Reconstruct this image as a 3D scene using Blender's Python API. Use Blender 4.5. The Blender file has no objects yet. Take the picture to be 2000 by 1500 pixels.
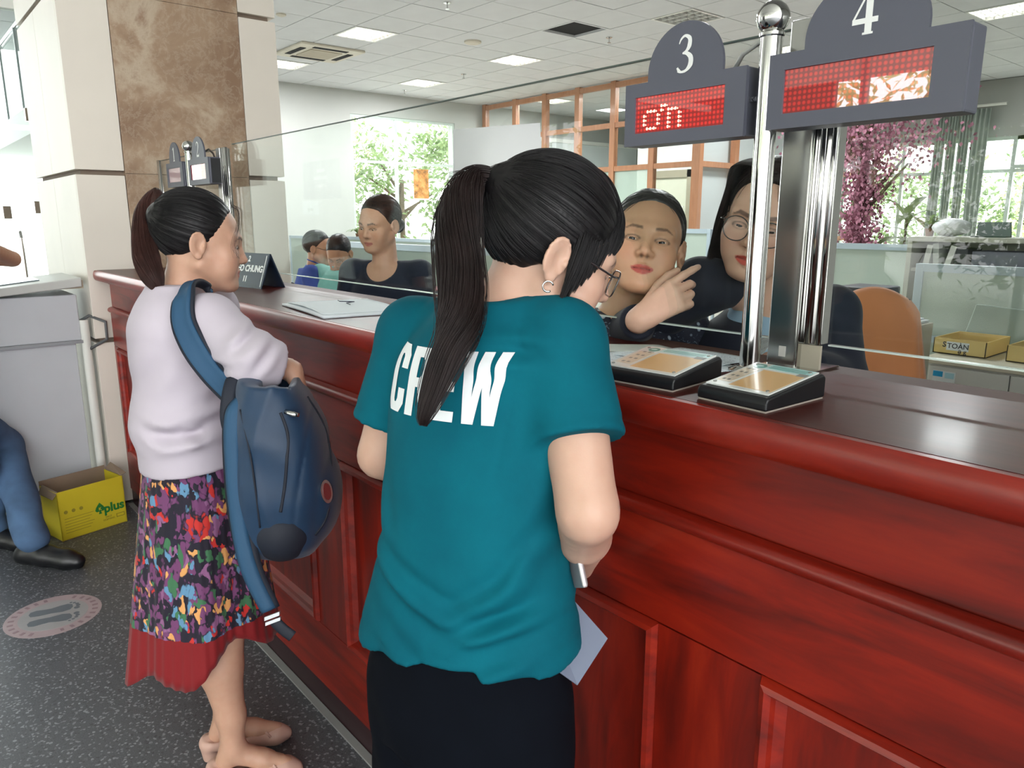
import bpy, bmesh, math, random
import numpy as np
from mathutils import Vector, Matrix, Euler
from mathutils.bvhtree import BVHTree
random.seed(7)
SC = bpy.context.scene
COL = SC.collection
# ------------------------------------------------------------------ camera, world, light, exposure
TH, AZ, CH = math.radians(12.4), math.radians(40.06), 1.5
FW = np.array([-math.cos(AZ) * math.cos(TH), math.sin(AZ) * math.cos(TH), -math.sin(TH)])
RT = np.array([math.sin(AZ), math.cos(AZ), 0.0])
UP = np.cross(RT, FW)
cam = bpy.data.cameras.new('camera')
cam.sensor_width = 36.0
cam.lens = 1466.0 / 2000 * 36
cam.clip_start = 0.05
cam.clip_end = 300
CAM = bpy.data.objects.new('camera', cam)
CAM.matrix_world = Matrix(((RT[0], UP[0], -FW[0], 0), (RT[1], UP[1], -FW[1], 0), (RT[2], UP[2], -FW[2], CH), (0, 0, 0, 1)))
COL.objects.link(CAM)
SC.camera = CAM
SC.view_settings.view_transform = 'Standard'
SC.view_settings.look = 'None'
SC.view_settings.gamma = 1.0
SC.view_settings.use_curve_mapping = False
SC.view_settings.exposure = 0.86
W = bpy.data.worlds.new('overcast_sky')
SC.world = W
W.use_nodes = True
wn = W.node_tree.nodes
wl = W.node_tree.links
bg = wn['Background']
tcw = wn.new('ShaderNodeTexCoord')
sepw = wn.new('ShaderNodeSeparateXYZ')
rw = wn.new('ShaderNodeValToRGB')
wl.new(tcw.outputs['Generated'], sepw.inputs[0])
wl.new(sepw.outputs['Z'], rw.inputs[0])
rw.color_ramp.elements[0].position = 0.0
rw.color_ramp.elements[0].color = (1.0, 0.99, 0.98, 1)
rw.color_ramp.elements[1].position = 0.8
rw.color_ramp.elements[1].color = (0.88, 0.94, 1.0, 1)
wl.new(rw.outputs[0], bg.inputs[0])
bg.inputs[1].default_value = 3.3
sun = bpy.data.lights.new('sun', 'SUN')
sun.energy = 4.5
sun.angle = math.radians(2)
sun.color = (1, 0.97, 0.93)
SUN = bpy.data.objects.new('sun', sun)
SUN.rotation_euler = Euler((math.radians(-38), math.radians(22), 0))
COL.objects.link(SUN)
SC.cycles.max_bounces = 8
SC.cycles.transparent_max_bounces = 24
SC.cycles.sample_clamp_indirect = 6.0
SC.cycles.caustics_reflective = False
SC.cycles.caustics_refractive = False


def area_light(name, loc, size, power, color=(0.96, 0.98, 1.0)):
    l = bpy.data.lights.new(name, 'AREA')
    l.shape = 'SQUARE'
    l.size = size
    l.energy = power
    l.color = color
    o = bpy.data.objects.new(name, l)
    o.location = loc
    COL.objects.link(o)
    return o


# ------------------------------------------------------------------ helpers
def at(x, y, s):
    """point seen at x, y (2000x1500 frame) at depth s along the view axis"""
    d = FW + RT * (x - 1000) / 1466.0 + UP * (750 - y) / 1466.0
    return np.array([0, 0, CH]) + d * s


def tag(o, label=None, cat=None, group=None, kind=None):
    if label: o['label'] = label
    if cat: o['category'] = cat
    if group: o['group'] = group
    if kind: o['kind'] = kind
    return o


def empty(name, loc=(0, 0, 0), label=None, cat=None, group=None, kind=None, rz=0.0):
    o = bpy.data.objects.new(name, None)
    o.empty_display_size = 0.1
    o.location = loc
    o.rotation_euler = (0, 0, rz)
    COL.objects.link(o)
    return tag(o, label, cat, group, kind)


def mesh_obj(name, me, mat=None, parent=None, smooth=False):
    if mat is not None:
        me.materials.append(mat)
    if smooth:
        me.polygons.foreach_set('use_smooth', [True] * len(me.polygons))
    o = bpy.data.objects.new(name, me)
    COL.objects.link(o)
    if parent is not None:
        o.parent = parent
        # geometry is written in world space unless the parent carries a transform of its own
    return o


def share(src, parent, loc, name=None, rz=None):
    o = src.copy()
    COL.objects.link(o)
    o.parent = parent
    o.location = loc
    if rz is not None: o.rotation_euler = (0, 0, rz)
    if name: o.name = name
    return o


class MB:
    def __init__(s):
        s.v = []
        s.f = []

    def add(s, vs, fs):
        n = len(s.v)
        s.v += [tuple(map(float, p)) for p in vs]
        s.f += [tuple(i + n for i in f) for f in fs]
        return s

    def box(s, x0, x1, y0, y1, z0, z1):
        return s.add([(x0, y0, z0), (x1, y0, z0), (x1, y1, z0), (x0, y1, z0), (x0, y0, z1), (x1, y0, z1), (x1, y1, z1), (x0, y1, z1)],
                     [(3, 2, 1, 0), (4, 5, 6, 7), (0, 1, 5, 4), (1, 2, 6, 5), (2, 3, 7, 6), (3, 0, 4, 7)])

    def obox(s, c, ax, ay, az):
        """box from its centre and three half-axis vectors"""
        c, ax, ay, az = (np.array(q, float) for q in (c, ax, ay, az))
        vs = [c + i * ax + j * ay + k * az for k in (-1, 1) for (i, j) in ((-1, -1), (1, -1), (1, 1), (-1, 1))]
        return s.add(vs, [(3, 2, 1, 0), (4, 5, 6, 7), (0, 1, 5, 4), (1, 2, 6, 5), (2, 3, 7, 6), (3, 0, 4, 7)])

    def prism(s, poly, d):
        """closed polygon (3-D points) pushed along vector d"""
        n = len(poly)
        d = np.array(d, float)
        vs = [np.array(p, float) for p in poly] + [np.array(p, float) + d for p in poly]
        return s.add(vs, [tuple(range(n))[::-1], tuple(range(n, 2 * n))] + [(i, (i + 1) % n, n + (i + 1) % n, n + i) for i in range(n)])

    def tube(s, pts, r, n=10, cap=True):
        pts = [np.array(p, float) for p in pts]
        rs = r if hasattr(r, '__len__') else [r] * len(pts)
        rings = []
        prev = None
        for i, p in enumerate(pts):
            t = pts[min(i + 1, len(pts) - 1)] - pts[max(i - 1, 0)]
            t = t / (np.linalg.norm(t) + 1e-9)
            if prev is None:
                a = np.cross(t, (0, 0, 1.0))
                if np.linalg.norm(a) < 1e-3: a = np.cross(t, (0, 1.0, 0))
            else:
                a = prev - t * (prev @ t)
            a = a / np.linalg.norm(a)
            prev = a
            b = np.cross(t, a)
            rings.append([p + rs[i] * (math.cos(q) * a + math.sin(q) * b) for q in [2 * math.pi * k / n for k in range(n)]])
        vs = [q for r_ in rings for q in r_]
        fs = [(i * n + k, i * n + (k + 1) % n, (i + 1) * n + (k + 1) % n, (i + 1) * n + k) for i in range(len(pts) - 1) for k in range(n)]
        if cap:
            fs += [tuple(range(n))[::-1], tuple((len(pts) - 1) * n + k for k in range(n))]
        return s.add(vs, fs)

    def cyl(s, p, q, r, n=16):
        return s.tube([p, q], r, n)

    def lathe(s, c, prof, n=24):
        vs = [(c[0] + r * math.cos(2 * math.pi * k / n), c[1] + r * math.sin(2 * math.pi * k / n), c[2] + z) for r, z in prof for k in range(n)]
        m = len(prof)
        fs = [(i * n + k, i * n + (k + 1) % n, (i + 1) * n + (k + 1) % n, (i + 1) * n + k) for i in range(m - 1) for k in range(n)]
        fs += [tuple(range(n))[::-1], tuple((m - 1) * n + k for k in range(n))]
        return s.add(vs, fs)

    def sphere(s, c, r, n=20, m=12):
        return s.lathe(c, [(max(1e-5, r * math.sin(math.pi * i / m)), -r * math.cos(math.pi * i / m)) for i in range(m + 1)], n)

    def obj(s, name, mat, parent=None, smooth=False, bevel=0.0, seg=2, kind=None, label=None):
        me = bpy.data.meshes.new(name)
        me.from_pydata(s.v, [], s.f)
        me.update()
        o = mesh_obj(name, me, mat, parent, smooth)
        if smooth == 'auto':
            try:
                me.set_sharp_from_angle(angle=math.radians(38))
            except Exception:
                pass
        if bevel:
            m = o.modifiers.new('bevel', 'BEVEL')
            m.width = bevel
            m.segments = seg
            m.limit_method = 'ANGLE'
            m.angle_limit = math.radians(30)
            m.harden_normals = False
        if kind: o['kind'] = kind
        if label: o['label'] = label
        return o


# ------------------------------------------------------------------ materials
def lin(c):
    """sRGB 0-255 triple to linear"""
    out = []
    for v in c:
        v = v / 255.0
        out.append(v / 12.92 if v <= 0.04045 else ((v + 0.055) / 1.055) ** 2.4)
    return (out[0], out[1], out[2], 1.0)


class NT:
    def __init__(s, name):
        s.m = bpy.data.materials.new(name)
        s.m.use_nodes = True
        s.n = s.m.node_tree.nodes
        s.l = s.m.node_tree.links
        s.b = s.n['Principled BSDF']
        s.out = s.n['Material Output']

    def new(s, t, **kw):
        n = s.n.new('ShaderNode' + t)
        for k, v in kw.items():
            if k.startswith('i_'):
                n.inputs[k[2:].replace('_', ' ')].default_value = v
            else:
                setattr(n, k, v)
        return n

    def link(s, a, b):
        s.l.new(a, b)

    def coords(s, scale=(1, 1, 1), kind='Object', rot=(0, 0, 0)):
        tc = s.new('TexCoord')
        mp = s.new('Mapping')
        mp.inputs['Scale'].default_value = scale
        mp.inputs['Rotation'].default_value = rot
        s.link(tc.outputs[kind], mp.inputs[0])
        return mp.outputs[0]

    def noise(s, vec, scale, detail=3, rough=0.5, dist=0.0):
        n = s.new('TexNoise')
        n.inputs['Scale'].default_value = scale
        n.inputs['Detail'].default_value = detail
        n.inputs['Roughness'].default_value = rough
        n.inputs['Distortion'].default_value = dist
        s.link(vec, n.inputs['Vector'])
        return n.outputs[0]

    def voro(s, vec, scale, feature='F1', out='Distance', rnd=1.0):
        n = s.new('TexVoronoi', feature=feature)
        n.inputs['Scale'].default_value = scale
        n.inputs['Randomness'].default_value = rnd
        s.link(vec, n.inputs['Vector'])
        return n.outputs[out]

    def ramp(s, fac, stops, interp='LINEAR'):
        r = s.new('ValToRGB')
        cr = r.color_ramp
        cr.interpolation = interp
        while len(cr.elements) > 2: cr.elements.remove(cr.elements[-1])
        while len(cr.elements) < len(stops): cr.elements.new(0.5)
        for e, (p, c) in zip(cr.elements, stops):
            e.position = p
            e.color = c if len(c) == 4 else (*c, 1)
        s.link(fac, r.inputs[0])
        return r.outputs[0]

    def mix(s, fac, a, b, mode='MIX'):
        m = s.new('MixRGB', blend_type=mode)
        for i, v in ((0, fac), (1, a), (2, b)):
            if hasattr(v, 'is_linked') or hasattr(v, 'links'):
                s.link(v, m.inputs[i])
            else:
                m.inputs[i].default_value = v
        return m.outputs[0]

    def math(s, op, a, b=0.0):
        m = s.new('Math', operation=op)
        for i, v in ((0, a), (1, b)):
            if hasattr(v, 'links'):
                s.link(v, m.inputs[i])
            else:
                m.inputs[i].default_value = v
        return m.outputs[0]

    def bump(s, h, strength=0.3, dist=0.002):
        b = s.new('Bump')
        b.inputs['Strength'].default_value = strength
        b.inputs['Distance'].default_value = dist
        s.link(h, b.inputs['Height'])
        s.link(b.outputs[0], s.b.inputs['Normal'])


def M(name, c, rough=0.5, metal=0.0, var=0.06, vscale=6.0, bump=0.0, bscale=200.0, coat=0.0, sheen=0.0, spec=0.5, sss=0.0, emit=0.0, alpha=1.0):
    t = NT(name)
    col = lin(c)
    v = t.coords()
    if var > 0:
        n = t.noise(v, vscale, 3)
        dark = tuple(q * (1 - var) for q in col[:3]) + (1,)
        lite = tuple(min(1, q * (1 + var)) for q in col[:3]) + (1,)
        t.link(t.ramp(n, [(0.3, dark), (0.7, lite)]), t.b.inputs['Base Color'])
    else:
        t.b.inputs['Base Color'].default_value = col
    t.b.inputs['Roughness'].default_value = rough
    t.b.inputs['Metallic'].default_value = metal
    t.b.inputs['Specular IOR Level'].default_value = spec
    t.b.inputs['Coat Weight'].default_value = coat
    t.b.inputs['Coat Roughness'].default_value = 0.08
    if sheen:
        t.b.inputs['Sheen Weight'].default_value = sheen
        t.b.inputs['Sheen Roughness'].default_value = 0.5
    if sss:
        t.b.inputs['Subsurface Weight'].default_value = sss
        t.b.inputs['Subsurface Radius'].default_value = (1, 0.35, 0.2)
        t.b.inputs['Subsurface Scale'].default_value = 0.012
    if bump:
        t.bump(t.noise(v, bscale, 2), bump, 0.001)
    if emit:
        t.b.inputs['Emission Color'].default_value = col
        t.b.inputs['Emission Strength'].default_value = emit
    t.b.inputs['Alpha'].default_value = alpha
    return t.m


def glass_mat(name, tint=(0.93, 0.97, 0.95), refl=1.0, rough=0.0, ior=1.5):
    t = NT(name)
    t.n.remove(t.b)
    tr = t.new('BsdfTransparent')
    tr.inputs[0].default_value = (*tint, 1)
    gl = t.new('BsdfGlossy')
    gl.inputs['Roughness'].default_value = rough
    ge = t.new('NewGeometry')
    dp = t.new('VectorMath', operation='DOT_PRODUCT')
    t.link(ge.outputs['Normal'], dp.inputs[0])
    t.link(ge.outputs['Incoming'], dp.inputs[1])
    c = t.math('SUBTRACT', 1.0, t.math('ABSOLUTE', dp.outputs['Value']))
    f0 = ((ior - 1) / (ior + 1)) ** 2
    k = t.math('MULTIPLY', t.math('ADD', t.math('MULTIPLY', t.math('POWER', c, 5.0), 1 - f0), f0), refl)
    mx = t.new('MixShader')
    t.link(k, mx.inputs[0])
    t.link(tr.outputs[0], mx.inputs[1])
    t.link(gl.outputs[0], mx.inputs[2])
    t.link(mx.outputs[0], t.out.inputs[0])
    return t.m


def wood_mat(name, c1, c2, c3, rough=0.28, coat=0.5, axis=0):
    t = NT(name)
    sc = [1.2, 9, 9]
    if axis == 2: sc = [9, 9, 1.2]
    v = t.coords(tuple(sc))
    n = t.noise(v, 2.0, 6, 0.6, 0.6)
    n2 = t.noise(t.coords((1, 1, 1)), 1.6, 3, 0.5)
    base = t.ramp(n, [(0.25, lin(c1)), (0.55, lin(c2)), (0.8, lin(c3))])
    col = t.mix(t.ramp(n2, [(0.35, (0, 0, 0)), (0.75, (0.55, 0.55, 0.55))]), base, lin(c1))
    t.link(col, t.b.inputs['Base Color'])
    t.b.inputs['Roughness'].default_value = rough
    t.b.inputs['Coat Weight'].default_value = coat
    t.b.inputs['Coat Roughness'].default_value = 0.12
    t.bump(t.noise(v, 14.0, 3), 0.05, 0.001)
    return t.m


WHITE = M('white_paint', (232, 233, 226), 0.6, var=0.02, vscale=1.5)
WALLW = M('office_wall_paint', (184, 186, 181), 0.7, var=0.03, vscale=1.2)
CEILM = M('ceiling_tile_mineral', (210, 211, 212), 0.85, var=0.03, vscale=3, bump=0.25, bscale=120)
GRIDM = M('ceiling_grid_metal', (112, 112, 108), 0.5, var=0)
DARKM = M('dark_void', (12, 13, 16), 0.9, var=0)
STEEL = M('brushed_stainless', (190, 190, 188), 0.2, metal=1.0, var=0.05, vscale=3)
CHROME = M('polished_stainless', (205, 205, 203), 0.1, metal=1.0, var=0.03)
CHER = wood_mat('cherry_lacquered_wood', (70, 12, 6), (148, 30, 11), (182, 50, 20), rough=0.38, coat=0.18)
CHERV = wood_mat('cherry_lacquered_panel', (66, 11, 6), (144, 29, 11), (178, 48, 20), rough=0.38, coat=0.18, axis=2)
TOPM = wood_mat('cherry_countertop', (62, 22, 18), (80, 32, 26), (96, 42, 34), rough=0.34, coat=0.08)
TOPM.node_tree.nodes['Principled BSDF'].inputs['Specular IOR Level'].default_value = 0.15
KICK = M('dark_brown_plinth', (48, 26, 30), 0.4, var=0.1)
ORANGE = wood_mat('orange_stained_wood', (158, 104, 70), (176, 120, 84), (188, 134, 96), rough=0.45, coat=0.1, axis=2)
GLASS = glass_mat('clear_glass', (0.955, 0.975, 0.965), 0.62)
GLASSP = glass_mat('partition_glass', (0.94, 0.955, 0.945), 0.5)
CUBF = M('cubicle_fabric_pale_green', (176, 188, 178), 0.9, var=0.04, vscale=3)
CUBM = M('cubicle_aluminium_frame', (176, 190, 200), 0.4, metal=0.25, var=0.02)
BLACKP = M('black_plastic', (22, 23, 26), 0.35, var=0.05)
PAPER = M('white_paper', (226, 234, 238), 0.75, var=0.01)


def leaf_mat(name, c1, c2):
    t = NT(name)
    n = t.noise(t.coords(), 5, 3)
    c = t.ramp(n, [(0.35, lin(c1)), (0.65, lin(c2))])
    t.link(c, t.b.inputs['Base Color'])
    t.b.inputs['Roughness'].default_value = 0.5
    tl = t.new('BsdfTranslucent')
    t.link(c, tl.inputs[0])
    mx = t.new('MixShader')
    mx.inputs[0].default_value = 0.45
    t.link(t.b.outputs[0], mx.inputs[1])
    t.link(tl.outputs[0], mx.inputs[2])
    t.link(mx.outputs[0], t.out.inputs[0])
    return t.m


LEAF = leaf_mat('leaf_green', (104, 126, 84), (146, 164, 116))
LEAF2 = leaf_mat('leaf_yellow_green', (186, 198, 140), (214, 222, 172))
BARK = M('tree_bark', (92, 78, 62), 0.9, var=0.2)


def _ray(x, y):
    return FW + RT * (x - 1000) / 1466.0 + UP * (750 - y) / 1466.0


def onY(x, y, c):
    d = _ray(x, y)
    return np.array([0, 0, CH]) + d * (c / d[1])


def onX(x, y, c):
    d = _ray(x, y)
    return np.array([0, 0, CH]) + d * (c / d[0])


def onZ(x, y, c):
    d = _ray(x, y)
    return np.array([0, 0, CH]) + d * ((c - CH) / d[2])


def text(name, s, size, origin, xd, yd, mat, parent=None, depth=0.0006, bold=0.0, align='CENTER', sx=1.0, kind=None, label=None):
    """flat lettering standing on the plane spanned by xd (reading direction) and yd (up)"""
    cu = bpy.data.curves.new(name, 'FONT')
    cu.body = s
    cu.size = size
    cu.align_x = align
    cu.align_y = 'CENTER'
    cu.extrude = depth
    cu.offset = bold
    cu.resolution_u = 4
    o = bpy.data.objects.new(name, cu)
    xd = Vector(xd).normalized()
    yd = Vector(yd).normalized()
    zd = xd.cross(yd)
    m = Matrix(((xd[0] * sx, yd[0], zd[0], origin[0]), (xd[1] * sx, yd[1], zd[1], origin[1]), (xd[2] * sx, yd[2], zd[2], origin[2]), (0, 0, 0, 1)))
    COL.objects.link(o)
    dg = bpy.context.evaluated_depsgraph_get()
    me = bpy.data.meshes.new_from_object(o.evaluated_get(dg))
    me.transform(m)
    bpy.data.objects.remove(o)
    o = mesh_obj(name, me, None, parent)
    me.materials.clear()
    me.materials.append(mat)
    if kind: o['kind'] = kind
    if label: o['label'] = label
    return o


# ------------------------------------------------------------------ floor
t = NT('dark_speckled_terrazzo')
v = t.coords()
n1 = t.noise(v, 260, 2, 0.5)
n2 = t.noise(v, 1.1, 3, 0.5)
chips = t.voro(v, 150, 'F1', 'Color')
sep = t.new('SeparateColor')
t.link(chips, sep.inputs[0])
base = t.ramp(n1, [(0.35, lin((62, 64, 69))), (0.6, lin((84, 86, 91)))])
ch = t.ramp(sep.outputs[0], [(0.0, (0, 0, 0)), (0.86, (0, 0, 0)), (0.9, (0.6, 0.6, 0.6)), (1.0, (1, 1, 1))])
c = t.mix(ch, base, lin((150, 154, 158)))
dk = t.ramp(sep.outputs[1], [(0.0, (0.8, 0.8, 0.8)), (0.12, (0, 0, 0))])
c = t.mix(dk, c, lin((40, 42, 46)))
c = t.mix(t.ramp(n2, [(0.3, (0.0, 0, 0)), (0.8, (0.25, 0.25, 0.25))]), c, lin((120, 122, 124)))
t.link(c, t.b.inputs['Base Color'])
t.b.inputs['Roughness'].default_value = 0.42
t.bump(n1, 0.03, 0.001)
TERR = t.m
MB().box(-16, 8, -9, 0.93, -0.1, 0.0).obj('floor', TERR, kind='structure')
OFL = M('office_floor_tile', (168, 166, 158), 0.35, var=0.05)
MB().box(-14, 3, 0.93, 17, -0.1, 0.0).obj('floor_office', OFL, kind='structure')
MB().box(-4.24, 2.5, 0.87, 0.893, 0.0, 0.006).obj('trim_1', M('grey_joint_strip', (150, 150, 148), 0.5), kind='structure')

# ------------------------------------------------------------------ ceiling of the office: tiles on a grid
P_ = 0.66
GX, GY = -9.6, 5.5
ceil = MB().box(-14, 3, 0.95, 16.2, 3.96, 4.1).obj('ceiling', GRIDM, kind='structure')
holes = {}
lights = [(-9.6, 5.5, 1), (-9.6, 8.14, 1), (-12.24, 8.14, 1), (-12.24, 5.5, 1), (-12.24, 11.44, 1), (-9.6, 11.44, 1), (-6.3, 8.14, 0), (-6.3, 10.78, 1),
          (-3.66, 10.78, 1), (-3.66, 5.5, 1), (-6.3, 5.5, 1), (-6.96, 3.52, 1)]
key = lambda x, y: (round((x - GX) / P_), round((y - GY) / P_))
for x, y, s in lights: holes[key(x, y)] = 1
holes[key(-7.62, 7.48)] = 1
cells = []
for i in range(-7, 19):
    for j in range(-7, 17):
        if (i, j) in holes: continue
        x, y = GX + i * P_, GY + j * P_
        if x > 2.5 or y < 1.0 or y > 16 or x < -13.7: continue
        d = np.array([x, y, 3.93 - CH])
        s = d @ FW
        px, py = 1000 + 1466 * (d @ RT) / s if s > 0.3 else 9e3, 750 - 1466 * (d @ UP) / s if s > 0.3 else -9e3
        cells.append((0 if (-80 < px < 2080 and -120 < py < 760) else 1, s, x, y))
cells.sort()
tm = MB().box(-P_ / 2 + 0.006, P_ / 2 - 0.006, -P_ / 2 + 0.006, P_ / 2 - 0.006, 0, 0.02)
tile0 = tm.obj('tile', CEILM, ceil)
tile0.location = (cells[0][2], cells[0][3], 3.93)
rest = MB()
for k, (f, s, x, y) in enumerate(cells[1:], 1):
    if k < 300:
        share(tile0, ceil, (x, y, 3.93 + random.uniform(-0.0015, 0.0015)))
    else:
        rest.box(x - P_ / 2 + 0.006, x + P_ / 2 - 0.006, y - P_ / 2 + 0.006, y + P_ / 2 - 0.006, 3.93, 3.95)
rest.obj('tile_field', CEILM, ceil, kind='stuff')
LAMP = M('fluorescent_light', (255, 252, 244), 0.5, var=0, emit=9.0)
LOUV = M('white_louvre', (225, 225, 220), 0.35, var=0)
UNLIT = M('unlit_tube_grey', (120, 122, 120), 0.4, var=0)


def troffer(x, y, on, label):
    r = empty('ceiling_light', (x, y, 3.93), label, 'ceiling light', 'recessed office ceiling lights')
    h = P_ / 2 - 0.01
    f = MB()
    for a, b, c, d in ((-h, h, -h, -h + 0.03), (-h, h, h - 0.03, h), (-h, -h + 0.03, -h + 0.03, h - 0.03), (h - 0.03, h, -h + 0.03, h - 0.03)):
        f.box(a, b, c, d, -0.008, 0.05)
    f.obj('frame', LOUV, r)
    MB().box(-h + 0.03, h - 0.03, -h + 0.03, h - 0.03, 0.04, 0.05).obj('reflector', LAMP if on else UNLIT, r)
    for q in (-0.2, -0.065, 0.065, 0.2):
        MB().cyl((-h + 0.04, q, 0.025), (h - 0.04, q, 0.025), 0.012, 8).obj('tube', LAMP if on else UNLIT, r)
    lo = MB()
    for q in (-0.135, 0.0, 0.135): lo.box(-h + 0.03, h - 0.03, q - 0.006, q + 0.006, -0.004, 0.03)
    for q in (-0.2, -0.1, 0, 0.1, 0.2): lo.box(q - 0.003, q + 0.003, -h + 0.03, h - 0.03, -0.004, 0.03)
    lo.obj('louvre', LOUV, r)
    if on:
        area_light('troffer_lamp', (x, y, 3.9), 0.55, 52).parent = None


lt = ['lit recessed louvre ceiling light nearest the marble column', 'lit recessed louvre ceiling light left of the dark ceiling opening',
      'lit recessed louvre ceiling light farthest left, near the white end wall', 'lit recessed louvre light half hidden by the column edge',
      'glowing ceiling light seen inside the glass partition room at its left', 'glowing ceiling light inside the partition room beside sign 3',
      'unlit recessed louvre ceiling light above sign 3', 'lit ceiling light behind the steel ball of the sign pole',
      'lit ceiling light at the top right corner beyond sign 4', 'lit ceiling light above the right office area', 'lit ceiling light high above the counter staff',
      'lit ceiling light over the front office row']
for (x, y, on), lb in zip(lights, lt): troffer(x, y, on, lb)
hl = empty('ceiling_opening', (-7.62, 7.48, 3.93), 'dark open square in the ceiling where a tile is missing', 'opening')
MB().box(-0.32, 0.32, -0.32, 0.32, 0.028, 0.03).obj('cavity', DARKM, hl)
f = MB()
for a, b, c, d in ((-.33, .33, -.33, -.3), (-.33, .33, .3, .33), (-.33, -.3, -.3, .3), (.3, .33, -.3, .3)): f.box(a, b, c, d, -0.004, 0.03)
f.obj('frame', CEILM, hl)
# air conditioner cassette
ac = empty('air_conditioner', (-11.0, 5.5, 3.93), 'cream four-way cassette air conditioner in the office ceiling', 'air conditioner')
ACM = M('cream_plastic', (206, 199, 182), 0.5)
MB().box(-.5, .5, -.5, .5, -0.035, 0.0).obj('panel', ACM, ac, bevel=0.012)
g = MB().box(-.25, .25, -.25, .25, -0.045, -0.034)
g.obj('intake_grille', M('beige_grille', (176, 166, 146), 0.7), ac)
for a, b, c, d in ((-.27, .27, -.42, -.33), (-.27, .27, .33, .42), (-.42, -.33, -.27, .27), (.33, .42, -.27, .27)):
    MB().box(a, b, c, d, -0.04, -0.034).obj('outlet', DARKM, ac)
# sprinklers and detector
for k, (x, y, lb) in enumerate([(-7.65, 5.46, 'small ceiling sprinkler at the top edge nearest the viewer'), (-7.61, 8.14, 'small ceiling sprinkler right of the dark opening'),
                                (-11.04, 8.2, 'small ceiling sprinkler between two lit lights'), (-13.1, 8.3, 'small ceiling sprinkler near the end wall')]):
    s = empty('sprinkler', (x, y, 3.93), lb, 'sprinkler', 'ceiling sprinklers')
    MB().lathe((0, 0, -0.012), [(0.03, 0), (0.045, 0.006), (0.045, 0.012)], 14).obj('escutcheon', CHROME, s)
    MB().cyl((0, 0, -0.06), (0, 0, -0.01), 0.008, 8).lathe((0, 0, -0.07), [(0.025, 0), (0.025, 0.004), (0.01, 0.01)], 12).obj('nozzle', CHROME, s)
tag(MB().lathe((-9.0, 6.85, 3.895), [(0.09, 0), (0.12, 0.012), (0.12, 0.035)], 24).obj('ceiling_speaker', ACM), 'round flat cream ceiling speaker', 'speaker')
tag(MB().lathe((-9.35, 4.2, 3.9), [(0.03, 0), (0.06, 0.012), (0.06, 0.03)], 16).obj('smoke_detector', ACM), 'small smoke detector beside the column top', 'detector')

# ------------------------------------------------------------------ walls of the office
def wall_x(name, X, th, y0, y1, z1, ops, m=WALLW):
    """wall across Y at X with openings (ya, yb, za, zb)"""
    w = MB()
    ys = sorted(set([y0, y1] + [q for o in ops for q in o[:2]]))
    for a, b in zip(ys[:-1], ys[1:]):
        o = [q for q in ops if q[0] <= a + 1e-6 and q[1] >= b - 1e-6]
        if not o:
            w.box(X - th, X, a, b, 0, z1)
        else:
            w.box(X - th, X, a, b, 0, o[0][2])
            w.box(X - th, X, a, b, o[0][3], z1)
    return w.obj(name, m, kind='structure')


def wall_y(name, Y, th, x0, x1, z1, ops, m=WALLW):
    w = MB()
    xs = sorted(set([x0, x1] + [q for o in ops for q in o[:2]]))
    for a, b in zip(xs[:-1], xs[1:]):
        o = [q for q in ops if q[0] <= a + 1e-6 and q[1] >= b - 1e-6]
        if not o:
            w.box(a, b, Y, Y + th, 0, z1)
        else:
            w.box(a, b, Y, Y + th, 0, o[0][2])
            w.box(a, b, Y, Y + th, o[0][3], z1)
    return w.obj(name, m, kind='structure')


FRW = M('window_frame_pale', (196, 208, 200), 0.5, var=0.02)


def win_x(name, X, y0, y1, z0, z1, ys, zs, fr=0.05):
    r = empty(name, (0, 0, 0), kind='structure')
    for a in [y0 + fr / 2] + ys + [y1 - fr / 2]: MB().box(X - 0.09, X - 0.02, a - fr / 2, a + fr / 2, z0, z1).obj('mullion', FRW, r)
    for a in [z0 + fr / 2] + zs + [z1 - fr / 2]: MB().box(X - 0.088, X - 0.022, y0, y1, a - fr / 2, a + fr / 2).obj('transom', FRW, r)
    MB().box(X - 0.06, X - 0.052, y0, y1, z0, z1).obj('pane', GLASSP, r)


def win_y(name, Y, x0, x1, z0, z1, xs, zs, fr=0.06):
    r = empty(name, (0, 0, 0), kind='structure')
    for a in [x0 + fr / 2] + xs + [x1 - fr / 2]: MB().box(a - fr / 2, a + fr / 2, Y + 0.02, Y + 0.09, z0, z1).obj('mullion', FRW, r)
    for a in [z0 + fr / 2] + zs + [z1 - fr / 2]: MB().box(x0, x1, Y + 0.022, Y + 0.088, a - fr / 2, a + fr / 2).obj('transom', FRW, r)
    MB().box(x0, x1, Y + 0.052, Y + 0.06, z0, z1).obj('pane', GLASSP, r)


wall_x('wall_left', -13.75, 0.25, 2.5, 16.2, 3.96, [(7.46, 9.95, 1.0, 3.5), (11.3, 15.4, 1.0, 3.2)])
win_x('window_1', -13.75, 7.46, 9.95, 1.0, 3.5, [8.5], [2.62])
win_x('window_2', -13.75, 11.3, 15.4, 1.0, 3.2, [12.6, 14.0], [2.4])
w1 = (onY(1640, 400, 16)[0], onY(1816, 400, 16)[0])
w2 = (onY(1962, 400, 16)[0], onY(1962, 400, 16)[0] + 2.6)
ztop = onY(1760, 281, 16)[2]
wall_y('wall_back', 16.0, 0.25, -14, 3, 3.96, [(w1[0], w1[1] + 1.6, 0.9, ztop), (w2[0], w2[1], 0.9, ztop)])
win_y('window_3', 16.0, w1[0], w1[1] + 1.6, 0.9, ztop, [onY(1678, 400, 16)[0], onY(1765, 300, 16)[0], w1[1] + 0.2], [onY(1760, 342, 16)[2]])
win_y('window_4', 16.0, w2[0], w2[1], 0.9, ztop, [w2[0] + 1.25], [onY(1980, 325, 16)[2]])
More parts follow.
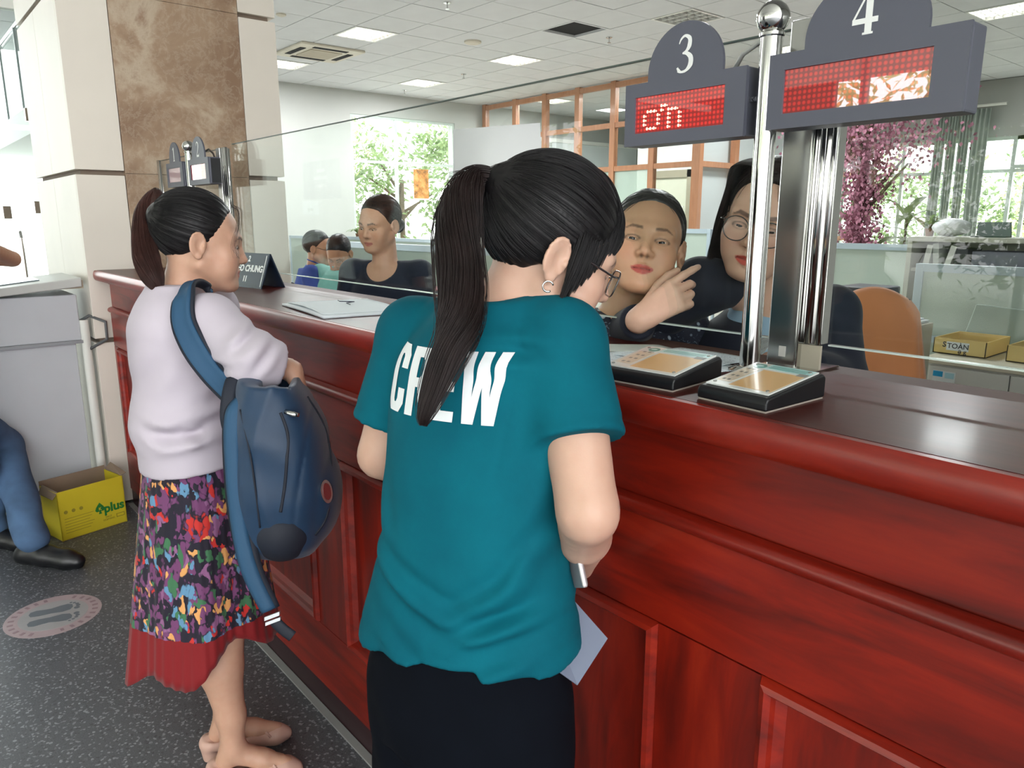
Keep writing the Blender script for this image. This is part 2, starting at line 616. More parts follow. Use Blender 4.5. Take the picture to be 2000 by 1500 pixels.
MB().box(1.6, 1.8, 0.93, 16.2, 0, 3.96).obj('wall_right', WALLW, kind='structure')
# bulkhead between office and lobby, above the counter and out of frame
MB().box(-4.27, 2.6, 1.0, 1.12, 3.3, 6.2).obj('wall_front', WALLW, kind='structure')

# ------------------------------------------------------------------ orange framed glass partition room
PY = 10.65
part = empty('wall_partition', (0, 0, 0), kind='structure')
vx = [-13.62, -12.6, -11.68, -10.75, -9.83, -8.9, -7.94]
for k, a in enumerate(vx):
    wd = 0.16 if k == len(vx) - 1 else 0.12
    MB().box(a - wd / 2, a + wd / 2, PY, PY + 0.1, 0, 3.93).obj('post', ORANGE, part)
for z in (3.86, 3.17, 2.40, 1.1, 0.08):
    MB().box(-13.68, -7.9, PY + 0.01, PY + 0.09, z - 0.045, z + 0.045).obj('rail', ORANGE, part)
for k in range(6):
    for z0, z1 in ((2.44, 3.13), (3.21, 3.82)):
        MB().box(vx[k] + 0.06, vx[k + 1] - 0.06, PY + 0.045, PY + 0.055, z0, z1).obj('pane', GLASSP, part)
FROST = M('frosted_glass_film', (196, 212, 200), 0.6, var=0.02, alpha=0.55)
for k in range(6):
    MB().box(vx[k] + 0.06, vx[k + 1] - 0.06, PY + 0.045, PY + 0.055, 1.14, 2.36).obj('pane', FROST if k != 5 else GLASSP, part)
    MB().box(vx[k] + 0.06, vx[k + 1] - 0.06, PY + 0.04, PY + 0.06, 0.12, 1.06).obj('panel', CUBF, part)
part2 = empty('wall_partition_return', (0, 0, 0), kind='structure')
vy = [11.75, 12.85, 13.95, 15.05]
for a in vy: MB().box(-7.99, -7.89, a - 0.06, a + 0.06, 0, 3.93).obj('post', ORANGE, part2)
for z in (3.86, 3.17, 2.40, 1.1, 0.08): MB().box(-7.98, -7.9, PY + 0.1, 16, z - 0.045, z + 0.045).obj('rail', ORANGE, part2)
BLND = M('pale_grey_blind', (196, 202, 202), 0.75, var=0.03, vscale=2)
bl = empty('vertical_blind', (0, 0, 0), 'pale grey vertical blind behind the right side of the orange partition corner', 'blind', 'vertical blinds')
y = PY + 0.15
s0 = None
while y < 15.9:
    MB().obox((-8.06, y, 2.45), (0.012, 0.045, 0), (-0.002, 0.0006, 0), (0, 0, 1.33)).obj('slat', BLND, bl)
    y += 0.115
MB().box(-8.09, -8.03, PY + 0.1, 15.95, 3.79, 3.84).obj('head_rail', WHITE, bl)
bl = empty('vertical_blind', (0, 0, 0), 'long grey vertical blind over the window inside the partition room', 'blind', 'vertical blinds')
y = 11.0
while y < 15.7:
    if not (12.55 < y < 12.68):
        MB().obox((-13.6, y, 2.1), (0.02, 0.052, 0), (-0.002, 0.0006, 0), (0, 0, 1.18)).obj('slat', BLND, bl)
    y += 0.125
MB().box(-13.75, -13.56, 10.9, 15.8, 3.28, 3.36).obj('head_rail', WHITE, bl)
# inner door
d1 = empty('door_1', (0, 0, 0), kind='structure')
dx0, dx1 = onY(1282, 350, 13.2)[0], onY(1346, 350, 13.2)[0]
MB().box(-11.4, -8.1, 13.2, 13.35, 0, 3.93).obj('wall_inner', WHITE, kind='structure')
BEIGE = M('door_beige', (214, 214, 196), 0.6, var=0.03)
MB().box(dx0, dx1, 13.16, 13.2, 0, 2.35).obj('leaf', BEIGE, d1, bevel=0.006)
fm = M('door_frame_tan', (168, 160, 140), 0.6)
MB().box(dx0 - 0.14, dx0, 13.12, 13.2, 0, 2.5).obj('jamb', fm, d1)
MB().box(dx1, dx1 + 0.1, 13.12, 13.2, 0, 2.5).obj('jamb', fm, d1)
MB().box(dx0 - 0.14, dx1 + 0.1, 13.12, 13.2, 2.35, 2.5).obj('lintel', fm, d1)
for k in range(3): MB().box(dx1 - 0.3, dx1 - 0.08, 13.145, 13.16, 1.55 + k * 0.09, 1.59 + k * 0.09).obj('vent_slat', WHITE, d1)

# curtain on the back wall
CURT = M('sheer_grey_green_curtain', (182, 192, 184), 0.85, var=0.03)
cu = empty('curtain', (0, 0, 0), 'tall pleated pale green curtain beside the right back window', 'curtain')
cx0, cx1 = onY(1822, 300, 15.75)[0], onY(1925, 300, 15.75)[0]
gaps = [onY(q, 350, 15.75)[0] for q in (1836, 1858, 1882)]
segs = [cx0] + gaps + [cx1]
for a, b in zip(segs[:-1], segs[1:]):
    n = 30
    vs, fs = [], []
    for i in range(n + 1):
        u = i / n
        for j in range(12):
            w_ = j / 11
            sh = 0.14 * (1 - w_) if a != cx0 else 0
            x = a + (b - a) * u + (0.03 + 0.1 * (1 - w_) ** 2) * (1 - u) * (a != cx0)
            vs.append((x, 15.75 + 0.05 * math.sin(u * 22 + 0.6 * w_), 0.5 + 2.95 * w_))
    for i in range(n):
        for j in range(11): fs.append((i * 12 + j, (i + 1) * 12 + j, (i + 1) * 12 + j + 1, i * 12 + j + 1))
    m = MB().add(vs, fs).obj('panel', CURT, cu, smooth=True)
    m.modifiers.new('s', 'SOLIDIFY').thickness = 0.006
MB().cyl((cx0 - 0.6, 15.72, 3.5), (cx1 + 0.25, 15.72, 3.5), 0.025).obj('rod', WHITE, cu)

# ------------------------------------------------------------------ marble clad column
XC = -4.27
t = NT('emperador_marble')
v = t.coords()
a = t.noise(v, 2.2, 8, 0.62, 0.9)
b = t.voro(t.coords(), 9, 'DISTANCE_TO_EDGE')
nb = t.noise(v, 11, 6, 0.7, 0.5)
c1 = t.ramp(a, [(0.36, lin((146, 118, 96))), (0.5, lin((170, 144, 120))), (0.6, lin((196, 178, 156))), (0.68, lin((158, 130, 108)))])
vein = t.ramp(t.math('ABSOLUTE', t.math('SUBTRACT', nb, 0.5)), [(0.0, (0.4, 0.4, 0.4)), (0.02, (0.12, 0.12, 0.12)), (0.05, (0, 0, 0))])
t.link(t.mix(vein, c1, lin((196, 180, 160))), t.b.inputs['Base Color'])
t.b.inputs['Roughness'].default_value = 0.3
MARB = t.m
STONE = M('cream_stone_cladding', (232, 224, 212), 0.45, var=0.04, vscale=2.2)
colm = empty('column_clad', (0, 0, 0), kind='structure')
MB().box(-5.35, XC - 0.03, 0.84, 1.85, 0, 6.2).obj('core', M('joint_brown', (128, 112, 98), 0.7), colm)
zj = [0.0, 0.89, 1.725, 2.57, 3.42, 4.27, 5.12, 5.97]
for z0, z1 in zip(zj[:-1], zj[1:]):
    za, zb = z0 + 0.012, z1 - 0.012
    MB().box(XC - 0.03, XC, 0.812, 1.033, za, zb).obj('slab', STONE, colm, bevel=0.002)
    MB().box(XC - 0.03, XC, 1.675, 1.88, za, zb).obj('slab', STONE, colm, bevel=0.002)
    MB().box(XC - 0.03, XC - 0.002, 1.036, 1.672, z0 + 0.001, z1 - 0.001).obj('slab', MARB, colm)
    MB().box(-5.38, -4.85, 0.812, 0.84, za, zb).obj('slab', STONE, colm, bevel=0.002)
    MB().box(-4.847, XC - 0.031, 0.812, 0.84, za, zb).obj('slab', STONE, colm, bevel=0.002)
    MB().box(-5.38, XC - 0.031, 1.851, 1.88, za, zb).obj('slab', STONE, colm)

# ------------------------------------------------------------------ reception counter
cnt = empty('reception_counter', (0, 0, 0), 'long glossy cherry wood reception counter with moulded panels', 'counter')
XL, XR = -4.24, 2.4
MB().box(XL, XR, 0.93, 1.02, 0.09, 1.2).obj('carcass', CHER, cnt)
MB().box(XL, XR, 0.895, 0.95, 0.0, 0.09).obj('plinth', KICK, cnt)
# front: frieze, rails, stiles and raised panels
pan = [(-4.16, -3.235), (-3.055, -1.965), (-1.78, -0.69), (-0.505, 0.59), (0.775, 1.87)]
MB().box(XL, XR, 0.90, 0.93, 1.052, 1.2).obj('frieze', CHER, cnt)
MB().box(XL, XR, 0.89, 0.93, 0.865, 1.045).obj('rail', CHER, cnt)
MB().box(XL, XR, 0.89, 0.93, 0.09, 0.3).obj('rail', CHER, cnt)
xs = [XL] + [q for p in pan for q in p] + [XR]
for a, b in zip(xs[0::2], xs[1::2]):
    MB().box(a, b, 0.89, 0.93, 0.302, 0.862).obj('stile', CHERV, cnt)
for a, b in pan:
    MB().box(a, b, 0.905, 0.93, 0.302, 0.862).obj('panel', CHERV, cnt)
    mo = MB()
    prof = [(0.0, 0.893), (0.006, 0.879), (0.014, 0.876), (0.021, 0.884), (0.024, 0.893), (0.036, 0.905)]
    # mitred frame moulding swept round the opening
    vs, fs = [], []
    for (cx, cz, sx, sz) in ((a, 0.302, 1, 1), (b, 0.302, -1, 1), (b, 0.862, -1, -1), (a, 0.862, 1, -1)):
        for o_, y_ in prof: vs.append((cx + sx * o_, y_, cz + sz * o_))
    n = len(prof)
    for k in range(4):
        for j in range(n - 1): fs.append((k * n + j, k * n + j + 1, ((k + 1) % 4) * n + j + 1, ((k + 1) % 4) * n + j))
    mo.add(vs, fs).obj('panel_moulding', CHER, cnt)
# half round band between frieze and rail, and the cove under the top
def band(name, prof, mat, x0=XL, x1=XR):
    n = len(prof)
    vs = [(x0, y, z) for y, z in prof] + [(x1, y, z) for y, z in prof]
    fs = [(i, (i + 1) % n, n + (i + 1) % n, n + i) for i in range(n)] + [tuple(range(n)), tuple(range(n, 2 * n))[::-1]]
    return MB().add(vs, fs).obj(name, mat, cnt, smooth='auto')
arc = [(0.90 - 0.004, 1.064)] + [(0.893 - 0.016 * math.sin(q), 1.048 + 0.014 * math.cos(q)) for q in np.linspace(0.1, math.pi - 0.1, 9)] + [(0.90, 1.03)]
band('band_moulding', arc, CHER)
cove = [(0.905, 1.175), (0.895, 1.178)] + [(0.895 - 0.03 * (1 - math.cos(q)), 1.18 + 0.022 * math.sin(q)) for q in np.linspace(0, math.pi / 2, 6)] + [(0.905, 1.205)]
band('cove_moulding', cove, CHER)
lip = [(0.95, 1.2), (0.84, 1.2)] + [(0.842 - 0.012 * math.sin(q), 1.225 - 0.025 * math.cos(q)) for q in np.linspace(0.2, math.pi - 0.2, 8)] + [(0.85, 1.2495), (0.95, 1.2495)]
band('top_edge', lip, CHER)
top = tag(MB().box(XL, XR, 0.852, 1.198, 1.21, 1.25).box(XL, XR, 0.852, 1.198, 1.209, 1.2095).obj('countertop', TOPM, None, bevel=0.003),
          'long polished dark red countertop of the reception counter', 'countertop')
ledge = tag(MB().box(XL, XR, 1.203, 1.27, 1.205, 1.2485).obj('counter_ledge', M('taupe_wood_ledge', (92, 66, 58), 0.6, var=0.08), None, bevel=0.002),
            'narrow taupe wooden ledge along the back of the countertop', 'ledge')
MB().box(XL, XR, 1.16, 1.265, 0.0, 1.2).obj('back_panel', KICK, cnt)
MB().box(XL, XR, 1.27, 1.8, 0.72, 0.75).obj('desk_surface', M('staff_desk_top', (150, 132, 116), 0.4), cnt)
MB().box(XL, XL + .03, 1.27, 1.75, 0.0, 0.72).box(XR - .03, XR, 1.27, 1.75, 0.0, 0.72).box(-1.95, -1.92, 1.27, 1.75, 0.0, 0.72).obj('desk_side', KICK, cnt)

# ------------------------------------------------------------------ glass screen above the counter
def pane(x0, x1, z0, z1, label, lean=0.0):
    o = MB().box(x0, x1, 1.196, 1.204, z0, z1).obj('glass_screen', GLASS, None)
    return tag(o, label, 'glass screen', 'glass screens above the counter')
pane(-3.22, -0.705, 1.296, 1.80, 'wide clear glass screen pane left of the square steel upright')
pane(-0.605, 1.9, 1.296, 1.82, 'clear glass screen pane right of the square steel upright')
pane(-4.22, -3.36, 1.296, 1.79, 'far left glass screen pane beside the marble column')
# glints on the bottom edges of the panes, painted as thin pale strips
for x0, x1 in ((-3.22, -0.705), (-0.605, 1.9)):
    tag(MB().box(x0, x1, 1.195, 1.205, 1.2935, 1.296).obj('glass_edge_glint', M('pale_edge_glint', (214, 228, 222), 0.2, metal=0.2, var=0), None),
        'thin pale strip painting the glint along the bottom of the ' + ('left' if x0 < -1 else 'right') + ' glass screen', 'edge strip')

for x0, x1, zt in ((-3.22, -0.705, 1.80), (-0.605, 1.9, 1.82), (-4.22, -3.36, 1.79)):
    tag(MB().box(x0, x1, 1.1958, 1.2042, zt, zt + 0.0025).obj('glass_top_strip', M('dark_glass_edge', (78, 92, 86), 0.3, var=0), None),
        'thin dark green edge along the top of the ' + {1.80: 'wide left', 1.82: 'right', 1.79: 'far left'}[zt] + ' glass screen', 'edge strip')
# square steel upright
up_ = empty('steel_upright', (-0.66, 1.2, 1.25), 'wide square brushed steel upright standing between the two glass screens', 'upright')
MB().box(-0.047, 0.006, -0.02, 0.045, 0, 0.56).obj('box_section', STEEL, up_, bevel=0.002)
MB().box(0.008, 0.012, -0.024, 0.03, 0.0, 0.56).box(0.012, 0.046, -0.012, 0.012, 0.045, 0.56).obj('channel', CHROME, up_, bevel=0.001)
MB().cyl((0.022, -0.012, 0.045), (0.022, -0.012, 0.56), 0.006, 10).cyl((0.04, -0.012, 0.045), (0.04, -0.012, 0.56), 0.005, 10).obj('bead', CHROME, up_, smooth=True)
MB().box(0.01, 0.046, -0.012, -0.006, 0.0, 0.043).obj('tape_patch', M('beige_tape', (176, 170, 152), 0.7), up_)
MB().box(-0.024, -0.012, -0.0215, -0.0195, 0.018, 0.036).obj('lock_plate', M('white_lock_plate', (196, 196, 190), 0.5), up_)
MB().box(-0.05, 0.05, -0.03, 0.05, 0.0, 0.003).obj('foot_plate', CHROME, up_)
# slim uprights at the far left
for x, lb in ((-4.52 + 0.24, 'thin steel upright against the marble column, left of sign 1'), (-3.33, 'steel upright right of sign 2 at the far left pane')):
    u = empty('steel_post', (x, 1.2, 1.25), lb, 'post', 'slim steel posts of the screen')
    wdt = 0.035 if x < -4 else 0.05
    MB().box(-wdt, -0.006, -0.015, 0.03, 0, 0.545).obj('box_section', STEEL, u, bevel=0.002)
    MB().cyl((0.004, 0, 0), (0.004, 0, 0.545), 0.009, 12).cyl((0.026, 0, 0), (0.026, 0, 0.545), 0.009, 12).obj('bead', CHROME, u, smooth=True)
    MB().box(-wdt - 0.004, 0.038, -0.02, 0.034, 0, 0.004).obj('foot_plate', CHROME, u)

# ------------------------------------------------------------------ numbered led signs on poles
SGN = M('slate_grey_plastic', (88, 90, 102), 0.42, var=0.03)
SGND = M('slate_grey_side', (62, 64, 72), 0.45, var=0.03)
NUM = M('white_numeral', (238, 240, 238), 0.5, var=0)


def stroke(pts, ws, n=10):
    """outline polygon strips along a smooth centre line with changing width; returns (verts, faces) in 2-D"""
    P = [np.array(p, float) for p in pts]
    out, wo = [], []
    for i in range(len(P) - 1):
        p0, p1, p2, p3 = P[max(i - 1, 0)], P[i], P[i + 1], P[min(i + 2, len(P) - 1)]
        for k in range(n):
            u = k / n
            out.append(0.5 * ((2 * p1) + (-p0 + p2) * u + (2 * p0 - 5 * p1 + 4 * p2 - p3) * u * u + (-p0 + 3 * p1 - 3 * p2 + p3) * u ** 3))
            wo.append(ws[i] * (1 - u) + ws[i + 1] * u)
    out.append(P[-1])
    wo.append(ws[-1])
    vs = []
    for i, p in enumerate(out):
        tn = out[min(i + 1, len(out) - 1)] - out[max(i - 1, 0)]
        tn = tn / (np.linalg.norm(tn) + 1e-9)
        nn = np.array([-tn[1], tn[0]])
        vs += [p + nn * wo[i] / 2, p - nn * wo[i] / 2]
    fs = [(2 * i, 2 * i + 1, 2 * i + 3, 2 * i + 2) for i in range(len(out) - 1)]
    return vs, fs


DIG = {
    '3': [stroke([(0.13, 0.78), (0.2, 0.9), (0.34, 0.97), (0.5, 0.88), (0.5, 0.7), (0.4, 0.57), (0.26, 0.52)], [0.03, 0.06, 0.07, 0.13, 0.15, 0.08, 0.03]),
          stroke([(0.26, 0.52), (0.42, 0.5), (0.56, 0.38), (0.56, 0.2), (0.42, 0.06), (0.24, 0.03), (0.12, 0.09)], [0.04, 0.1, 0.16, 0.17, 0.08, 0.06, 0.12]),
          stroke([(0.09, 0.09), (0.15, 0.12)], [0.13, 0.12])],
    '2': [stroke([(0.1, 0.74), (0.16, 0.9), (0.32, 0.98), (0.49, 0.86), (0.5, 0.68), (0.38, 0.45), (0.22, 0.24), (0.1, 0.1)], [0.03, 0.07, 0.08, 0.14, 0.16, 0.11, 0.06, 0.04]),
          stroke([(0.08, 0.07), (0.3, 0.07), (0.55, 0.07)], [0.14, 0.15, 0.14]), stroke([(0.56, 0.04), (0.6, 0.24)], [0.08, 0.03])],
    '1': [stroke([(0.33, 0.03), (0.33, 0.97)], [0.16, 0.16]), stroke([(0.14, 0.025), (0.52, 0.025)], [0.05, 0.05]), stroke([(0.12, 0.8), (0.34, 0.94)], [0.05, 0.08])],
    '4': [stroke([(0.43, 0.04), (0.43, 0.98)], [0.17, 0.17]), stroke([(0.4, 0.95), (0.05, 0.33)], [0.05, 0.05]), stroke([(0.03, 0.3), (0.66, 0.3)], [0.12, 0.12]),
          stroke([(0.3, 0.025), (0.56, 0.025)], [0.05, 0.05])],
}


def led_mat(name, bright):
    t = NT(name)
    v = t.coords((1, 1, 1))
    sx = t.new('SeparateXYZ')
    t.link(v, sx.inputs[0])
    pitch = 0.0077
    fx = t.math('SUBTRACT', t.math('FRACT', t.math('DIVIDE', sx.outputs[0], pitch)), 0.5)
    fz = t.math('SUBTRACT', t.math('FRACT', t.math('DIVIDE', sx.outputs[2], pitch)), 0.5)
    r = t.math('SQRT', t.math('ADD', t.math('MULTIPLY', fx, fx), t.math('MULTIPLY', fz, fz)))
    c = t.ramp(r, [(0.0, lin((196, 34, 26))), (0.3, lin((176, 26, 20))), (0.42, lin((120, 8, 8))), (1, lin((110, 6, 6)))])
    t.link(c, t.b.inputs['Base Color'])
    t.link(c, t.b.inputs['Emission Color'])
    t.b.inputs['Emission Strength'].default_value = bright
    t.b.inputs['Roughness'].default_value = 0.35
    t.b.inputs['Coat Weight'].default_value = 1.0
    t.b.inputs['Coat Roughness'].default_value = 0.01
    t.b.inputs['Coat IOR'].default_value = 2.3
    return t.m


LED3 = led_mat('led_matrix_red', 0.55)
LED4 = led_mat('led_matrix_red_shiny', 0.25)
HOT = M('lit_led_dot', (255, 150, 120), 0.5, var=0, emit=3.0)


def sign(x0, x1, z0, z1, yf, digit, led, label, lit=False, ph=0.075, rz=0.0):
    w, h = x1 - x0, z1 - z0
    r = empty('number_sign', ((x0 + x1) / 2, yf, z0), label, 'sign', rz=rz)
    d = 0.046
    MB().box(-w / 2, w / 2, 0, d, 0, h).obj('housing', SGN, r, bevel=0.003)
    bx, bt, bb = w * 0.09, h * 0.22, h * 0.2
    MB().box(-w / 2 + bx, w / 2 - bx * 1.7, -0.0012, 0.001, bb, h - bt).obj('led_panel', led, r)
    for (a, b, c, e) in ((-w / 2, w / 2, 0, bb), (-w / 2, w / 2, h - bt, h), (-w / 2, -w / 2 + bx, bb, h - bt), (w / 2 - bx * 1.7, w / 2, bb, h - bt)):
        MB().box(a, b, -0.005, 0.0, c, e).obj('bezel', SGN, r)
    # half round number plate
    pw = w * 0.31
    poly = [(-pw, -0.001, h), (pw, -0.001, h), (pw, -0.001, h + 0.012)] + [(pw * math.cos(q), -0.001, h + 0.012 + ph * math.sin(q)) for q in np.linspace(0.05, math.pi - 0.05, 28)] + [(-pw, -0.001, h + 0.012)]
    MB().prism(poly, (0, 0.006, 0)).obj('number_plate', SGN, r)
    hs = ph * 0.8
    m = MB()
    for k, (vs, fs) in enumerate(DIG[digit]):
        m.add([((p[0] - 0.33) * hs * 0.95, -0.0016 - 0.0001 * k, h + 0.006 + p[1] * hs) for p in vs], fs)
    m.obj('numeral', NUM, r)
    if lit:
        dots = [(2, 4), (2, 5), (2, 6), (3, 3), (4, 3), (5, 3), (6, 4), (6, 5), (6, 6), (3, 7), (4, 7), (5, 7), (7, 3), (7, 2), (9, 3), (9, 4), (9, 5), (9, 6), (9, 7), (10, 3), (11, 3),
                (12, 4), (12, 5), (12, 6), (12, 7), (8, 2)]
        m = MB()
        x00, z00 = -w / 2 + bx + 0.004, h - bt - 0.004
        for c, q in dots:
            cx, cz = x00 + c * 0.0077 * 1.0, z00 - q * 0.0072
            m.lathe((0, 0, 0), [(1e-5, 0)], 3) if False else None
            for ox, rr in ((0, 0.0021), (0.0045, 0.0011)):
                m.prism([(cx + ox + rr * math.cos(a_), -0.0016, cz - ox * 0.1 + rr * 1.25 * math.sin(a_)) for a_ in np.linspace(0, 2 * math.pi, 11)[:-1]], (0, 0.0004, 0))
        m.obj('lit_dots', HOT, r)
    return r


s3 = sign(-0.972, -0.722, 1.629, 1.735, 1.092, '3', LED3, 'dark grey counter sign 3 with a red dot screen showing letters', True)
s4 = sign(-0.681, -0.402, 1.634, 1.742, 1.09, '4', LED4, 'dark grey counter sign 4 with a blank glossy red dot screen', False)
LEDW = M('pale_glossy_screen', (206, 176, 184), 0.1, var=0.02, coat=1)
sA = sign(-3.75, -3.52, 1.64, 1.745, 1.09, '1', LEDW, 'small far sign 1 with a pale reflecting screen')
sB = sign(-3.44, -3.19, 1.64, 1.745, 1.09, '2', LED4, 'small far sign 2 beside the marble column, right of sign 1')
MB().box(0.1245, 0.127, 0.006, 0.044, 0.004, 0.1).obj('side_cap', BLACKP, sB)


def pole(x, y, h, label):
    r = empty('sign_pole', (x, y, 1.25), label, 'pole')
    MB().lathe((0, 0, 0), [(0.034, 0), (0.034, 0.004), (0.024, 0.009), (0.019, 0.011)], 28).obj('base_flange', CHROME, r, smooth='auto')
    MB().lathe((0, 0, 0), [(0.0165, 0.005), (0.0165, 0.2), (0.0165, h)], 28).obj('shaft', CHROME, r, smooth='auto')
    MB().lathe((0, 0, h - 0.004), [(0.0165, 0), (0.019, 0.002), (0.019, 0.006), (0.012, 0.009)], 24).obj('neck', CHROME, r, smooth='auto')
    MB().sphere((0, 0, h + 0.024), 0.025, 28, 18).obj('ball_finial', CHROME, r, smooth=True)
    for sx in (-1, 1):
        MB().tube([(sx * 0.012, 0.0, h - 0.09), (sx * 0.045, 0.005, h - 0.09)], 0.005, 8).obj('bracket', CHROME, r)
    return r


pole(-0.690, 1.10, 0.525, 'shiny steel pole with ball finial carrying signs 3 and 4')
pole(-3.465, 1.10, 0.53, 'far steel pole with ball finial between signs 1 and 2')
tag(MB().tube([(-0.79, 1.15, 1.742), (-0.77, 1.145, 1.765), (-0.735, 1.14, 1.778), (-0.71, 1.13, 1.765), (-0.695, 1.12, 1.745)], 0.004, 8).obj('sign_cable', M('pale_grey_cable', (190, 192, 188), 0.5), None, smooth=True),
    'pale grey cable looping from sign 3 to the pole', 'cable')
tag(MB().tube([(-3.5, 1.14, 1.735), (-3.42, 1.14, 1.775), (-3.33, 1.14, 1.785), (-3.28, 1.14, 1.765), (-3.26, 1.14, 1.74)], 0.004, 8).obj('sign_cable', M('dark_cable', (70, 60, 54), 0.5), None, smooth=True),
    'dark cable arching behind sign 2', 'cable')

# ------------------------------------------------------------------ rating plates on the counter
PLATE = M('plate_print_white', (222, 226, 222), 0.25, var=0.01, coat=1)
AMB = M('amber_print', (222, 176, 110), 0.3, var=0.05, coat=1)
AQUA = M('aqua_print', (168, 214, 214), 0.3, var=0.05, coat=1)
TEALP = M('teal_logo_print', (34, 140, 130), 0.3, var=0, coat=1)
GREYP = M('grey_print', (120, 122, 116), 0.4, var=0, coat=1)
PALEP = M('pale_cream_print', (214, 200, 178), 0.3, var=0.02, coat=1)


def plate(a, b, c, label):
    """wedge on the counter: a front-left, b front-right, c back-right corner"""
    a, b, c = (np.array(q, float) for q in (a, b, c))
    u = (b - a)
    w = np.linalg.norm(u)
    u /= w
    vv = np.array([-u[1], u[0]])
    dep = abs((c - b) @ vv)
    ang = math.atan2(u[1], u[0])
    r = empty('feedback_plate', (a[0], a[1], 1.25), label, 'display plate', 'sloping notice plates on the counter', rz=ang)
    h0, h1 = 0.020, 0.036
    m = MB()
    prof = [(0.0, 0.002), (0.0, h0 - 0.006), (0.004, h0), (dep - 0.006, h1), (dep, h1 - 0.005), (dep, 0.002)]
    m.prism([(0, y, z) for y, z in prof], (w, 0, 0)).obj('base', BLACKP, r, bevel=0.003, seg=3)
    sl = (h1 - h0) / (dep - 0.01)
    P = lambda x, y, lift=0: (x, y, h0 + sl * (y - 0.004) + 0.0006 + lift)
    nz = np.array([0, -sl, 1.0]) / math.hypot(sl, 1)

    def patch(name, x0, x1, y0, y1, lift, mat, th=0.0006):
        return MB().prism([P(x0, y0, lift), P(x1, y0, lift), P(x1, y1, lift), P(x0, y1, lift)], nz * th).obj(name, mat, r)
    patch('sheet', 0.006, w - 0.006, 0.012, dep - 0.01, 0.0, PLATE, 0.002)
    L = 0.0021
    patch('notice_block', w * 0.34, w * 0.92, 0.02, dep * 0.72, L, AMB, 0.0002)
    patch('header_band', w * 0.30, w * 0.93, dep * 0.77, dep * 0.92, L, AQUA, 0.0002)
    patch('side_box', w * 0.09, w * 0.29, 0.03, dep * 0.7, L, PALEP, 0.0002)
    patch('code_block', w * 0.80, w * 0.93, dep * 0.70, dep * 0.78, L + 0.0003, GREYP, 0.0001)
    m = MB()
    for k in range(4):
        for x0 in (0.13, 0.2):
            m.prism([P(w * x0, 0.036 + k * dep * 0.14, L + .0003), P(w * (x0 + 0.04), 0.036 + k * dep * 0.14, L + .0003), P(w * (x0 + 0.04), 0.042 + k * dep * 0.14, L + .0003), P(w * x0, 0.042 + k * dep * 0.14, L + .0003)], nz * 1e-4)
    m.obj('print_line', GREYP, r)
    m = MB()
    for k in range(3):
        m.prism([P(w * 0.34, dep * (0.80 + 0.035 * k), L + .0003), P(w * 0.86, dep * (0.80 + 0.035 * k), L + .0003), P(w * 0.86, dep * (0.812 + 0.035 * k), L + .0003), P(w * 0.34, dep * (0.812 + 0.035 * k), L + .0003)], nz * 1e-4)
    m.obj('print_line', TEALP, r)
    cx, cy = w * 0.2, dep * 0.82
    MB().prism([tuple(P(cx + 0.010 * math.cos(q), cy + 0.010 * math.sin(q), L)) for q in np.linspace(0, 2 * math.pi, 25)[:-1]], nz * 3e-4).obj('logo_disc', TEALP, r)
    MB().prism([tuple(P(cx + 0.006 * math.cos(q), cy + 0.0035 * math.sin(q), L + .0005)) for q in np.linspace(0, 2 * math.pi, 17)[:-1]], nz * 1e-4).obj('logo_mark', AQUA, r)
    for (x, y) in ((0.014, 0.022), (w - 0.014, 0.022), (0.014, dep - 0.02), (w - 0.014, dep - 0.02)):
        MB().prism([tuple(P(x + 0.0026 * math.cos(q), y + 0.0026 * math.sin(q), L)) for q in np.linspace(0, 2 * math.pi, 13)[:-1]], nz * 0.0012).obj('screw', GREYP, r)
    MB().box(0.002, w - 0.002, 0.002, dep - 0.002, 0.0, 0.003).obj('glue_pad', M('dried_glue', (170, 160, 150), 0.5), r)


plate((-0.812, 0.862), (-0.672, 0.875), (-0.635, 1.02), 'black sloping plate with a printed sheet beside the arm of the teal shirt')
plate((-0.628, 0.872), (-0.515, 0.868), (-0.476, 1.01), 'black sloping plate with a shiny sheet in front of the square steel upright')

# ------------------------------------------------------------------ papers and small things on the counter
LINES = NT('paper_with_faint_print')
v = LINES.coords((1, 1, 1))
sx = LINES.new('SeparateXYZ')
LINES.link(v, sx.inputs[0])
row = LINES.math('FRACT', LINES.math('DIVIDE', sx.outputs[1], 0.011))
rowm = LINES.math('GREATER_THAN', row, 0.72)
nn = LINES.noise(LINES.coords((260, 90, 1)), 1.0, 2)
ink = LINES.math('MULTIPLY', rowm, LINES.math('GREATER_THAN', nn, 0.5))
big = LINES.noise(LINES.coords((18, 90, 1)), 1.0, 1)
ink = LINES.math('MULTIPLY', ink, LINES.math('GREATER_THAN', big, 0.47))
LINES.link(LINES.mix(LINES.math('MULTIPLY', ink, 0.7), lin((218, 230, 236)), lin((120, 132, 150))), LINES.b.inputs['Base Color'])
LINES.b.inputs['Roughness'].default_value = 0.8


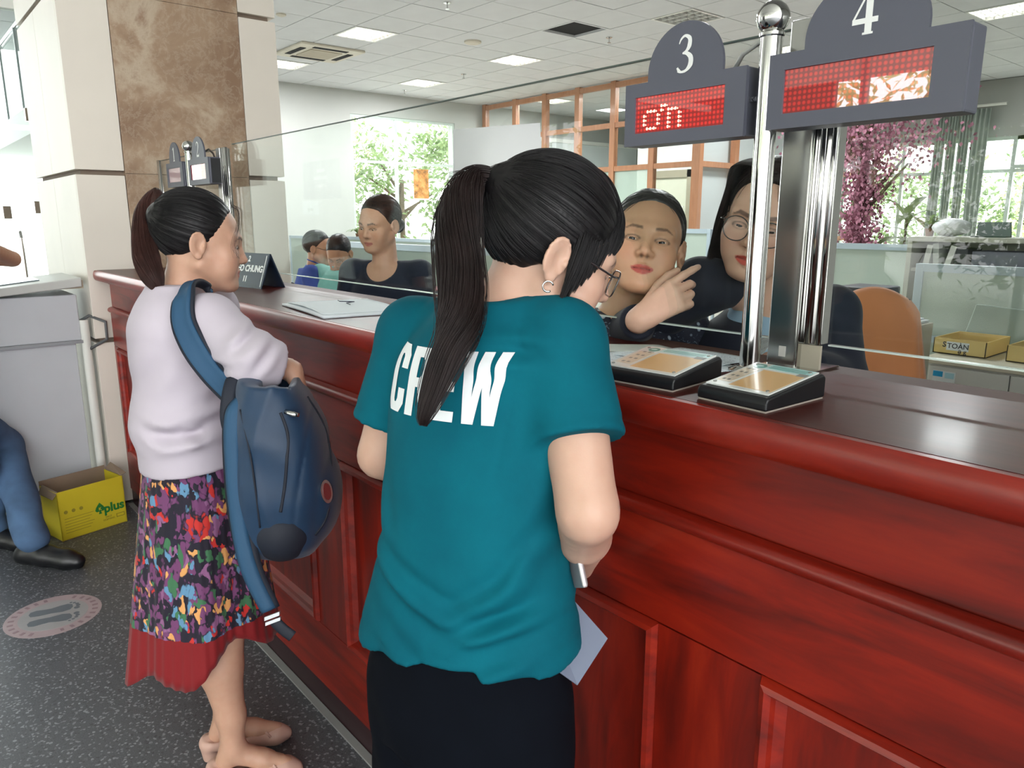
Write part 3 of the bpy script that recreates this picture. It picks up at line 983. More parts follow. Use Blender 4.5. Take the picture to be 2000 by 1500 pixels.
def sheet(name, corners, label, cat, mat, curl=0.0, group=None, thick=0.0004, n=12, parent=None):
    a, b, c, d = (np.array(q, float) for q in corners)
    vs, fs = [], []
    for i in range(n + 1):
        for j in range(n + 1):
            u, w_ = i / n, j / n
            p = (1 - u) * (1 - w_) * a + u * (1 - w_) * b + u * w_ * c + (1 - u) * w_ * d
            p = p + np.array([0, 0, curl * (math.sin(math.pi * u) * 0.6 + 0.25 * math.sin(5 * w_ + 2 * u) * math.sin(math.pi * u))])
            vs.append(p)
    for i in range(n):
        for j in range(n):
            k = i * (n + 1) + j
            fs.append((k, k + n + 1, k + n + 2, k + 1))
    o = MB().add(vs, fs).obj(name, mat, parent, smooth=True)
    m = o.modifiers.new('s', 'SOLIDIFY')
    m.thickness = thick
    m.offset = 1
    if label: tag(o, label, cat, group)
    return o


z = 1.2505
sheet('paper_folder', [(-2.13, 0.905, z), (-1.77, 0.86, z), (-1.74, 1.07, z), (-2.10, 1.15, z)], 'stack of white papers on the countertop behind the lavender blouse woman', 'paper', PAPER, 0.002, thick=0.006)
sheet('paper_sheet', [(-2.14, 0.925, z + 0.0068), (-1.80, 0.875, z + 0.0068), (-1.76, 1.09, z + 0.0068), (-2.08, 1.16, z + 0.0068)], 'top white sheet with pen scribbles on the left paper stack', 'paper', PAPER, 0.006)
INK = M('pen_ink', (50, 52, 70), 0.5, var=0)
tag(MB().tube([(-2.02, 1.03, z + .0155), (-1.99, 1.02, z + .0163), (-1.95, 1.045, z + .0168), (-1.93, 1.01, z + .0168), (-1.89, 1.0, z + .0168)], 0.0015, 5).obj('pen_scribble', INK, None), 'dark pen scribble on the left white sheet', 'scribble')
sheet('form_sheet', [(-0.99, 0.99, z), (-0.78, 0.87, z), (-0.70, 1.10, z), (-0.91, 1.19, z)], 'printed form on the countertop behind the left sloping plate', 'paper', LINES.m, 0.004)
sheet('form_sheet', [(-0.93, 1.03, z + 0.003), (-0.745, 1.02, z + 0.003), (-0.73, 1.185, z + 0.003), (-0.90, 1.19, z + 0.003)], 'printed form lying on top of another, nearest the steel pole', 'paper', LINES.m, 0.004)
sheet('booklet', [(-1.06, 1.09, z), (-0.98, 1.05, z), (-0.87, 1.16, z), (-0.96, 1.195, z)], 'grey booklet page near the lower edge of the glass', 'paper', M('grey_print_paper', (188, 196, 190), 0.7, var=0.1, vscale=30), 0.002, thick=0.001)
# folded black tent card at the far left of the counter
tc = empty('tent_card', (-2.83, 1.1, 1.25), 'black tent card with white lettering beside the face of the lavender blouse woman', 'tent card', rz=math.radians(8))
MB().prism([(-0.13, -0.05, 0.0), (-0.13, -0.005, 0.125), (-0.13, 0.0, 0.125), (-0.13, 0.05, 0.0), (-0.13, 0.045, 0.0), (-0.13, -0.002, 0.117), (-0.13, -0.045, 0.0)], (0.26, 0, 0)).obj('card', M('navy_card', (18, 36, 60), 0.25, coat=0.6), tc)
yd = (0, 0.34, 0.94)
for s_, sz, zz in (('2', 0.03, 0.103), ('TREO CHUNG', 0.034, 0.068), ('11', 0.03, 0.03)):
    text('lettering', s_, sz, (0.0, -0.0495 + 0.36 * zz - 0.0008, zz), (1, 0, 0), yd, NUM, tc, bold=0.0012)
for e in (-0.118, 0.118):
    MB().prism([(e - .002, -0.047, 0.006), (e + .002, -0.047, 0.006), (e + .002, -0.0085, 0.118), (e - .002, -0.0085, 0.118)], (0, -0.0012, 0.0004)).obj('border', NUM, tc)

# paper notice stuck on the glass
NTM = NT('backlit_notice_paper')
NTM.b.inputs['Base Color'].default_value = (0.95, 0.96, 0.97, 1)
NTM.b.inputs['Roughness'].default_value = 0.8
tl_ = NTM.new('BsdfTranslucent')
tl_.inputs[0].default_value = (0.95, 0.96, 0.97, 1)
mx_ = NTM.new('MixShader')
NTM.link(NTM.b.outputs[0], mx_.inputs[1])
NTM.link(tl_.outputs[0], mx_.inputs[2])
NTM.link(mx_.outputs[0], NTM.out.inputs[0])
nt = sheet('glass_notice', [onY(887, 434, 1.192), onY(1062, 425, 1.192), onY(1055, 240, 1.192), onY(885, 253, 1.192)], 'large white paper notice taped to the glass behind the head of the teal shirt woman', 'notice',
           NTM.m, 0.0, n=2)

# ------------------------------------------------------------------ lobby: kiosk, box, floor sticker, cable
KG = M('kiosk_grey_powder_coat', (196, 200, 205), 0.45, var=0.02)
KD = M('kiosk_top_grey', (196, 198, 194), 0.4, var=0.04)
kk = empty('ticket_kiosk', (-4.5, 0.52, 0), 'tall pale grey kiosk pedestal beside the marble column', 'kiosk')
MB().box(-0.18, 0.19, -0.2, 0.21, 0.0, 0.95).obj('cabinet', KG, kk, bevel=0.004)
MB().box(-0.21, 0.21, -0.25, 0.235, 0.90, 1.13).obj('head_box', KG, kk, bevel=0.006)
MB().box(-0.215, 0.216, -0.255, 0.24, 0.885, 0.90).obj('seam', M('kiosk_seam', (150, 154, 158), 0.5), kk)
MB().prism([(-0.24, -0.33, 1.12), (-0.24, 0.26, 1.17), (-0.24, 0.26, 1.215), (-0.24, -0.33, 1.155)], (0.48, 0, 0)).obj('top_slab', KD, kk, bevel=0.005)
MB().prism([(-0.12, -0.2, 1.167), (-0.12, 0.1, 1.199), (0.1, 0.1, 1.199), (0.1, -0.2, 1.167)], (0, 0, 0.006)).obj('screen', M('kiosk_screen', (120, 134, 140), 0.15), kk)
MB().box(0.13, 0.218, 0.14, 0.27, 1.16, 1.2).obj('tape_patch', M('tan_tape', (186, 178, 156), 0.6), kk)
tag(MB().tube([(-4.33, 0.74, 0.98), (-4.29, 0.80, 1.02), (-4.23, 0.86, 0.99), (-4.24, 0.86, 0.9), (-4.3, 0.77, 0.84)], 0.008, 8).obj('power_cable', M('grey_power_cable', (92, 94, 96), 0.5), None, smooth=True), 'grey cable looping from the kiosk side to the counter end', 'cable')
pp = tag(MB().cyl((-4.30, 0.775, 0.0), (-4.30, 0.775, 1.0), 0.022, 16).obj('white_pipe', WHITE, None, smooth='auto'), 'white vertical pipe between kiosk and marble column', 'pipe')

YEL = M('yellow_printed_cardboard', (208, 190, 40), 0.6, var=0.04)
CARD = M('brown_cardboard', (134, 116, 98), 0.85, var=0.08)
bxr = empty('cardboard_box', (-3.955, 0.655, 0.0), 'open yellow printed cardboard box on the floor beside the kiosk', 'box', rz=math.radians(14))
Wb, Hb, Db = 0.155, 0.245, 0.09
MB().box(-0.004, 0.0, -Wb, Wb, 0, Hb).obj('front_wall', YEL, bxr)
MB().box(-2 * Db, -2 * Db + .004, -Wb, Wb, 0, Hb + 0.02).obj('back_wall', CARD, bxr)
MB().box(-2 * Db, 0, -Wb, -Wb + 0.004, 0, Hb - .002).obj('side_wall', YEL, bxr)
MB().box(-2 * Db, 0, Wb - 0.004, Wb, 0, Hb - .002).obj('side_wall', YEL, bxr)
MB().box(-2 * Db, 0, -Wb, Wb, 0.0, 0.004).obj('bottom', CARD, bxr)
MB().prism([(0.0, Wb - .006, Hb), (-2 * Db + .02, Wb - .006, Hb + 0.005), (-2 * Db + .03, Wb + 0.02, Hb + 0.035), (0.0, Wb + 0.02, Hb + 0.01)], (0, 0.0, 0.003)).obj('flap', CARD, bxr)
MB().prism([(0.0, -Wb + .006, Hb), (-2 * Db + .02, -Wb + .006, Hb + 0.005), (-2 * Db + .03, -Wb - 0.02, Hb - 0.03), (0.0, -Wb - 0.02, Hb - 0.03)], (0, 0.0, 0.003)).obj('flap', CARD, bxr)
GRNP = M('green_logo_print', (38, 120, 50), 0.5, var=0)
OLV = M('olive_small_print', (150, 138, 40), 0.6, var=0)
text('lettering', 'plus', 0.062, (0.0012, 0.098, 0.10), (0, 1, 0), (0, 0, 1), GRNP, bxr, bold=0.0022)
sp = [(0.0, 0.045), (0.02, 0.02), (0.026, 0.004), (0.018, -0.006), (0.004, -0.004), (0.008, -0.02), (-0.008, -0.02), (-0.004, -0.004), (-0.018, -0.006), (-0.026, 0.004), (-0.02, 0.02)]
MB().prism([(0.0012, 0.03 + a * 0.9, 0.10 + b * 0.9) for a, b in sp], (0.0006, 0, 0)).obj('spade_logo', GRNP, bxr)
text('logo_letter', 'K', 0.02, (0.0022, 0.03, 0.108), (0, 1, 0), (0, 0, 1), YEL, bxr, bold=0.0006)
text('lettering', 'FIRST', 0.013, (0.0012, 0.068, 0.056), (0, 1, 0), (0, 0, 1), OLV, bxr)
text('lettering', 'COPYING', 0.013, (0.0012, 0.068, 0.043), (0, 1, 0), (0, 0, 1), OLV, bxr)
MB().box(0.0, .001, 0.105, 0.145, 0.04, 0.043).box(0.0, .001, 0.105, 0.145, 0.056, 0.059).box(0.0, .001, 0.105, 0.108, 0.04, 0.059).box(0.0, .001, 0.142, 0.145, 0.04, 0.059).obj('frame_print', OLV, bxr)
for q in (-0.125, -0.09, -0.055):
    MB().prism([(0.001, q + 0.009 * math.cos(a), 0.14 + 0.009 * math.sin(a)) for a in np.linspace(0, 2 * math.pi, 13)[:-1]], (0.0005, 0, 0)).obj('handling_mark', OLV, bxr)
for k in range(6):
    MB().box(0, .001, -0.135, 0.0 - 0.01 * (k % 3), 0.105 - k * 0.014, 0.107 - k * 0.014).obj('print_line', OLV, bxr)

stk = empty('floor_sticker', (-3.17, 0.345, 0.0), 'round pink and grey floor sticker with two footprints', 'floor sticker', rz=math.radians(-12))
PINK = M('sticker_pink', (176, 158, 162), 0.5, var=0.06, vscale=12)
SGR = M('sticker_pale_grey', (164, 164, 166), 0.5, var=0.05, vscale=12)
FTG = M('footprint_slate', (104, 112, 120), 0.5, var=0.05)
MB().lathe((0, 0, 0.0003), [(0.165, 0), (0.165, 0.0012)], 56).obj('ring', PINK, stk)
MB().lathe((0, 0, 0.0015), [(0.118, 0), (0.118, 0.0006)], 48).obj('disc', SGR, stk)
for sx in (-1, 1):
    m = MB()
    ou = [(0.0, -0.085), (0.02, -0.08), (0.027, -0.06), (0.022, -0.035), (0.02, -0.01), (0.03, 0.02), (0.033, 0.045), (0.022, 0.062), (0.0, 0.064), (-0.02, 0.055), (-0.028, 0.03), (-0.022, -0.01), (-0.024, -0.05), (-0.018, -0.078)]
    m.prism([(sx * (0.038 + a), b, 0.0022) for a, b in (ou if sx > 0 else ou)][::sx], (0, 0, 0.0006))
    m.obj('footprint', FTG, stk)
    for k, (a, b, r_) in enumerate(((-0.014, 0.078, 0.0105), (0.005, 0.082, 0.008), (0.02, 0.078, 0.007), (0.032, 0.068, 0.006), (0.04, 0.056, 0.005))):
        MB().lathe((sx * (0.038 + a), b, 0.0022), [(r_, 0), (r_, 0.0006)], 14).obj('toe_print', FTG, stk)
for k in range(26):
    if k % 13 in (0, 12): continue
    a = 2 * math.pi * k / 26
    MB().obox((0.142 * math.cos(a), 0.142 * math.sin(a), 0.0018), (0.010 * math.cos(a), 0.010 * math.sin(a), 0), (-0.006 * math.sin(a), 0.006 * math.cos(a), 0), (0, 0, 0.0005)).obj('letter_mark', M('worn_print', (150, 128, 134), 0.6) if k == 1 else bpy.data.materials['worn_print'], stk)

# ------------------------------------------------------------------ lobby shell: glass facade behind the viewer and at the left
GRF = M('facade_mullion_grey', (150, 156, 156), 0.4, metal=0.2)
fac = empty('wall_facade', (0, 0, 0), kind='structure')
for k in range(12):
    x = -15 + k * 2.0
    MB().box(x - 0.04, x + 0.04, -8.1, -8.0, 0, 6.2).obj('mullion', GRF, fac)
for z in (0.05, 1.1, 2.5, 3.9, 5.2, 6.15): MB().box(-15, 7, -8.08, -8.02, z - 0.03, z + 0.03).obj('transom', GRF, fac)
MB().box(-15.5, 7, -8.2, 1.0, 6.2, 6.35).obj('ceiling_lobby', WHITE, kind='structure')
MB().box(-15, 7, -8.12, -8.02, 3.3, 6.2).obj('wall_facade_light_block', WHITE, kind='structure')  # unseen solid band added to cut the daylight from behind the viewer
MB().box(-10.4, -5.4, -8.12, -8.02, 0, 3.3).obj('wall_facade_reflection_block', M('reflection_block_grey', (112, 110, 106), 0.6, var=0.06), kind='structure')  # unseen dark block added so the right glass screens mirror less daylight
rfac = empty('wall_facade_right', (0, 0, 0), kind='structure')
for k in range(5): MB().box(6.0, 6.08, -8 + k * 2.2, -7.92 + k * 2.2, 0, 6.2).obj('mullion', GRF, rfac)
for z in (0.05, 1.1, 3.9, 6.15): MB().box(6.01, 6.07, -8, 1.0, z - 0.03, z + 0.03).obj('transom', GRF, rfac)
# left glass wall with patch fitted doors
XD = -7.4
lf = empty('wall_glass_left', (0, 0, 0), kind='structure')
GLD = glass_mat('door_glass', (0.93, 0.97, 0.96), 0.6)
for y0, y1 in ((-2.5, -1.45), (-1.44, -0.4), (-0.39, 0.62), (0.64, 1.18), (1.2, 1.9)):
    MB().box(XD - 0.006, XD + 0.006, y0, y1, 0.01, 2.2).obj('door_glass', GLD, lf)
    MB().box(XD - 0.006, XD + 0.006, y0, y1, 2.24, 3.1).obj('fanlight', GLD, lf)
MB().box(XD - 0.05, XD + 0.05, -8, 2.2, 3.1, 3.2).obj('head_rail', WHITE, lf)
MB().box(XD - 0.04, XD + 0.04, 1.22, 1.3, 0, 6.2).obj('mullion', WHITE, lf)
PF = CHROME
for px_, py_ in ((57, 224), (75, 405), (14, 415)):
    c = onX(px_, py_, XD + 0.012)
    MB().box(c[0] - 0.03, c[0] + 0.012, c[1] - 0.03, c[1] + 0.03, c[2] - 0.05, c[2] + 0.05).obj('patch_fitting', PF, lf, bevel=0.004)
MB().tube([(XD + 0.03, 0.95, 0.8), (XD + 0.06, 0.95, 0.85), (XD + 0.06, 0.95, 1.35), (XD + 0.03, 0.95, 1.4)], 0.012, 10).obj('pull_handle', PF, lf)
# mezzanine beyond the doors with its glass railing
mz = empty('wall_mezzanine', (0, 0, 0), kind='structure')
my = 1.52
MB().box(-15, -7.9, my, 2.4, 2.42, 2.7).obj('slab', M('mezzanine_white', (220, 226, 222), 0.6, var=0.02), mz)
MB().box(-15, -7.9, my + 0.02, my + 0.032, 2.7, 3.55).obj('railing_glass', GLD, mz)
MB().cyl((-15, my + 0.03, 3.58), (-7.9, my + 0.03, 3.58), 0.025, 12).obj('handrail', CHROME, mz)
for k in range(6): MB().box(-8.0 - k * 1.2 - 0.02, -8.0 - k * 1.2 + 0.02, my + 0.01, my + 0.05, 2.7, 3.57).obj('baluster', GRF, mz)
# stair with steel rails, seen only as a reflection in the glass screens
st = empty('staircase', (0, 0, 0), 'staircase with steel handrails reflected in the glass screen', 'staircase')
ST0, ST1 = np.array([-5.2, -3.6, 0.3]), np.array([-9.0, -3.6, 2.9])
q0, q1 = onY(720, 560, 6.0), onY(930, 350, 6.0)
dirv = (q1 - q0) / (q1[0] - q0[0])
f0 = lambda x, dz=0.0: (x, 2.4 - 6.0, q0[2] + dirv[2] * (x - q0[0]) + dz)
xa, xb = q0[0] - 1.2, q1[0] + 2.4
for dz in (0.0, 0.32): MB().cyl(f0(xa, dz), f0(xb, dz), 0.03, 10).obj('handrail', CHROME, st)
for k in range(9):
    x = xa + 0.5 * k
    p = f0(x)
    MB().box(p[0] - 0.3, p[0] + 0.3, p[1] - 1.3, p[1] - 0.02, p[2] - 0.75, p[2] - 0.6).obj('tread', WHITE, st)
    MB().cyl((p[0], p[1], p[2] - 0.7), (p[0], p[1], p[2] + 0.32), 0.018, 8).obj('baluster', CHROME, st)
# added pier, widened to tone the glass reflections, with the blue direction board (its mirror image shows in the glass)
MB().box(-19.0, -7.6, -4.3, -4.1, 0, 6.2).obj('wall_reflection_pier', M('reflection_pier_grey', (190, 192, 186), 0.8), kind='structure')
Yb = 6.45
c0, c1 = onY(587, 318, Yb), onY(662, 380, Yb)
brd = empty('direction_board', (0, 0, 0), 'blue grey direction board seen mirrored in the glass left of the window', 'sign')
yb_ = -4.085
MB().box(c0[0], c1[0], -4.099, yb_, c1[2] - 0.06, c0[2]).obj('board', M('board_blue_grey', (44, 56, 90), 0.5), brd)
xm = (c0[0] + c1[0]) / 2
for s_, dz, sz in (('PHÒNG', 0.16, 0.085), ('CÔNG CHỨNG', 0.03, 0.085), ('← TẦNG 1', -0.11, 0.085)):
    text('lettering', s_, sz, (xm, yb_ + 0.002, (c0[2] + c1[2]) / 2 + dz - 0.03), (-1, 0, 0), (0, 0, 1), NUM, brd, bold=0.002)
c0, c1 = onY(587, 393, Yb), onY(620, 420, Yb)
ab = empty('arrow_notice', (0, 0, 0), 'white arrow notice seen mirrored under the direction board', 'sign')
MB().box(c0[0], c1[0], -4.099, yb_, c1[2], c0[2]).obj('sheet', PAPER, ab)
zc, xc = (c0[2] + c1[2]) / 2 - 0.03, (c0[0] + c1[0]) / 2
MB().prism([(xc + dx * 0.9, yb_, zc + dz) for dx, dz in ((-0.15, 0), (-0.07, 0.055), (-0.07, 0.025), (0.13, 0.025), (0.13, -0.025), (-0.07, -0.025), (-0.07, -0.055))], (0, 0.002, 0)).obj('arrow', GREYP, ab)


# ------------------------------------------------------------------ trees outside
def leaf_cloud(seed, n, rx, rz, size, clumps=14):
    rnd = random.Random(seed)
    m = MB()
    cs = [(rnd.gauss(0, rx * 0.5), rnd.gauss(0, rx * 0.5), rnd.uniform(-rz, rz) * 0.8) for _ in range(clumps)]
    for _ in range(n):
        c = rnd.choice(cs)
        p = Vector((c[0] + rnd.gauss(0, rx * 0.22), c[1] + rnd.gauss(0, rx * 0.22), c[2] + rnd.gauss(0, rz * 0.2)))
        e = Euler((rnd.uniform(-1, 1), rnd.uniform(-1, 1), rnd.uniform(0, 6.3)))
        s = size * rnd.uniform(0.6, 1.3)
        q = [p + e.to_matrix() @ Vector(k) * s for k in ((-0.5, 0, 0), (0, -0.22, 0.03), (0.55, 0, -0.03), (0, 0.22, 0.03))]
        m.add([tuple(k) for k in q], [(0, 1, 2, 3)])
    return m


cloudA = leaf_cloud(1, 2600, 1.5, 1.5, 0.17, 22)
cloudB = leaf_cloud(2, 3200, 1.7, 1.7, 0.2, 18)
LA, LB = cloudA.obj('foliage', LEAF2, None), cloudB.obj('foliage', LEAF, None)
LA['kind'] = LB['kind'] = 'stuff'
cnt_t = {}


def tree(x, y, zc, s, which, label, group=None):
    r = empty('tree', (x, y, 0), label, 'tree', group)
    src = LA if which == 0 else LB
    if src.parent is None:
        o = src
        o.parent = r
        o.location = (0, 0, zc)
    else:
        o = share(src, r, (0, 0, zc))
        o['kind'] = 'stuff'
    o.scale = (s, s, s)
    o.rotation_euler = (0, 0, random.uniform(0, 6))
    MB().tube([(0, 0, -0.1), (0.05, 0, zc * 0.5), (0.1, 0.06, zc)], [0.16 * s, 0.12 * s, 0.05 * s], 10).obj('trunk', BARK, r, smooth=True)
    for k in range(5):
        a = k * 1.3
        MB().tube([(0.05, 0, zc * (0.55 + 0.08 * k)), (0.05 + 0.9 * s * math.cos(a), 0.9 * s * math.sin(a), zc * (0.75 + 0.1 * k))], [0.05 * s, 0.02 * s], 6).obj('branch', BARK, r)


MB().box(-60, 30, -60, 60, -0.5, -0.12).obj('ground_outside', M('outside_paving', (206, 204, 198), 0.8), kind='structure')
gl = 'leafy trees outside the end window'
tree(-18.6, 8.0, 2.2, 1.0, 0, 'bright leafy tree outside the left pane of the end window', gl)
tree(-19.4, 12.0, 2.6, 1.1, 1, 'darker leafy tree outside the right pane of the end window', gl)
tree(-21.5, 9.0, 4.2, 1.3, 0, 'tall pale tree behind the other trees outside the end window', gl)
tree(-7.2, 18.6, 1.6, 0.8, 1, 'tree outside the right back window behind the curtain', 'trees outside the back windows')
tree(-5.2, 19.5, 1.4, 0.8, 0, 'low bright tree outside the back window at the far right edge', 'trees outside the back windows')
for k, (x, y, zc, s, w_) in enumerate([(-14, -13, 3.2, 1.5, 0), (-10.5, -12, 2.8, 1.2, 1), (-7.5, -14, 3.6, 1.6, 0), (-4, -13, 2.6, 1.2, 1), (-1, -15, 3.4, 1.5, 0), (3, -13, 2.8, 1.3, 1)]):
    tree(x, y, zc, s, w_, 'leafy tree outside the lobby front, seen only as a reflection in the glass', 'trees outside the lobby front')

# ------------------------------------------------------------------ office furniture behind the glass
def cubicle(x0, x1, y, z1, label, two=True, th=0.05):
    r = empty('cubicle_partition', (0, 0, 0), label, 'partition', 'office cubicle partitions')
    MB().box(x0 + 0.03, x1 - 0.03, y + 0.01, y + th - 0.01, 0.06, z1 - 0.03).obj('fabric_panel', CUBF, r)
    for a, b in ((x0, x0 + 0.045), (x1 - 0.045, x1)): MB().box(a, b, y, y + th, 0, z1).obj('frame_post', CUBM, r, bevel=0.003)
    MB().box(x0 + .045, x1 - .045, y, y + th, z1 - 0.045, z1).obj('top_rail', CUBM, r)
    if two: MB().box(x0 + .045, x1 - .045, y, y + th, z1 * 0.66 - 0.02, z1 * 0.66 + 0.02).obj('mid_rail', CUBM, r)
    MB().box(x0 + .045, x1 - .045, y, y + th, 0, 0.06).obj('bottom_rail', CUBM, r)
    return r


cubicle(-13.6, -11.5, 6.0, 1.2, 'long pale cubicle partition behind the seated men, at the end wall', False)
cubicle(-11.48, -8.4, 6.0, 1.22, 'long pale cubicle partition under the end window', False)
cubicle(-5.85, -3.6, 3.03, 1.315, 'pale green framed partition behind the woman in the navy top')
cubicle(-4.98, -4.62, 6.5, 1.4, 'narrow cubicle panel between the floral blouse woman and the steel pole')
cubicle(-3.1, -2.2, 6.0, 1.31, 'pale cubicle partition right of the square steel upright')
cubicle(-1.85, -0.6, 4.6, 1.25, 'blue-grey framed partition above the yellow box, right edge')
bp_ = empty('low_screen', (0, 0, 0), 'sky blue low screen beside the hair of the glasses woman', 'screen')
MB().box(-4.58, -4.14, 6.5, 6.53, 0.6, 1.27).obj('board', M('sky_blue_panel', (96, 170, 214), 0.6), bp_)
MB().box(-4.58, -4.14, 6.49, 6.54, 1.27, 1.295).obj('top_rail', CUBM, bp_)
for q in (-4.56, -4.2): MB().box(q, q + .02, 6.5, 6.53, 0, .6).obj('leg', CUBM, bp_)


def blob(name, c, r, mat, parent=None, seed=0, amp=0.15, flat=1.0, n=14, m=10):
    rnd = random.Random(seed)
    ph = [rnd.uniform(0, 6) for _ in range(6)]
    vs, fs = [], []
    for i in range(m + 1):
        th_ = math.pi * i / m
        for k in range(n):
            p = 2 * math.pi * k / n
            d = 1 + amp * (math.sin(3 * p + ph[0]) * math.sin(th_) * 0.6 + 0.5 * math.sin(2 * th_ + 5 * p + ph[1]))
            vs.append((c[0] + r[0] * d * math.sin(th_) * math.cos(p), c[1] + r[1] * d * math.sin(th_) * math.sin(p), c[2] - r[2] * math.cos(th_) * (1 if i > m * .2 else flat)))
    for i in range(m):
        for k in range(n): fs.append((i * n + k, i * n + (k + 1) % n, (i + 1) * n + (k + 1) % n, (i + 1) * n + k))
    return MB().add(vs, fs).obj(name, mat, parent, smooth=True)


# shelf unit with files
WOODG = M('pale_grey_laminate', (190, 190, 178), 0.5, var=0.03)
sh = empty('open_shelf', (0, 0, 0), 'pale grey open shelf unit holding files, behind the framed partition at the right', 'shelf')
MB().box(-2.2, -1.4, 5.3, 5.75, 1.355, 1.385).obj('top', WOODG, sh)
MB().box(-2.2, -2.17, 5.3, 5.75, 0, 1.355).obj('side', WOODG, sh)
MB().box(-1.43, -1.4, 5.3, 5.75, 0, 1.355).obj('side', WOODG, sh)
MB().box(-2.17, -1.43, 5.72, 5.75, 0, 1.355).obj('back', WOODG, sh)
MB().box(-2.17, -1.43, 5.32, 5.72, 1.16, 1.18).obj('shelf_board', WOODG, sh)
MB().box(-2.17, -1.43, 5.32, 5.72, 0.7, 0.72).obj('shelf_board', WOODG, sh)
for k, (x, h, c, ti, lb) in enumerate([(-2.1, 0.15, (232, 232, 228), 0.14, 'leaning white folder at the left of the open shelf'), (-2.03, 0.16, (196, 200, 196), -0.1, 'grey folder in the open shelf beside the leaning white folder'),
                                       (-1.97, 0.15, (238, 238, 234), 0.25, 'tilted white paper bundle in the open shelf'), (-1.89, 0.13, (58, 62, 66), 0.05, 'dark file box in the middle of the open shelf')]):
    o = MB().obox((0, 0, h / 2), (0.018 if k < 3 else 0.035, 0, 0), (0, 0.12, 0), (0, 0, h / 2)).obj('file_folder', M('folder_%d' % k, c, 0.6), None)
    o.location = (x, 5.48, 1.184)
    o.rotation_euler = (0, ti, 0)
    tag(o, lb, 'folder', 'files on the open shelf')
tag(MB().box(-1.82, -1.45, 5.35, 5.62, 1.182, 1.30).obj('archive_box', M('slate_box', (120, 122, 136), 0.7), None, bevel=0.004), 'slate grey archive box at the right of the open shelf', 'box')
tag(blob('plastic_bag', (-2.02, 5.5, 1.445), (0.11, 0.09, 0.06), M('white_plastic_bag', (216, 220, 222), 0.4), None, 3, 0.25), 'crumpled white bag on top of the open shelf', 'bag')
tag(MB().prism([(-1.86, 5.4, 1.386), (-1.66, 5.4, 1.386), (-1.66, 5.5, 1.386), (-1.86, 5.5, 1.386)], (0, 0, 0.008)).prism([(-1.86, 5.5, 1.388), (-1.66, 5.5, 1.388), (-1.69, 5.56, 1.48), (-1.88, 5.56, 1.48)], (0, 0.01, 0)).obj('desk_calendar', M('dark_green_card', (62, 80, 74), 0.5), None),
    'dark green standing calendar on top of the open shelf', 'calendar')
# cabinet with the yellow lid box
cb = empty('filing_cabinet', (0, 0, 0), 'pale grey cabinet with doors behind the counter at the right edge', 'cabinet')
CABM = M('cabinet_pale', (206, 208, 204), 0.5, var=0.02)
MB().box(-1.44, -0.3, 3.86, 4.5, 0.0, 0.82).obj('body', CABM, cb)
MB().box(-1.46, -0.28, 3.84, 4.52, 0.82, 0.85).obj('top', M('cabinet_top_cream', (206, 202, 184), 0.5, var=0.03), cb, bevel=0.003)
for a, b, hx in ((-1.43, -1.09, -1.14), (-1.085, -0.7, -1.04), (-0.695, -0.31, -0.74)):
    d = MB().box(a, b, 3.842, 3.859, 0.05, 0.81).obj('door', CABM, cb, bevel=0.003)
    MB().tube([(hx, 3.84, 0.60), (hx, 3.815, 0.61), (hx, 3.812, 0.66), (hx, 3.815, 0.71), (hx, 3.84, 0.72)], 0.007, 8).obj('handle', CHROME, d, smooth=True)
s_ = MB().box(-1.41, -1.31, 3.838, 3.8415, 0.70, 0.79).obj('notice_sticker', PAPER, cb)
MB().box(-1.408, -1.365, 3.837, 3.8385, 0.762, 0.788).obj('blue_label', M('cyan_label', (40, 160, 214), 0.5), cb)
MB().box(-1.355, -1.315, 3.837, 3.8385, 0.758, 0.785).obj('pale_label', M('pale_cyan_label', (176, 220, 232), 0.5), cb)
YB = M('yellow_lid_cardboard', (226, 200, 128), 0.6, var=0.04)


def lidbox(x0, x1, y0, y1, z0, h, label, writing=True):
    r = empty('lid_box', (0, 0, 0), label, 'box')
    t_ = 0.004
    MB().box(x0, x1, y0, y0 + t_, z0, z0 + h).obj('front_wall', YB, r)
    MB().box(x0, x1, y1 - t_, y1, z0, z0 + h).obj('back_wall', YB, r)
    MB().box(x0, x0 + t_, y0, y1, z0, z0 + h).obj('side_wall', YB, r)
    MB().box(x1 - t_, x1, y0, y1, z0, z0 + h).obj('side_wall', YB, r)
    MB().box(x0, x1, y0, y1, z0, z0 + t_).obj('bottom', CARD, r)
    if writing:
        xm = x0 + (x1 - x0) * 0.48
        MB().box(xm - 0.052, xm + 0.048, y0 - 0.0016, y0, z0 + 0.02, z0 + 0.062).obj('label_sheet', PAPER, r)
        text('lettering', 'TOÀN', 0.034, (xm, y0 - 0.002, z0 + 0.041), (1, 0, 0), (0, 0, 1), M('black_ink', (30, 32, 38), 0.6, var=0), r, bold=0.0004)
        text('lettering', 'S', 0.036, (xm - 0.062, y0 - 0.001, z0 + 0.045), (1, 0, 0), (0, 0, 1), bpy.data.materials['black_ink'], r, bold=0.001)
        text('lettering', 'ạ g', 0.03, (xm + 0.02, y0 - 0.001, z0 + 0.018), (1, 0, 0), (0, 0, 1), bpy.data.materials['black_ink'], r, bold=0.0005)
    return r


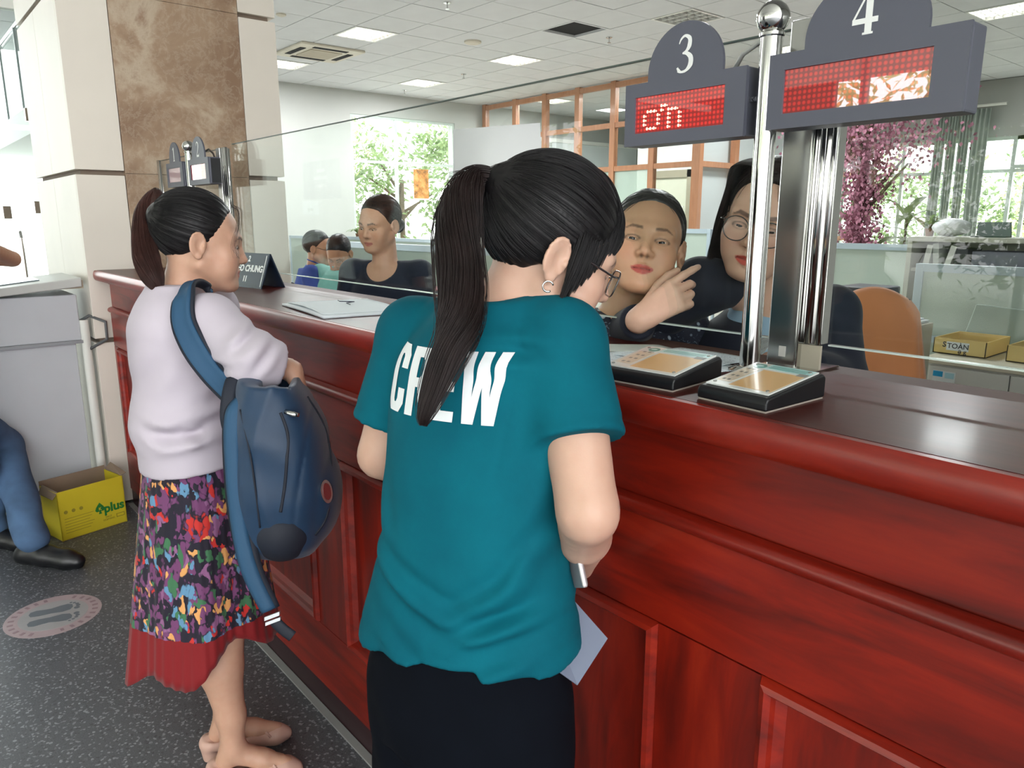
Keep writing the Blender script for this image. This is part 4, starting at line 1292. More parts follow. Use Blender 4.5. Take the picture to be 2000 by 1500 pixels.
lidbox(-1.475, -1.24, 3.98, 4.3, 0.852, 0.075, 'shallow yellow box with a white name label on the pale cabinet')
lidbox(-1.155, -0.9, 3.98, 4.3, 0.852, 0.075, 'shallow yellow box cut by the right edge, beside the labelled one', False)
tag(MB().prism([(-1.5, 4.42, 0.86), (-1.05, 4.42, 0.86), (-1.08, 4.44, 1.04), (-1.46, 4.44, 1.06)], (0, 0.02, 0)).box(-1.34, -1.2, 4.36, 4.5, 0.852, 0.862).obj('monitor_back', M('sage_plastic', (150, 166, 158), 0.5), None, bevel=0.006), 'grey-green monitor back on the pale cabinet behind the yellow boxes', 'monitor')
tag(MB().lathe((-1.12, 4.2, 0.852), [(0.022, 0), (0.022, 0.08), (0.012, 0.1), (0.012, 0.12)], 16).obj('glass_jar', M('pale_jar', (200, 214, 218), 0.2), None), 'small pale jar behind the yellow boxes', 'jar')
# drawer unit and orange garment on chair
dr = empty('drawer_unit', (0, 0, 0), 'cream drawer unit behind the navy jacket, left of the framed partition', 'drawers')
DRM = M('drawer_cream', (176, 172, 154), 0.55, var=0.03)
MB().box(-1.72, -1.42, 3.32, 3.8, 0, 1.02).obj('body', DRM, dr)
for z0, z1 in ((0.94, 1.01), (0.7, 0.925), (0.46, 0.685), (0.05, 0.445)):
    d = MB().box(-1.715, -1.425, 3.3, 3.319, z0, z1).obj('drawer', DRM, dr, bevel=0.003)
    MB().box(-1.6, -1.54, 3.292, 3.299, (z0 + z1) / 2 - .01, (z0 + z1) / 2 + .01).obj('pull', GREYP, d)
tag(MB().box(-1.70, -1.5, 3.38, 3.6, 1.022, 1.2).obj('desk_phone_box', M('dark_grey_box', (84, 88, 94), 0.5), None, bevel=0.01), 'dark grey box on the cream drawer unit', 'box')
tag(MB().box(-1.66, -1.44, 3.62, 3.8, 1.022, 1.032).box(-1.65, -1.46, 3.63, 3.79, 1.033, 1.04).obj('paper_pile', PAPER, None), 'white papers on the cream drawer unit', 'paper')

ORC = M('orange_cloth', (214, 140, 92), 0.85, var=0.06, sheen=0.3)
SEATM = M('black_chair_mesh', (26, 28, 32), 0.8)


def office_chair(x, y, rz, label, cloth=None):
    r = empty('office_chair', (x, y, 0), label, 'chair', 'office chairs behind the counter', rz=rz)
    MB().box(-.24, .24, -.24, .22, 0.46, 0.53).obj('seat', SEATM, r, bevel=0.03, seg=3)
    m = MB()
    vs, fs = [], []
    for i in range(9):
        u = i / 8
        for j in range(7):
            w_ = j / 6
            hw = 0.22 * (1 - 0.18 * w_ ** 3)
            vs.append((-hw + 2 * hw * u, 0.24 + 0.03 * math.sin(math.pi * w_) - 0.05 * (2 * u - 1) ** 2, 0.6 + 0.45 * w_ - 0.05 * (2 * u - 1) ** 4 * w_))
    for i in range(8):
        for j in range(6): fs.append((i * 7 + j, (i + 1) * 7 + j, (i + 1) * 7 + j + 1, i * 7 + j + 1))
    b = m.add(vs, fs).obj('backrest', SEATM, r, smooth=True)
    b.modifiers.new('s', 'SOLIDIFY').thickness = 0.03
    MB().tube([(0, 0.05, 0.45), (0, 0.27, 0.47), (0, 0.29, 0.7)], 0.02, 8).obj('back_bar', BLACKP, r)
    MB().cyl((0, 0, 0.1), (0, 0, 0.46), 0.028, 12).obj('gas_stem', CHROME, r)
    for k in range(5):
        a = k * 1.2566
        l = MB().tube([(0, 0, 0.12), (0.28 * math.cos(a), 0.28 * math.sin(a), 0.07)], [0.024, 0.016], 8).obj('base_leg', BLACKP, r)
        MB().cyl((0.28 * math.cos(a) - .012, 0.28 * math.sin(a), 0.03), (0.28 * math.cos(a) + .012, 0.28 * math.sin(a), 0.03), 0.03, 12).obj('caster', BLACKP, l)
    return r


og = MB()
vs, fs = [], []
NN, MM = 40, 14
for i in range(NN + 1):
    u = i / NN
    for j in range(MM + 1):
        w_ = j / MM
        a = u * math.pi * 2
        rx = 0.15 + 0.05 * w_ + 0.012 * math.sin(9 * a) * w_
        ry = 0.06 + 0.035 * w_ + 0.012 * math.sin(9 * a + 1) * w_
        top = 1.262
        sh_ = 0.55 + 0.45 * min(1, w_ * 5) ** 0.5
        vs.append((rx * sh_ * math.cos(a), ry * sh_ * math.sin(a), top - 0.34 * w_ - 0.02 * (abs(math.cos(a)) ** 2) * (1 if w_ < 0.3 else 0.6) + 0.012 * math.sin(5 * a) * w_))
for i in range(NN):
    for j in range(MM): fs.append((i * (MM + 1) + j, (i + 1) * (MM + 1) + j, (i + 1) * (MM + 1) + j + 1, i * (MM + 1) + j + 1))
fs.append(tuple(i * (MM + 1) for i in range(NN))[::-1])
o = og.add(vs, fs).obj('orange_jacket', ORC, None, smooth=True)
o.location = (-1.325, 2.95, -0.02)
o.rotation_euler = (0, 0, math.radians(25))
tag(o, 'pale orange cloth jacket hanging on a chair right of the navy jacket woman', 'jacket')
cs = empty('coat_stand', (-1.325, 2.95, 0), 'slim dark stand carrying the orange cloth jacket', 'coat stand')
MB().lathe((0, 0, 0), [(0.16, 0), (0.16, 0.015), (0.03, 0.03)], 24).obj('base', SEATM, cs)
MB().cyl((0, 0, 0.02), (0, 0, 1.2), 0.014, 12).obj('pole', SEATM, cs, smooth='auto')
MB().tube([(-0.11, -0.05, 1.19), (0, 0, 1.22), (0.11, 0.05, 1.19)], 0.012, 8).obj('hanger_arm', SEATM, cs, smooth=True)
office_chair(-5.05, 2.35, math.radians(120), 'black office chair of the man in the blue shirt')
office_chair(-2.95, 2.0, math.radians(165), 'black office chair of the woman in the navy top')
# desk behind the navy woman with stacked prints and yellow box
dk = empty('office_desk', (0, 0, 0), 'pale office desk with stacked papers beside the teal shirt shoulder', 'desk')
MB().box(-4.0, -2.3, 2.62, 3.0, 0.96, 0.99).obj('top', M('desk_pale', (178, 176, 150), 0.5), dk)
MB().box(-3.75, -3.72, 2.62, 3.0, 0, 0.96).obj('side', WOODG, dk)
MB().box(-2.33, -2.3, 2.62, 3.0, 0, 0.96).obj('side', WOODG, dk)
MB().box(-3.72, -2.33, 2.97, 3.0, 0.1, 0.96).obj('modesty_panel', CUBF, dk)
c_ = onY(853, 522, 2.8)
cols = [(196, 200, 210), (60, 70, 92), (214, 216, 220), (178, 84, 96), (208, 210, 214), (70, 84, 120), (200, 200, 204), (214, 150, 160)]
for k, c in enumerate(cols):
    o = MB().box(-0.11, 0.11, -0.08, 0.08, 0, 0.0085).obj('paper_bundle', M('bundle_%d' % k, c, 0.7), None)
    o.location = (c_[0] + random.uniform(-.01, .01), 2.8, 0.991 + k * 0.0088)
    o.rotation_euler = (0, 0, random.uniform(-0.15, 0.15))
    tag(o, '%s paper bundle in the stack on the desk beside the teal shirt shoulder' % ['bottom pale', 'lowest dark', 'white lower', 'dull red', 'white middle', 'dark blue', 'pale upper', 'pink topmost'][k], 'paper bundle', 'stacked paper bundles')
c_ = onY(876, 524, 2.75)
tag(MB().box(c_[0] - 0.028, c_[0] + 0.028, 2.72, 2.78, 0.991, 1.055).obj('yellow_box', M('small_yellow_box', (214, 180, 50), 0.5), None, bevel=0.002), 'small yellow box beside the stack of papers on the desk', 'box')
c_ = onY(880, 490, 2.9)
tag(MB().lathe((c_[0], 2.9, 0.991), [(0.03, 0), (0.03, 0.14), (0.022, 0.16), (0.024, 0.2), (0.015, 0.21)], 18).obj('thermos', M('grey_brown_thermos', (120, 116, 108), 0.4), None, smooth='auto'), 'grey thermos flask on the desk next to the ponytail of the teal shirt woman', 'flask')
# picture on the end window and small plants
c0, c1 = onX(808, 330, -13.6), onX(838, 388, -13.6)
pc = empty('wall_picture', (0, 0, 0), 'small orange and brown picture hanging in front of the end window', 'picture')
t = NT('orange_picture_print')
t.link(t.ramp(t.noise(t.coords(), 7, 5, 0.7), [(0.35, lin((120, 84, 48))), (0.5, lin((206, 140, 70))), (0.62, lin((222, 176, 110))), (0.75, lin((90, 100, 60)))]), t.b.inputs['Base Color'])
MB().box(-13.62, -13.6, c0[1], c1[1], c1[2], c0[2]).obj('print', t.m, pc)
MB().box(-13.63, -13.59, c0[1] - .01, c1[1] + .01, c1[2] - .03, c1[2]).obj('bottom_strip', WHITE, pc)


def potplant(x, y, z, s, nl, label, seed=0, h=0.5, droop=0.6, mat=None, potr=0.09, potcol=(120, 84, 60)):
    rnd = random.Random(seed)
    r = empty('potted_plant', (x, y, z), label, 'plant', 'potted office plants')
    MB().lathe((0, 0, 0), [(potr * 0.7, 0), (potr, potr * 1.6), (potr * 1.08, potr * 1.6), (potr * 1.08, potr * 1.75), (potr * .9, potr * 1.7)], 20).obj('pot', M('pot_' + label[:12].replace(' ', '_'), potcol, 0.6), r)
    for k in range(nl):
        a = rnd.uniform(0, 6.28)
        L_ = s * rnd.uniform(0.6, 1.1)
        el = rnd.uniform(0.4, 1.35)
        z0 = potr * 1.6 + h * rnd.uniform(0, 1)
        pts = []
        for i in range(6):
            u = i / 5
            rr = L_ * u * math.cos(el) * (1 + 0.3 * u)
            zz = z0 + L_ * u * math.sin(el) - droop * L_ * u * u
            pts.append(Vector((rr * math.cos(a), rr * math.sin(a), zz)))
        sd = Vector((-math.sin(a), math.cos(a), 0)) * L_ * 0.11
        vs = []
        for i, p in enumerate(pts):
            w_ = math.sin(math.pi * (0.08 + 0.9 * i / 5)) ** 0.8
            vs += [p - sd * w_ + Vector((0, 0, .2 * L_ * .1)), p, p + sd * w_ + Vector((0, 0, .2 * L_ * .1))]
        fs = [(3 * i + j, 3 * i + j + 1, 3 * i + j + 4, 3 * i + j + 3) for i in range(5) for j in range(2)]
        MB().add([tuple(q) for q in vs], fs).obj('leaf', mat or LEAF, r, smooth=True)
    MB().tube([(0, 0, potr * 1.4), (0.01, 0, potr * 1.6 + h)], 0.012, 8).obj('stem', BARK, r)
    return r


c_ = onY(698, 462, 6.02)
potplant(c_[0], 6.02, 1.222, 0.22, 14, 'small green plant on the partition behind the mint shirt man', 2, 0.03, 0.7, potr=0.03)
c_ = onY(1797, 456, 5.5)
potplant(-2.14, 5.48, 1.386, 0.13, 16, 'small leafy plant at the left end of the open shelf top', 4, 0.06, 0.6, potr=0.03)
c_ = onY(1765, 470, 8.0)
potplant(c_[0], 8.0, 0.0, 0.5, 34, 'tall broad leaved plant standing behind the pale partition at the right', 5, 1.3, 0.5, potr=0.16)
c_ = onY(1655, 470, 8.6)
potplant(c_[0], 8.6, 0.0, 0.55, 28, 'tall slender plant beside the pink blossom tree', 6, 1.5, 0.7, potr=0.15)
# added pink tree in the office, standing in for a reflection in the glass
PINKL = M('pink_reflection_tint', (180, 122, 142), 0.8, var=0.25, vscale=8)
pk = empty('pink_reflection_tree', (onY(1672, 400, 7.4)[0], 7.4, 0), 'added dull pink tree standing in for a pink reflection behind the square steel upright', 'tree')
MB().tube([(0, 0, 0), (0.03, 0, 0.9), (0.0, 0.05, 1.7), (0.06, 0, 2.4)], [0.07, 0.06, 0.05, 0.03], 10).obj('trunk', M('reddish_bark', (128, 92, 92), 0.8), pk, smooth=True)
for k in range(8):
    a = k * 0.8
    MB().tube([(0.02, 0.02, 1.5 + 0.1 * k), (0.45 * math.cos(a), 0.45 * math.sin(a), 2.0 + 0.12 * k)], [0.025, 0.01], 6).obj('branch', BARK, pk)
rnd = random.Random(9)
m = MB()
for _ in range(4200):
    if rnd.random() < 0.5:
        c = Vector((rnd.gauss(0.05, 0.10), rnd.gauss(0, 0.10), rnd.uniform(1.2, 2.2)))
    else:
        c = Vector((rnd.gauss(0.0, 0.36), rnd.gauss(0, 0.30), 2.3 + rnd.gauss(0, 0.22)))
    e = Euler((rnd.uniform(-2, 2), rnd.uniform(-2, 2), rnd.uniform(0, 6))).to_matrix()
    m.add([tuple(c + e @ Vector(q) * 0.021) for q in ((-1, 0, 0), (0, -.8, 0), (1, 0, 0), (0, .8, 0))], [(0, 1, 2, 3)])
m.obj('blossoms', PINKL, pk, kind='stuff')

# ------------------------------------------------------------------ people: bodies grown as one smooth surface
def axis_pts(lo, hi, h, fine=()):
    out = [lo]
    while out[-1] < hi:
        x = out[-1]
        st = h
        for a, b, hf in fine:
            if a - 0.5 * h <= x < b: st = min(st, hf)
        out.append(x + st)
    return np.array(out, np.float64)


class Vol:
    def __init__(s, xs, ys, zs):
        s.ax = (xs, ys, zs)
        s.F = np.full((len(xs), len(ys), len(zs)), 0.5, np.float32)
        s.o = np.zeros(3)
        s.R = np.eye(3)
        s.sc = 1.0
        s.mir = False

    def frame(s, o=(0, 0, 0), R=None, sc=1.0):
        s.o = np.array(o, float)
        s.R = np.eye(3) if R is None else np.array(R, float)
        s.sc = sc

    def w(s, p):
        return s.o + s.R @ (np.array(p, float) * s.sc)

    def _reg(s, lo, hi):
        sl, cs = [], []
        for k in range(3):
            a = max(0, np.searchsorted(s.ax[k], lo[k]) - 1)
            b = min(len(s.ax[k]), np.searchsorted(s.ax[k], hi[k]) + 1)
            if b - a < 1: return None, None
            sl.append(slice(a, b))
            shp = [1, 1, 1]
            shp[k] = -1
            cs.append(s.ax[k][a:b].reshape(shp))
        return tuple(sl), cs

    def _loc(s, cs):
        """grid points in the current frame"""
        d = [cs[k] - s.o[k] for k in range(3)]
        return [(s.R[0, j] * d[0] + s.R[1, j] * d[1] + s.R[2, j] * d[2]) / s.sc for j in range(3)]

    def apply(s, fn, c, rad, k, mode):
        """fn takes local arrays; c local centre; rad local bounding radius"""
        cw = s.w(c)
        r = (rad + 0.012) * s.sc + k * 1.2
        sl, cs = s._reg(cw - r, cw + r)
        if sl is None: return
        d = (fn(*s._loc(cs)) * s.sc).astype(np.float32)
        f = s.F[sl]
        if mode == '+':
            if k > 0:
                h = np.maximum(k - np.abs(f - d), 0) / k
                s.F[sl] = np.minimum(f, d) - h * h * k * 0.25
            else:
                s.F[sl] = np.minimum(f, d)
        elif mode == '-':
            d = -d
            if k > 0:
                h = np.maximum(k - np.abs(f - d), 0) / k
                s.F[sl] = np.maximum(f, d) + h * h * k * 0.25
            else:
                s.F[sl] = np.maximum(f, d)
        elif mode == 'd':
            s.F[sl] = f + d

    def fork(s):
        q = Vol(*s.ax)
        q.o, q.R, q.sc = s.o, s.R, s.sc
        return q

    def merge(s, q, k):
        h = np.maximum(k - np.abs(s.F - q.F), 0) / k
        s.F = (np.minimum(s.F, q.F) - h * h * k * 0.25).astype(np.float32)

    def cut(s, p, n):
        """keep only what lies behind the plane through p with outward normal n (current frame)"""
        n = np.array(n, float)
        n /= np.linalg.norm(n)
        x, y, z = s._loc([s.ax[0].reshape(-1, 1, 1), s.ax[1].reshape(1, -1, 1), s.ax[2].reshape(1, 1, -1)])
        s.F = np.maximum(s.F, ((x * n[0] + y * n[1] + z * n[2] - np.dot(p, n)) * s.sc).astype(np.float32))

    def ell(s, c, r, k=0.01, mode='+', rot=None):
        r = np.array(r, float)
        Q = np.eye(3) if rot is None else np.array(Euler(rot).to_matrix())

        def fn(x, y, z):
            x, y, z = x - c[0], y - c[1], z - c[2]
            a = Q[0, 0] * x + Q[1, 0] * y + Q[2, 0] * z
            b = Q[0, 1] * x + Q[1, 1] * y + Q[2, 1] * z
            e = Q[0, 2] * x + Q[1, 2] * y + Q[2, 2] * z
            k0 = np.sqrt((a / r[0]) ** 2 + (b / r[1]) ** 2 + (e / r[2]) ** 2)
            k1 = np.sqrt((a / r[0] ** 2) ** 2 + (b / r[1] ** 2) ** 2 + (e / r[2] ** 2) ** 2) + 1e-9
            return k0 * (k0 - 1) / k1
        s.apply(fn, c, r.max(), k, mode)

    def cone(s, a, b, ra, rb, k=0.01, mode='+', flat=None):
        a, b = np.array(a, float), np.array(b, float)
        ba = b - a
        L2 = ba @ ba + 1e-12

        def fn(x, y, z):
            x, y, z = x - a[0], y - a[1], z - a[2]
            t_ = np.clip((x * ba[0] + y * ba[1] + z * ba[2]) / L2, 0, 1)
            u, v_, w_ = x - t_ * ba[0], y - t_ * ba[1], z - t_ * ba[2]
            sf = 1.0
            if flat is not None:
                n_, f_ = np.array(flat[0], float), flat[1]
                n_ = n_ / np.linalg.norm(n_)
                q = (u * n_[0] + v_ * n_[1] + w_ * n_[2]) * (1 / f_ - 1)
                u, v_, w_ = u + q * n_[0], v_ + q * n_[1], w_ + q * n_[2]
                sf = min(1.0, f_) ** 0.5
            return (np.sqrt(u * u + v_ * v_ + w_ * w_) - (ra + (rb - ra) * t_)) * sf
        s.apply(fn, (a + b) / 2, math.sqrt(L2) / 2 + max(ra, rb) * (1 if flat is None else max(1, flat[1])), k, mode)

    def chain(s, pts, rs, k=0.01, mode='+', flat=None):
        for i in range(len(pts) - 1): s.cone(pts[i], pts[i + 1], rs[i], rs[i + 1], k, mode, flat)

    def loft(s, st, k=0.01, mode='+', e=2.0, wob=None, cap=0.0):
        """stations (z, cx, cy, half width, half depth) along local z"""
        st = np.array(st, float)
        zz = np.linspace(st[0, 0], st[-1, 0], 160)
        # smooth interpolation of the stations
        cur = []
        for j in range(1, 5):
            y = np.interp(zz, st[:, 0], st[:, j])
            ker = np.ones(15) / 15
            yp = np.pad(y, 7, mode='edge')
            cur.append(np.convolve(yp, ker, 'valid'))

        def fn(x, y, z):
            zc = np.clip(z, zz[0], zz[-1])
            cx, cy, a, b = (np.interp(zc, zz, q) for q in cur)
            u, v_ = (x - cx), (y - cy)
            if wob is not None:
                f_ = 1 + wob(np.arctan2(v_, u), z)
                a, b = a * f_, b * f_
            if e == 2.0:
                r = np.sqrt((u / a) ** 2 + (v_ / b) ** 2)
            else:
                r = (np.abs(u / a) ** e + np.abs(v_ / b) ** e) ** (1 / e)
            k1 = np.sqrt((u / a ** 2) ** 2 + (v_ / b ** 2) ** 2) + 1e-6
            d = (r - 1) * np.minimum(r / k1, np.maximum(a, b))
            dz = np.maximum(zz[0] - z, z - zz[-1])
            return np.maximum(d, dz) + 0 * x
        c = (st[:, 1].mean(), st[:, 2].mean(), (st[0, 0] + st[-1, 0]) / 2)
        rad = math.sqrt((abs(st[-1, 0] - st[0, 0]) / 2) ** 2 + (st[:, 3].max() + np.ptp(st[:, 1])) ** 2 + (st[:, 4].max() + np.ptp(st[:, 2])) ** 2)
        s.apply(fn, c, rad, k, mode)

    def mesh(s, name, smooth=1):
        F = s.F
        X, Y, Z = s.ax
        ins = F < 0
        nx, ny, nz = F.shape
        c = np.zeros((nx - 1, ny - 1, nz - 1), np.uint8)
        for i in (0, 1):
            for j in (0, 1):
                for k in (0, 1):
                    c += ins[i:nx - 1 + i, j:ny - 1 + j, k:nz - 1 + k]
        act = np.argwhere((c > 0) & (c < 8))
        idx = np.full(c.shape, -1, np.int64)
        idx[tuple(act.T)] = np.arange(len(act))
        P = np.zeros((len(act), 3))
        n = np.zeros(len(act))
        G = [np.asarray(q, float) for q in (X, Y, Z)]
        base = act
        corners = [(0, 0, 0), (1, 0, 0), (0, 1, 0), (1, 1, 0), (0, 0, 1), (1, 0, 1), (0, 1, 1), (1, 1, 1)]
        for a in range(8):
            for b in range(a + 1, 8):
                A, B = corners[a], corners[b]
                if sum(abs(A[q] - B[q]) for q in range(3)) != 1: continue
                ia, ib = base + A, base + B
                fa, fb = F[tuple(ia.T)], F[tuple(ib.T)]
                m = (fa < 0) != (fb < 0)
                if not m.any(): continue
                t_ = (fa[m] / (fa[m] - fb[m]))[:, None]
                pa = np.stack([G[q][ia[m, q]] for q in range(3)], 1)
                pb = np.stack([G[q][ib[m, q]] for q in range(3)], 1)
                P[m] += pa + (pb - pa) * t_
                n[m] += 1
        P /= n[:, None]
        quads = []
        for ax in range(3):
            o1, o2 = [(1, 2), (2, 0), (0, 1)][ax]
            sh = [slice(None)] * 3
            a_ = [slice(0, F.shape[q] - (1 if q == ax else 0)) for q in range(3)]
            b_ = [slice(1, None) if q == ax else slice(0, F.shape[q]) for q in range(3)]
            e0, e1 = ins[tuple(a_)], ins[tuple(b_)]
            ch = np.argwhere(e0 != e1)
            ok = (ch[:, o1] > 0) & (ch[:, o2] > 0) & (ch[:, o1] < F.shape[o1] - 1) & (ch[:, o2] < F.shape[o2] - 1)
            ch = ch[ok]
            fl = e0[tuple(ch.T)]
            q = []
            for d1, d2 in ((-1, -1), (0, -1), (0, 0), (-1, 0)):
                cc = ch.copy()
                cc[:, o1] += d1
                cc[:, o2] += d2
                q.append(idx[tuple(cc.T)])
            q = np.stack(q, 1)
            q[~fl] = q[~fl][:, ::-1]
            quads.append(q)
        Q = np.concatenate(quads)
        Q = Q[(Q >= 0).all(1)]
        if smooth:
            for _ in range(smooth):
                acc = np.zeros_like(P)
                cn = np.zeros(len(P))
                for i in range(4):
                    a, b = Q[:, i], Q[:, (i + 1) % 4]
                    np.add.at(acc, a, P[b])
                    np.add.at(acc, b, P[a])
                    np.add.at(cn, a, 1)
                    np.add.at(cn, b, 1)
                P = P * 0.5 + 0.5 * acc / np.maximum(cn, 1)[:, None]
        me = bpy.data.meshes.new(name)
        me.vertices.add(len(P))
        me.vertices.foreach_set('co', P.ravel())
        me.loops.add(len(Q) * 4)
        me.loops.foreach_set('vertex_index', Q.ravel())
        me.polygons.add(len(Q))
        me.polygons.foreach_set('loop_start', np.arange(0, len(Q) * 4, 4))
        me.polygons.foreach_set('loop_total', np.full(len(Q), 4))
        me.update()
        me.validate()
        me.polygons.foreach_set('use_smooth', [True] * len(me.polygons))
        s.P = P
        return me


def vol_box(lo, hi, h, fine=None):
    """fine: list of (lo3, hi3, h) boxes with a tighter grid"""
    ax = []
    for k in range(3):
        f = [(a[k], b[k], hf) for a, b, hf in (fine or [])]
        ax.append(axis_pts(lo[k], hi[k], h, f))
    return Vol(*ax)


def paint(me, cols):
    a = me.color_attributes.new('Col', 'FLOAT_COLOR', 'POINT')
    c = np.ones((len(me.vertices), 4), np.float32)
    c[:, :3] = cols
    a.data.foreach_set('color', c.ravel())


def frame_from(fwd, up=(0, 0, 1), roll=0.0):
    """rotation whose columns are right, forward, up"""
    f = np.array(fwd, float)
    f /= np.linalg.norm(f)
    u = np.array(up, float)
    r = np.cross(f, u)
    r /= np.linalg.norm(r)
    u = np.cross(r, f)
    if roll:
        c, s_ = math.cos(roll), math.sin(roll)
        r, u = r * c + u * s_, u * c - r * s_
    return np.stack([r, f, u], 1)


def g(x, s):
    return np.exp(-(x / s) ** 2)


def head(V, o, R, sc=1.0, neck=None, eye_open=1.0, mouth_open=0.0, jaw_w=1.0, cheek=1.0, nose=1.0, face_only=False):
    """adult head; frame: x right, y forward, z up, origin midway between the ear canals"""
    V.frame(o, R, sc)
    V.ell((0, -0.018, 0.040), (0.073, 0.091, 0.082), 0.0)
    V.ell((0, 0.026, 0.020), (0.064, 0.060, 0.070), 0.03)
    V.ell((0, 0.030, -0.030), (0.058 * jaw_w, 0.056, 0.066), 0.03)
    for sx in (-1, 1):
        V.cone((sx * 0.055 * jaw_w, -0.002, -0.045), (sx * 0.026, 0.062, -0.088), 0.017, 0.014, 0.025)
        V.ell((sx * 0.041 * jaw_w, 0.058, -0.026), (0.022 * cheek, 0.022, 0.024), 0.022)
        V.ell((sx * 0.036, 0.055, -0.055), (0.020 * cheek, 0.022, 0.022), 0.022)
    V.ell((0, 0.072, -0.092), (0.021, 0.016, 0.014), 0.022)
    V.ell((0, 0.045, -0.088), (0.036, 0.034, 0.018), 0.02)
    # brow, sockets
    for sx in (-1, 1):
        V.cone((sx * 0.012, 0.083, 0.022), (sx * 0.046, 0.069, 0.022), 0.009, 0.008, 0.016)
        V.ell((sx * 0.031, 0.096, 0.001), (0.019, 0.013, 0.0125), 0.010, '-')
    # nose
    V.cone((0, 0.084, 0.012), (0, 0.0965 + 0.002 * nose, -0.026), 0.0062, 0.0095 * nose, 0.012)
    V.ell((0, 0.098, -0.029), (0.0105 * nose, 0.0105, 0.0088), 0.006)
    for sx in (-1, 1):
        V.ell((sx * 0.0125 * nose, 0.0885, -0.032), (0.0072, 0.0095, 0.0072), 0.005)
    V.ell((0, 0.079, -0.0395), (0.010, 0.014, 0.006), 0.006)
    for sx in (-1, 1):
        V.ell((sx * 0.0062 * nose, 0.0945, -0.0385), (0.0034, 0.0052, 0.0036), 0.002, '-')
    # mouth mound and lips
    V.ell((0, 0.066, -0.062), (0.028, 0.020, 0.019), 0.016)
    V.ell((0, 0.0945, -0.047), (0.0032, 0.006, 0.006), 0.005, '-')
    op = mouth_open * 0.5
    pts = [(-0.0235, 0.0735, -0.0605), (-0.012, 0.0825, -0.0580 + op * .3), (-0.004, 0.0862, -0.0562 + op), (0, 0.0858, -0.0575 + op), (0.004, 0.0862, -0.0562 + op), (0.012, 0.0825, -0.0580 + op * .3), (0.0235, 0.0735, -0.0605)]
    V.chain(pts, [0.0022, 0.0040, 0.0046, 0.0044, 0.0046, 0.0040, 0.0022], 0.004)
    pts = [(-0.0225, 0.0735, -0.0625), (-0.011, 0.0818, -0.0660 - op), (0, 0.0848, -0.0675 - op * 1.3), (0.011, 0.0818, -0.0660 - op), (0.0225, 0.0735, -0.0625)]
    V.chain(pts, [0.0022, 0.0048, 0.0056, 0.0048, 0.0022], 0.004)
    pts = [(-0.0245, 0.078, -0.0616), (-0.010, 0.0885, -0.0622), (0, 0.0915, -0.0624), (0.010, 0.0885, -0.0622), (0.0245, 0.078, -0.0616)]
    V.chain(pts, [0.0008, 0.0014 + op * .6, 0.0016 + op, 0.0014 + op * .6, 0.0008], 0.0022, '-', flat=None)
    # eyelids, then the opening
    for sx in (-1, 1):
        V.ell((sx * 0.031, 0.0712, 0.0), (0.0145, 0.0125, 0.0128), 0.004)
        hz = 0.0040 * eye_open
        if eye_open > 0.15:
            V.ell((sx * 0.031, 0.0815, -0.001 - 0.0015 * (1 - eye_open)), (0.0128, 0.0085, hz), 0.0012, '-', rot=(0, -sx * 0.10, 0))
        V.cone((sx * 0.0195, 0.0815, 0.0062), (sx * 0.043, 0.0745, 0.0058), 0.0022, 0.0018, 0.003)
    # ears
    for sx in (-1, 1):
        ex, ey, ez = sx * 0.0735, -0.006, -0.002
        rot = (0, 0, sx * 0.45)
        V.ell((ex + sx * 0.006, ey - 0.004, ez), (0.0055, 0.0175, 0.030), 0.006, rot=rot)
        ring = []
        for q in np.linspace(-0.9, 4.0, 12):
            yy, zz_ = 0.0165 * math.cos(q), 0.0275 * math.sin(q) + 0.002
            ring.append((ex + sx * (0.0085 - 0.35 * yy), ey - 0.004 + yy, ez + zz_))
        V.chain(ring, [0.0032] * len(ring), 0.002)
        V.ell((ex + sx * 0.0125, ey - 0.001, ez + 0.002), (0.006, 0.0095, 0.017), 0.003, '-', rot=rot)
        V.ell((ex + sx * 0.008, ey - 0.002, ez - 0.025), (0.0045, 0.0085, 0.008), 0.004)
        V.ell((ex + sx * 0.0075, ey + 0.010, ez - 0.002), (0.004, 0.004, 0.006), 0.003)
    if neck is not None:
        V.frame()
        a = o + R @ (np.array((0, -0.022, -0.045)) * sc)
        V.cone(a, neck, 0.050 * sc, 0.055, 0.025)


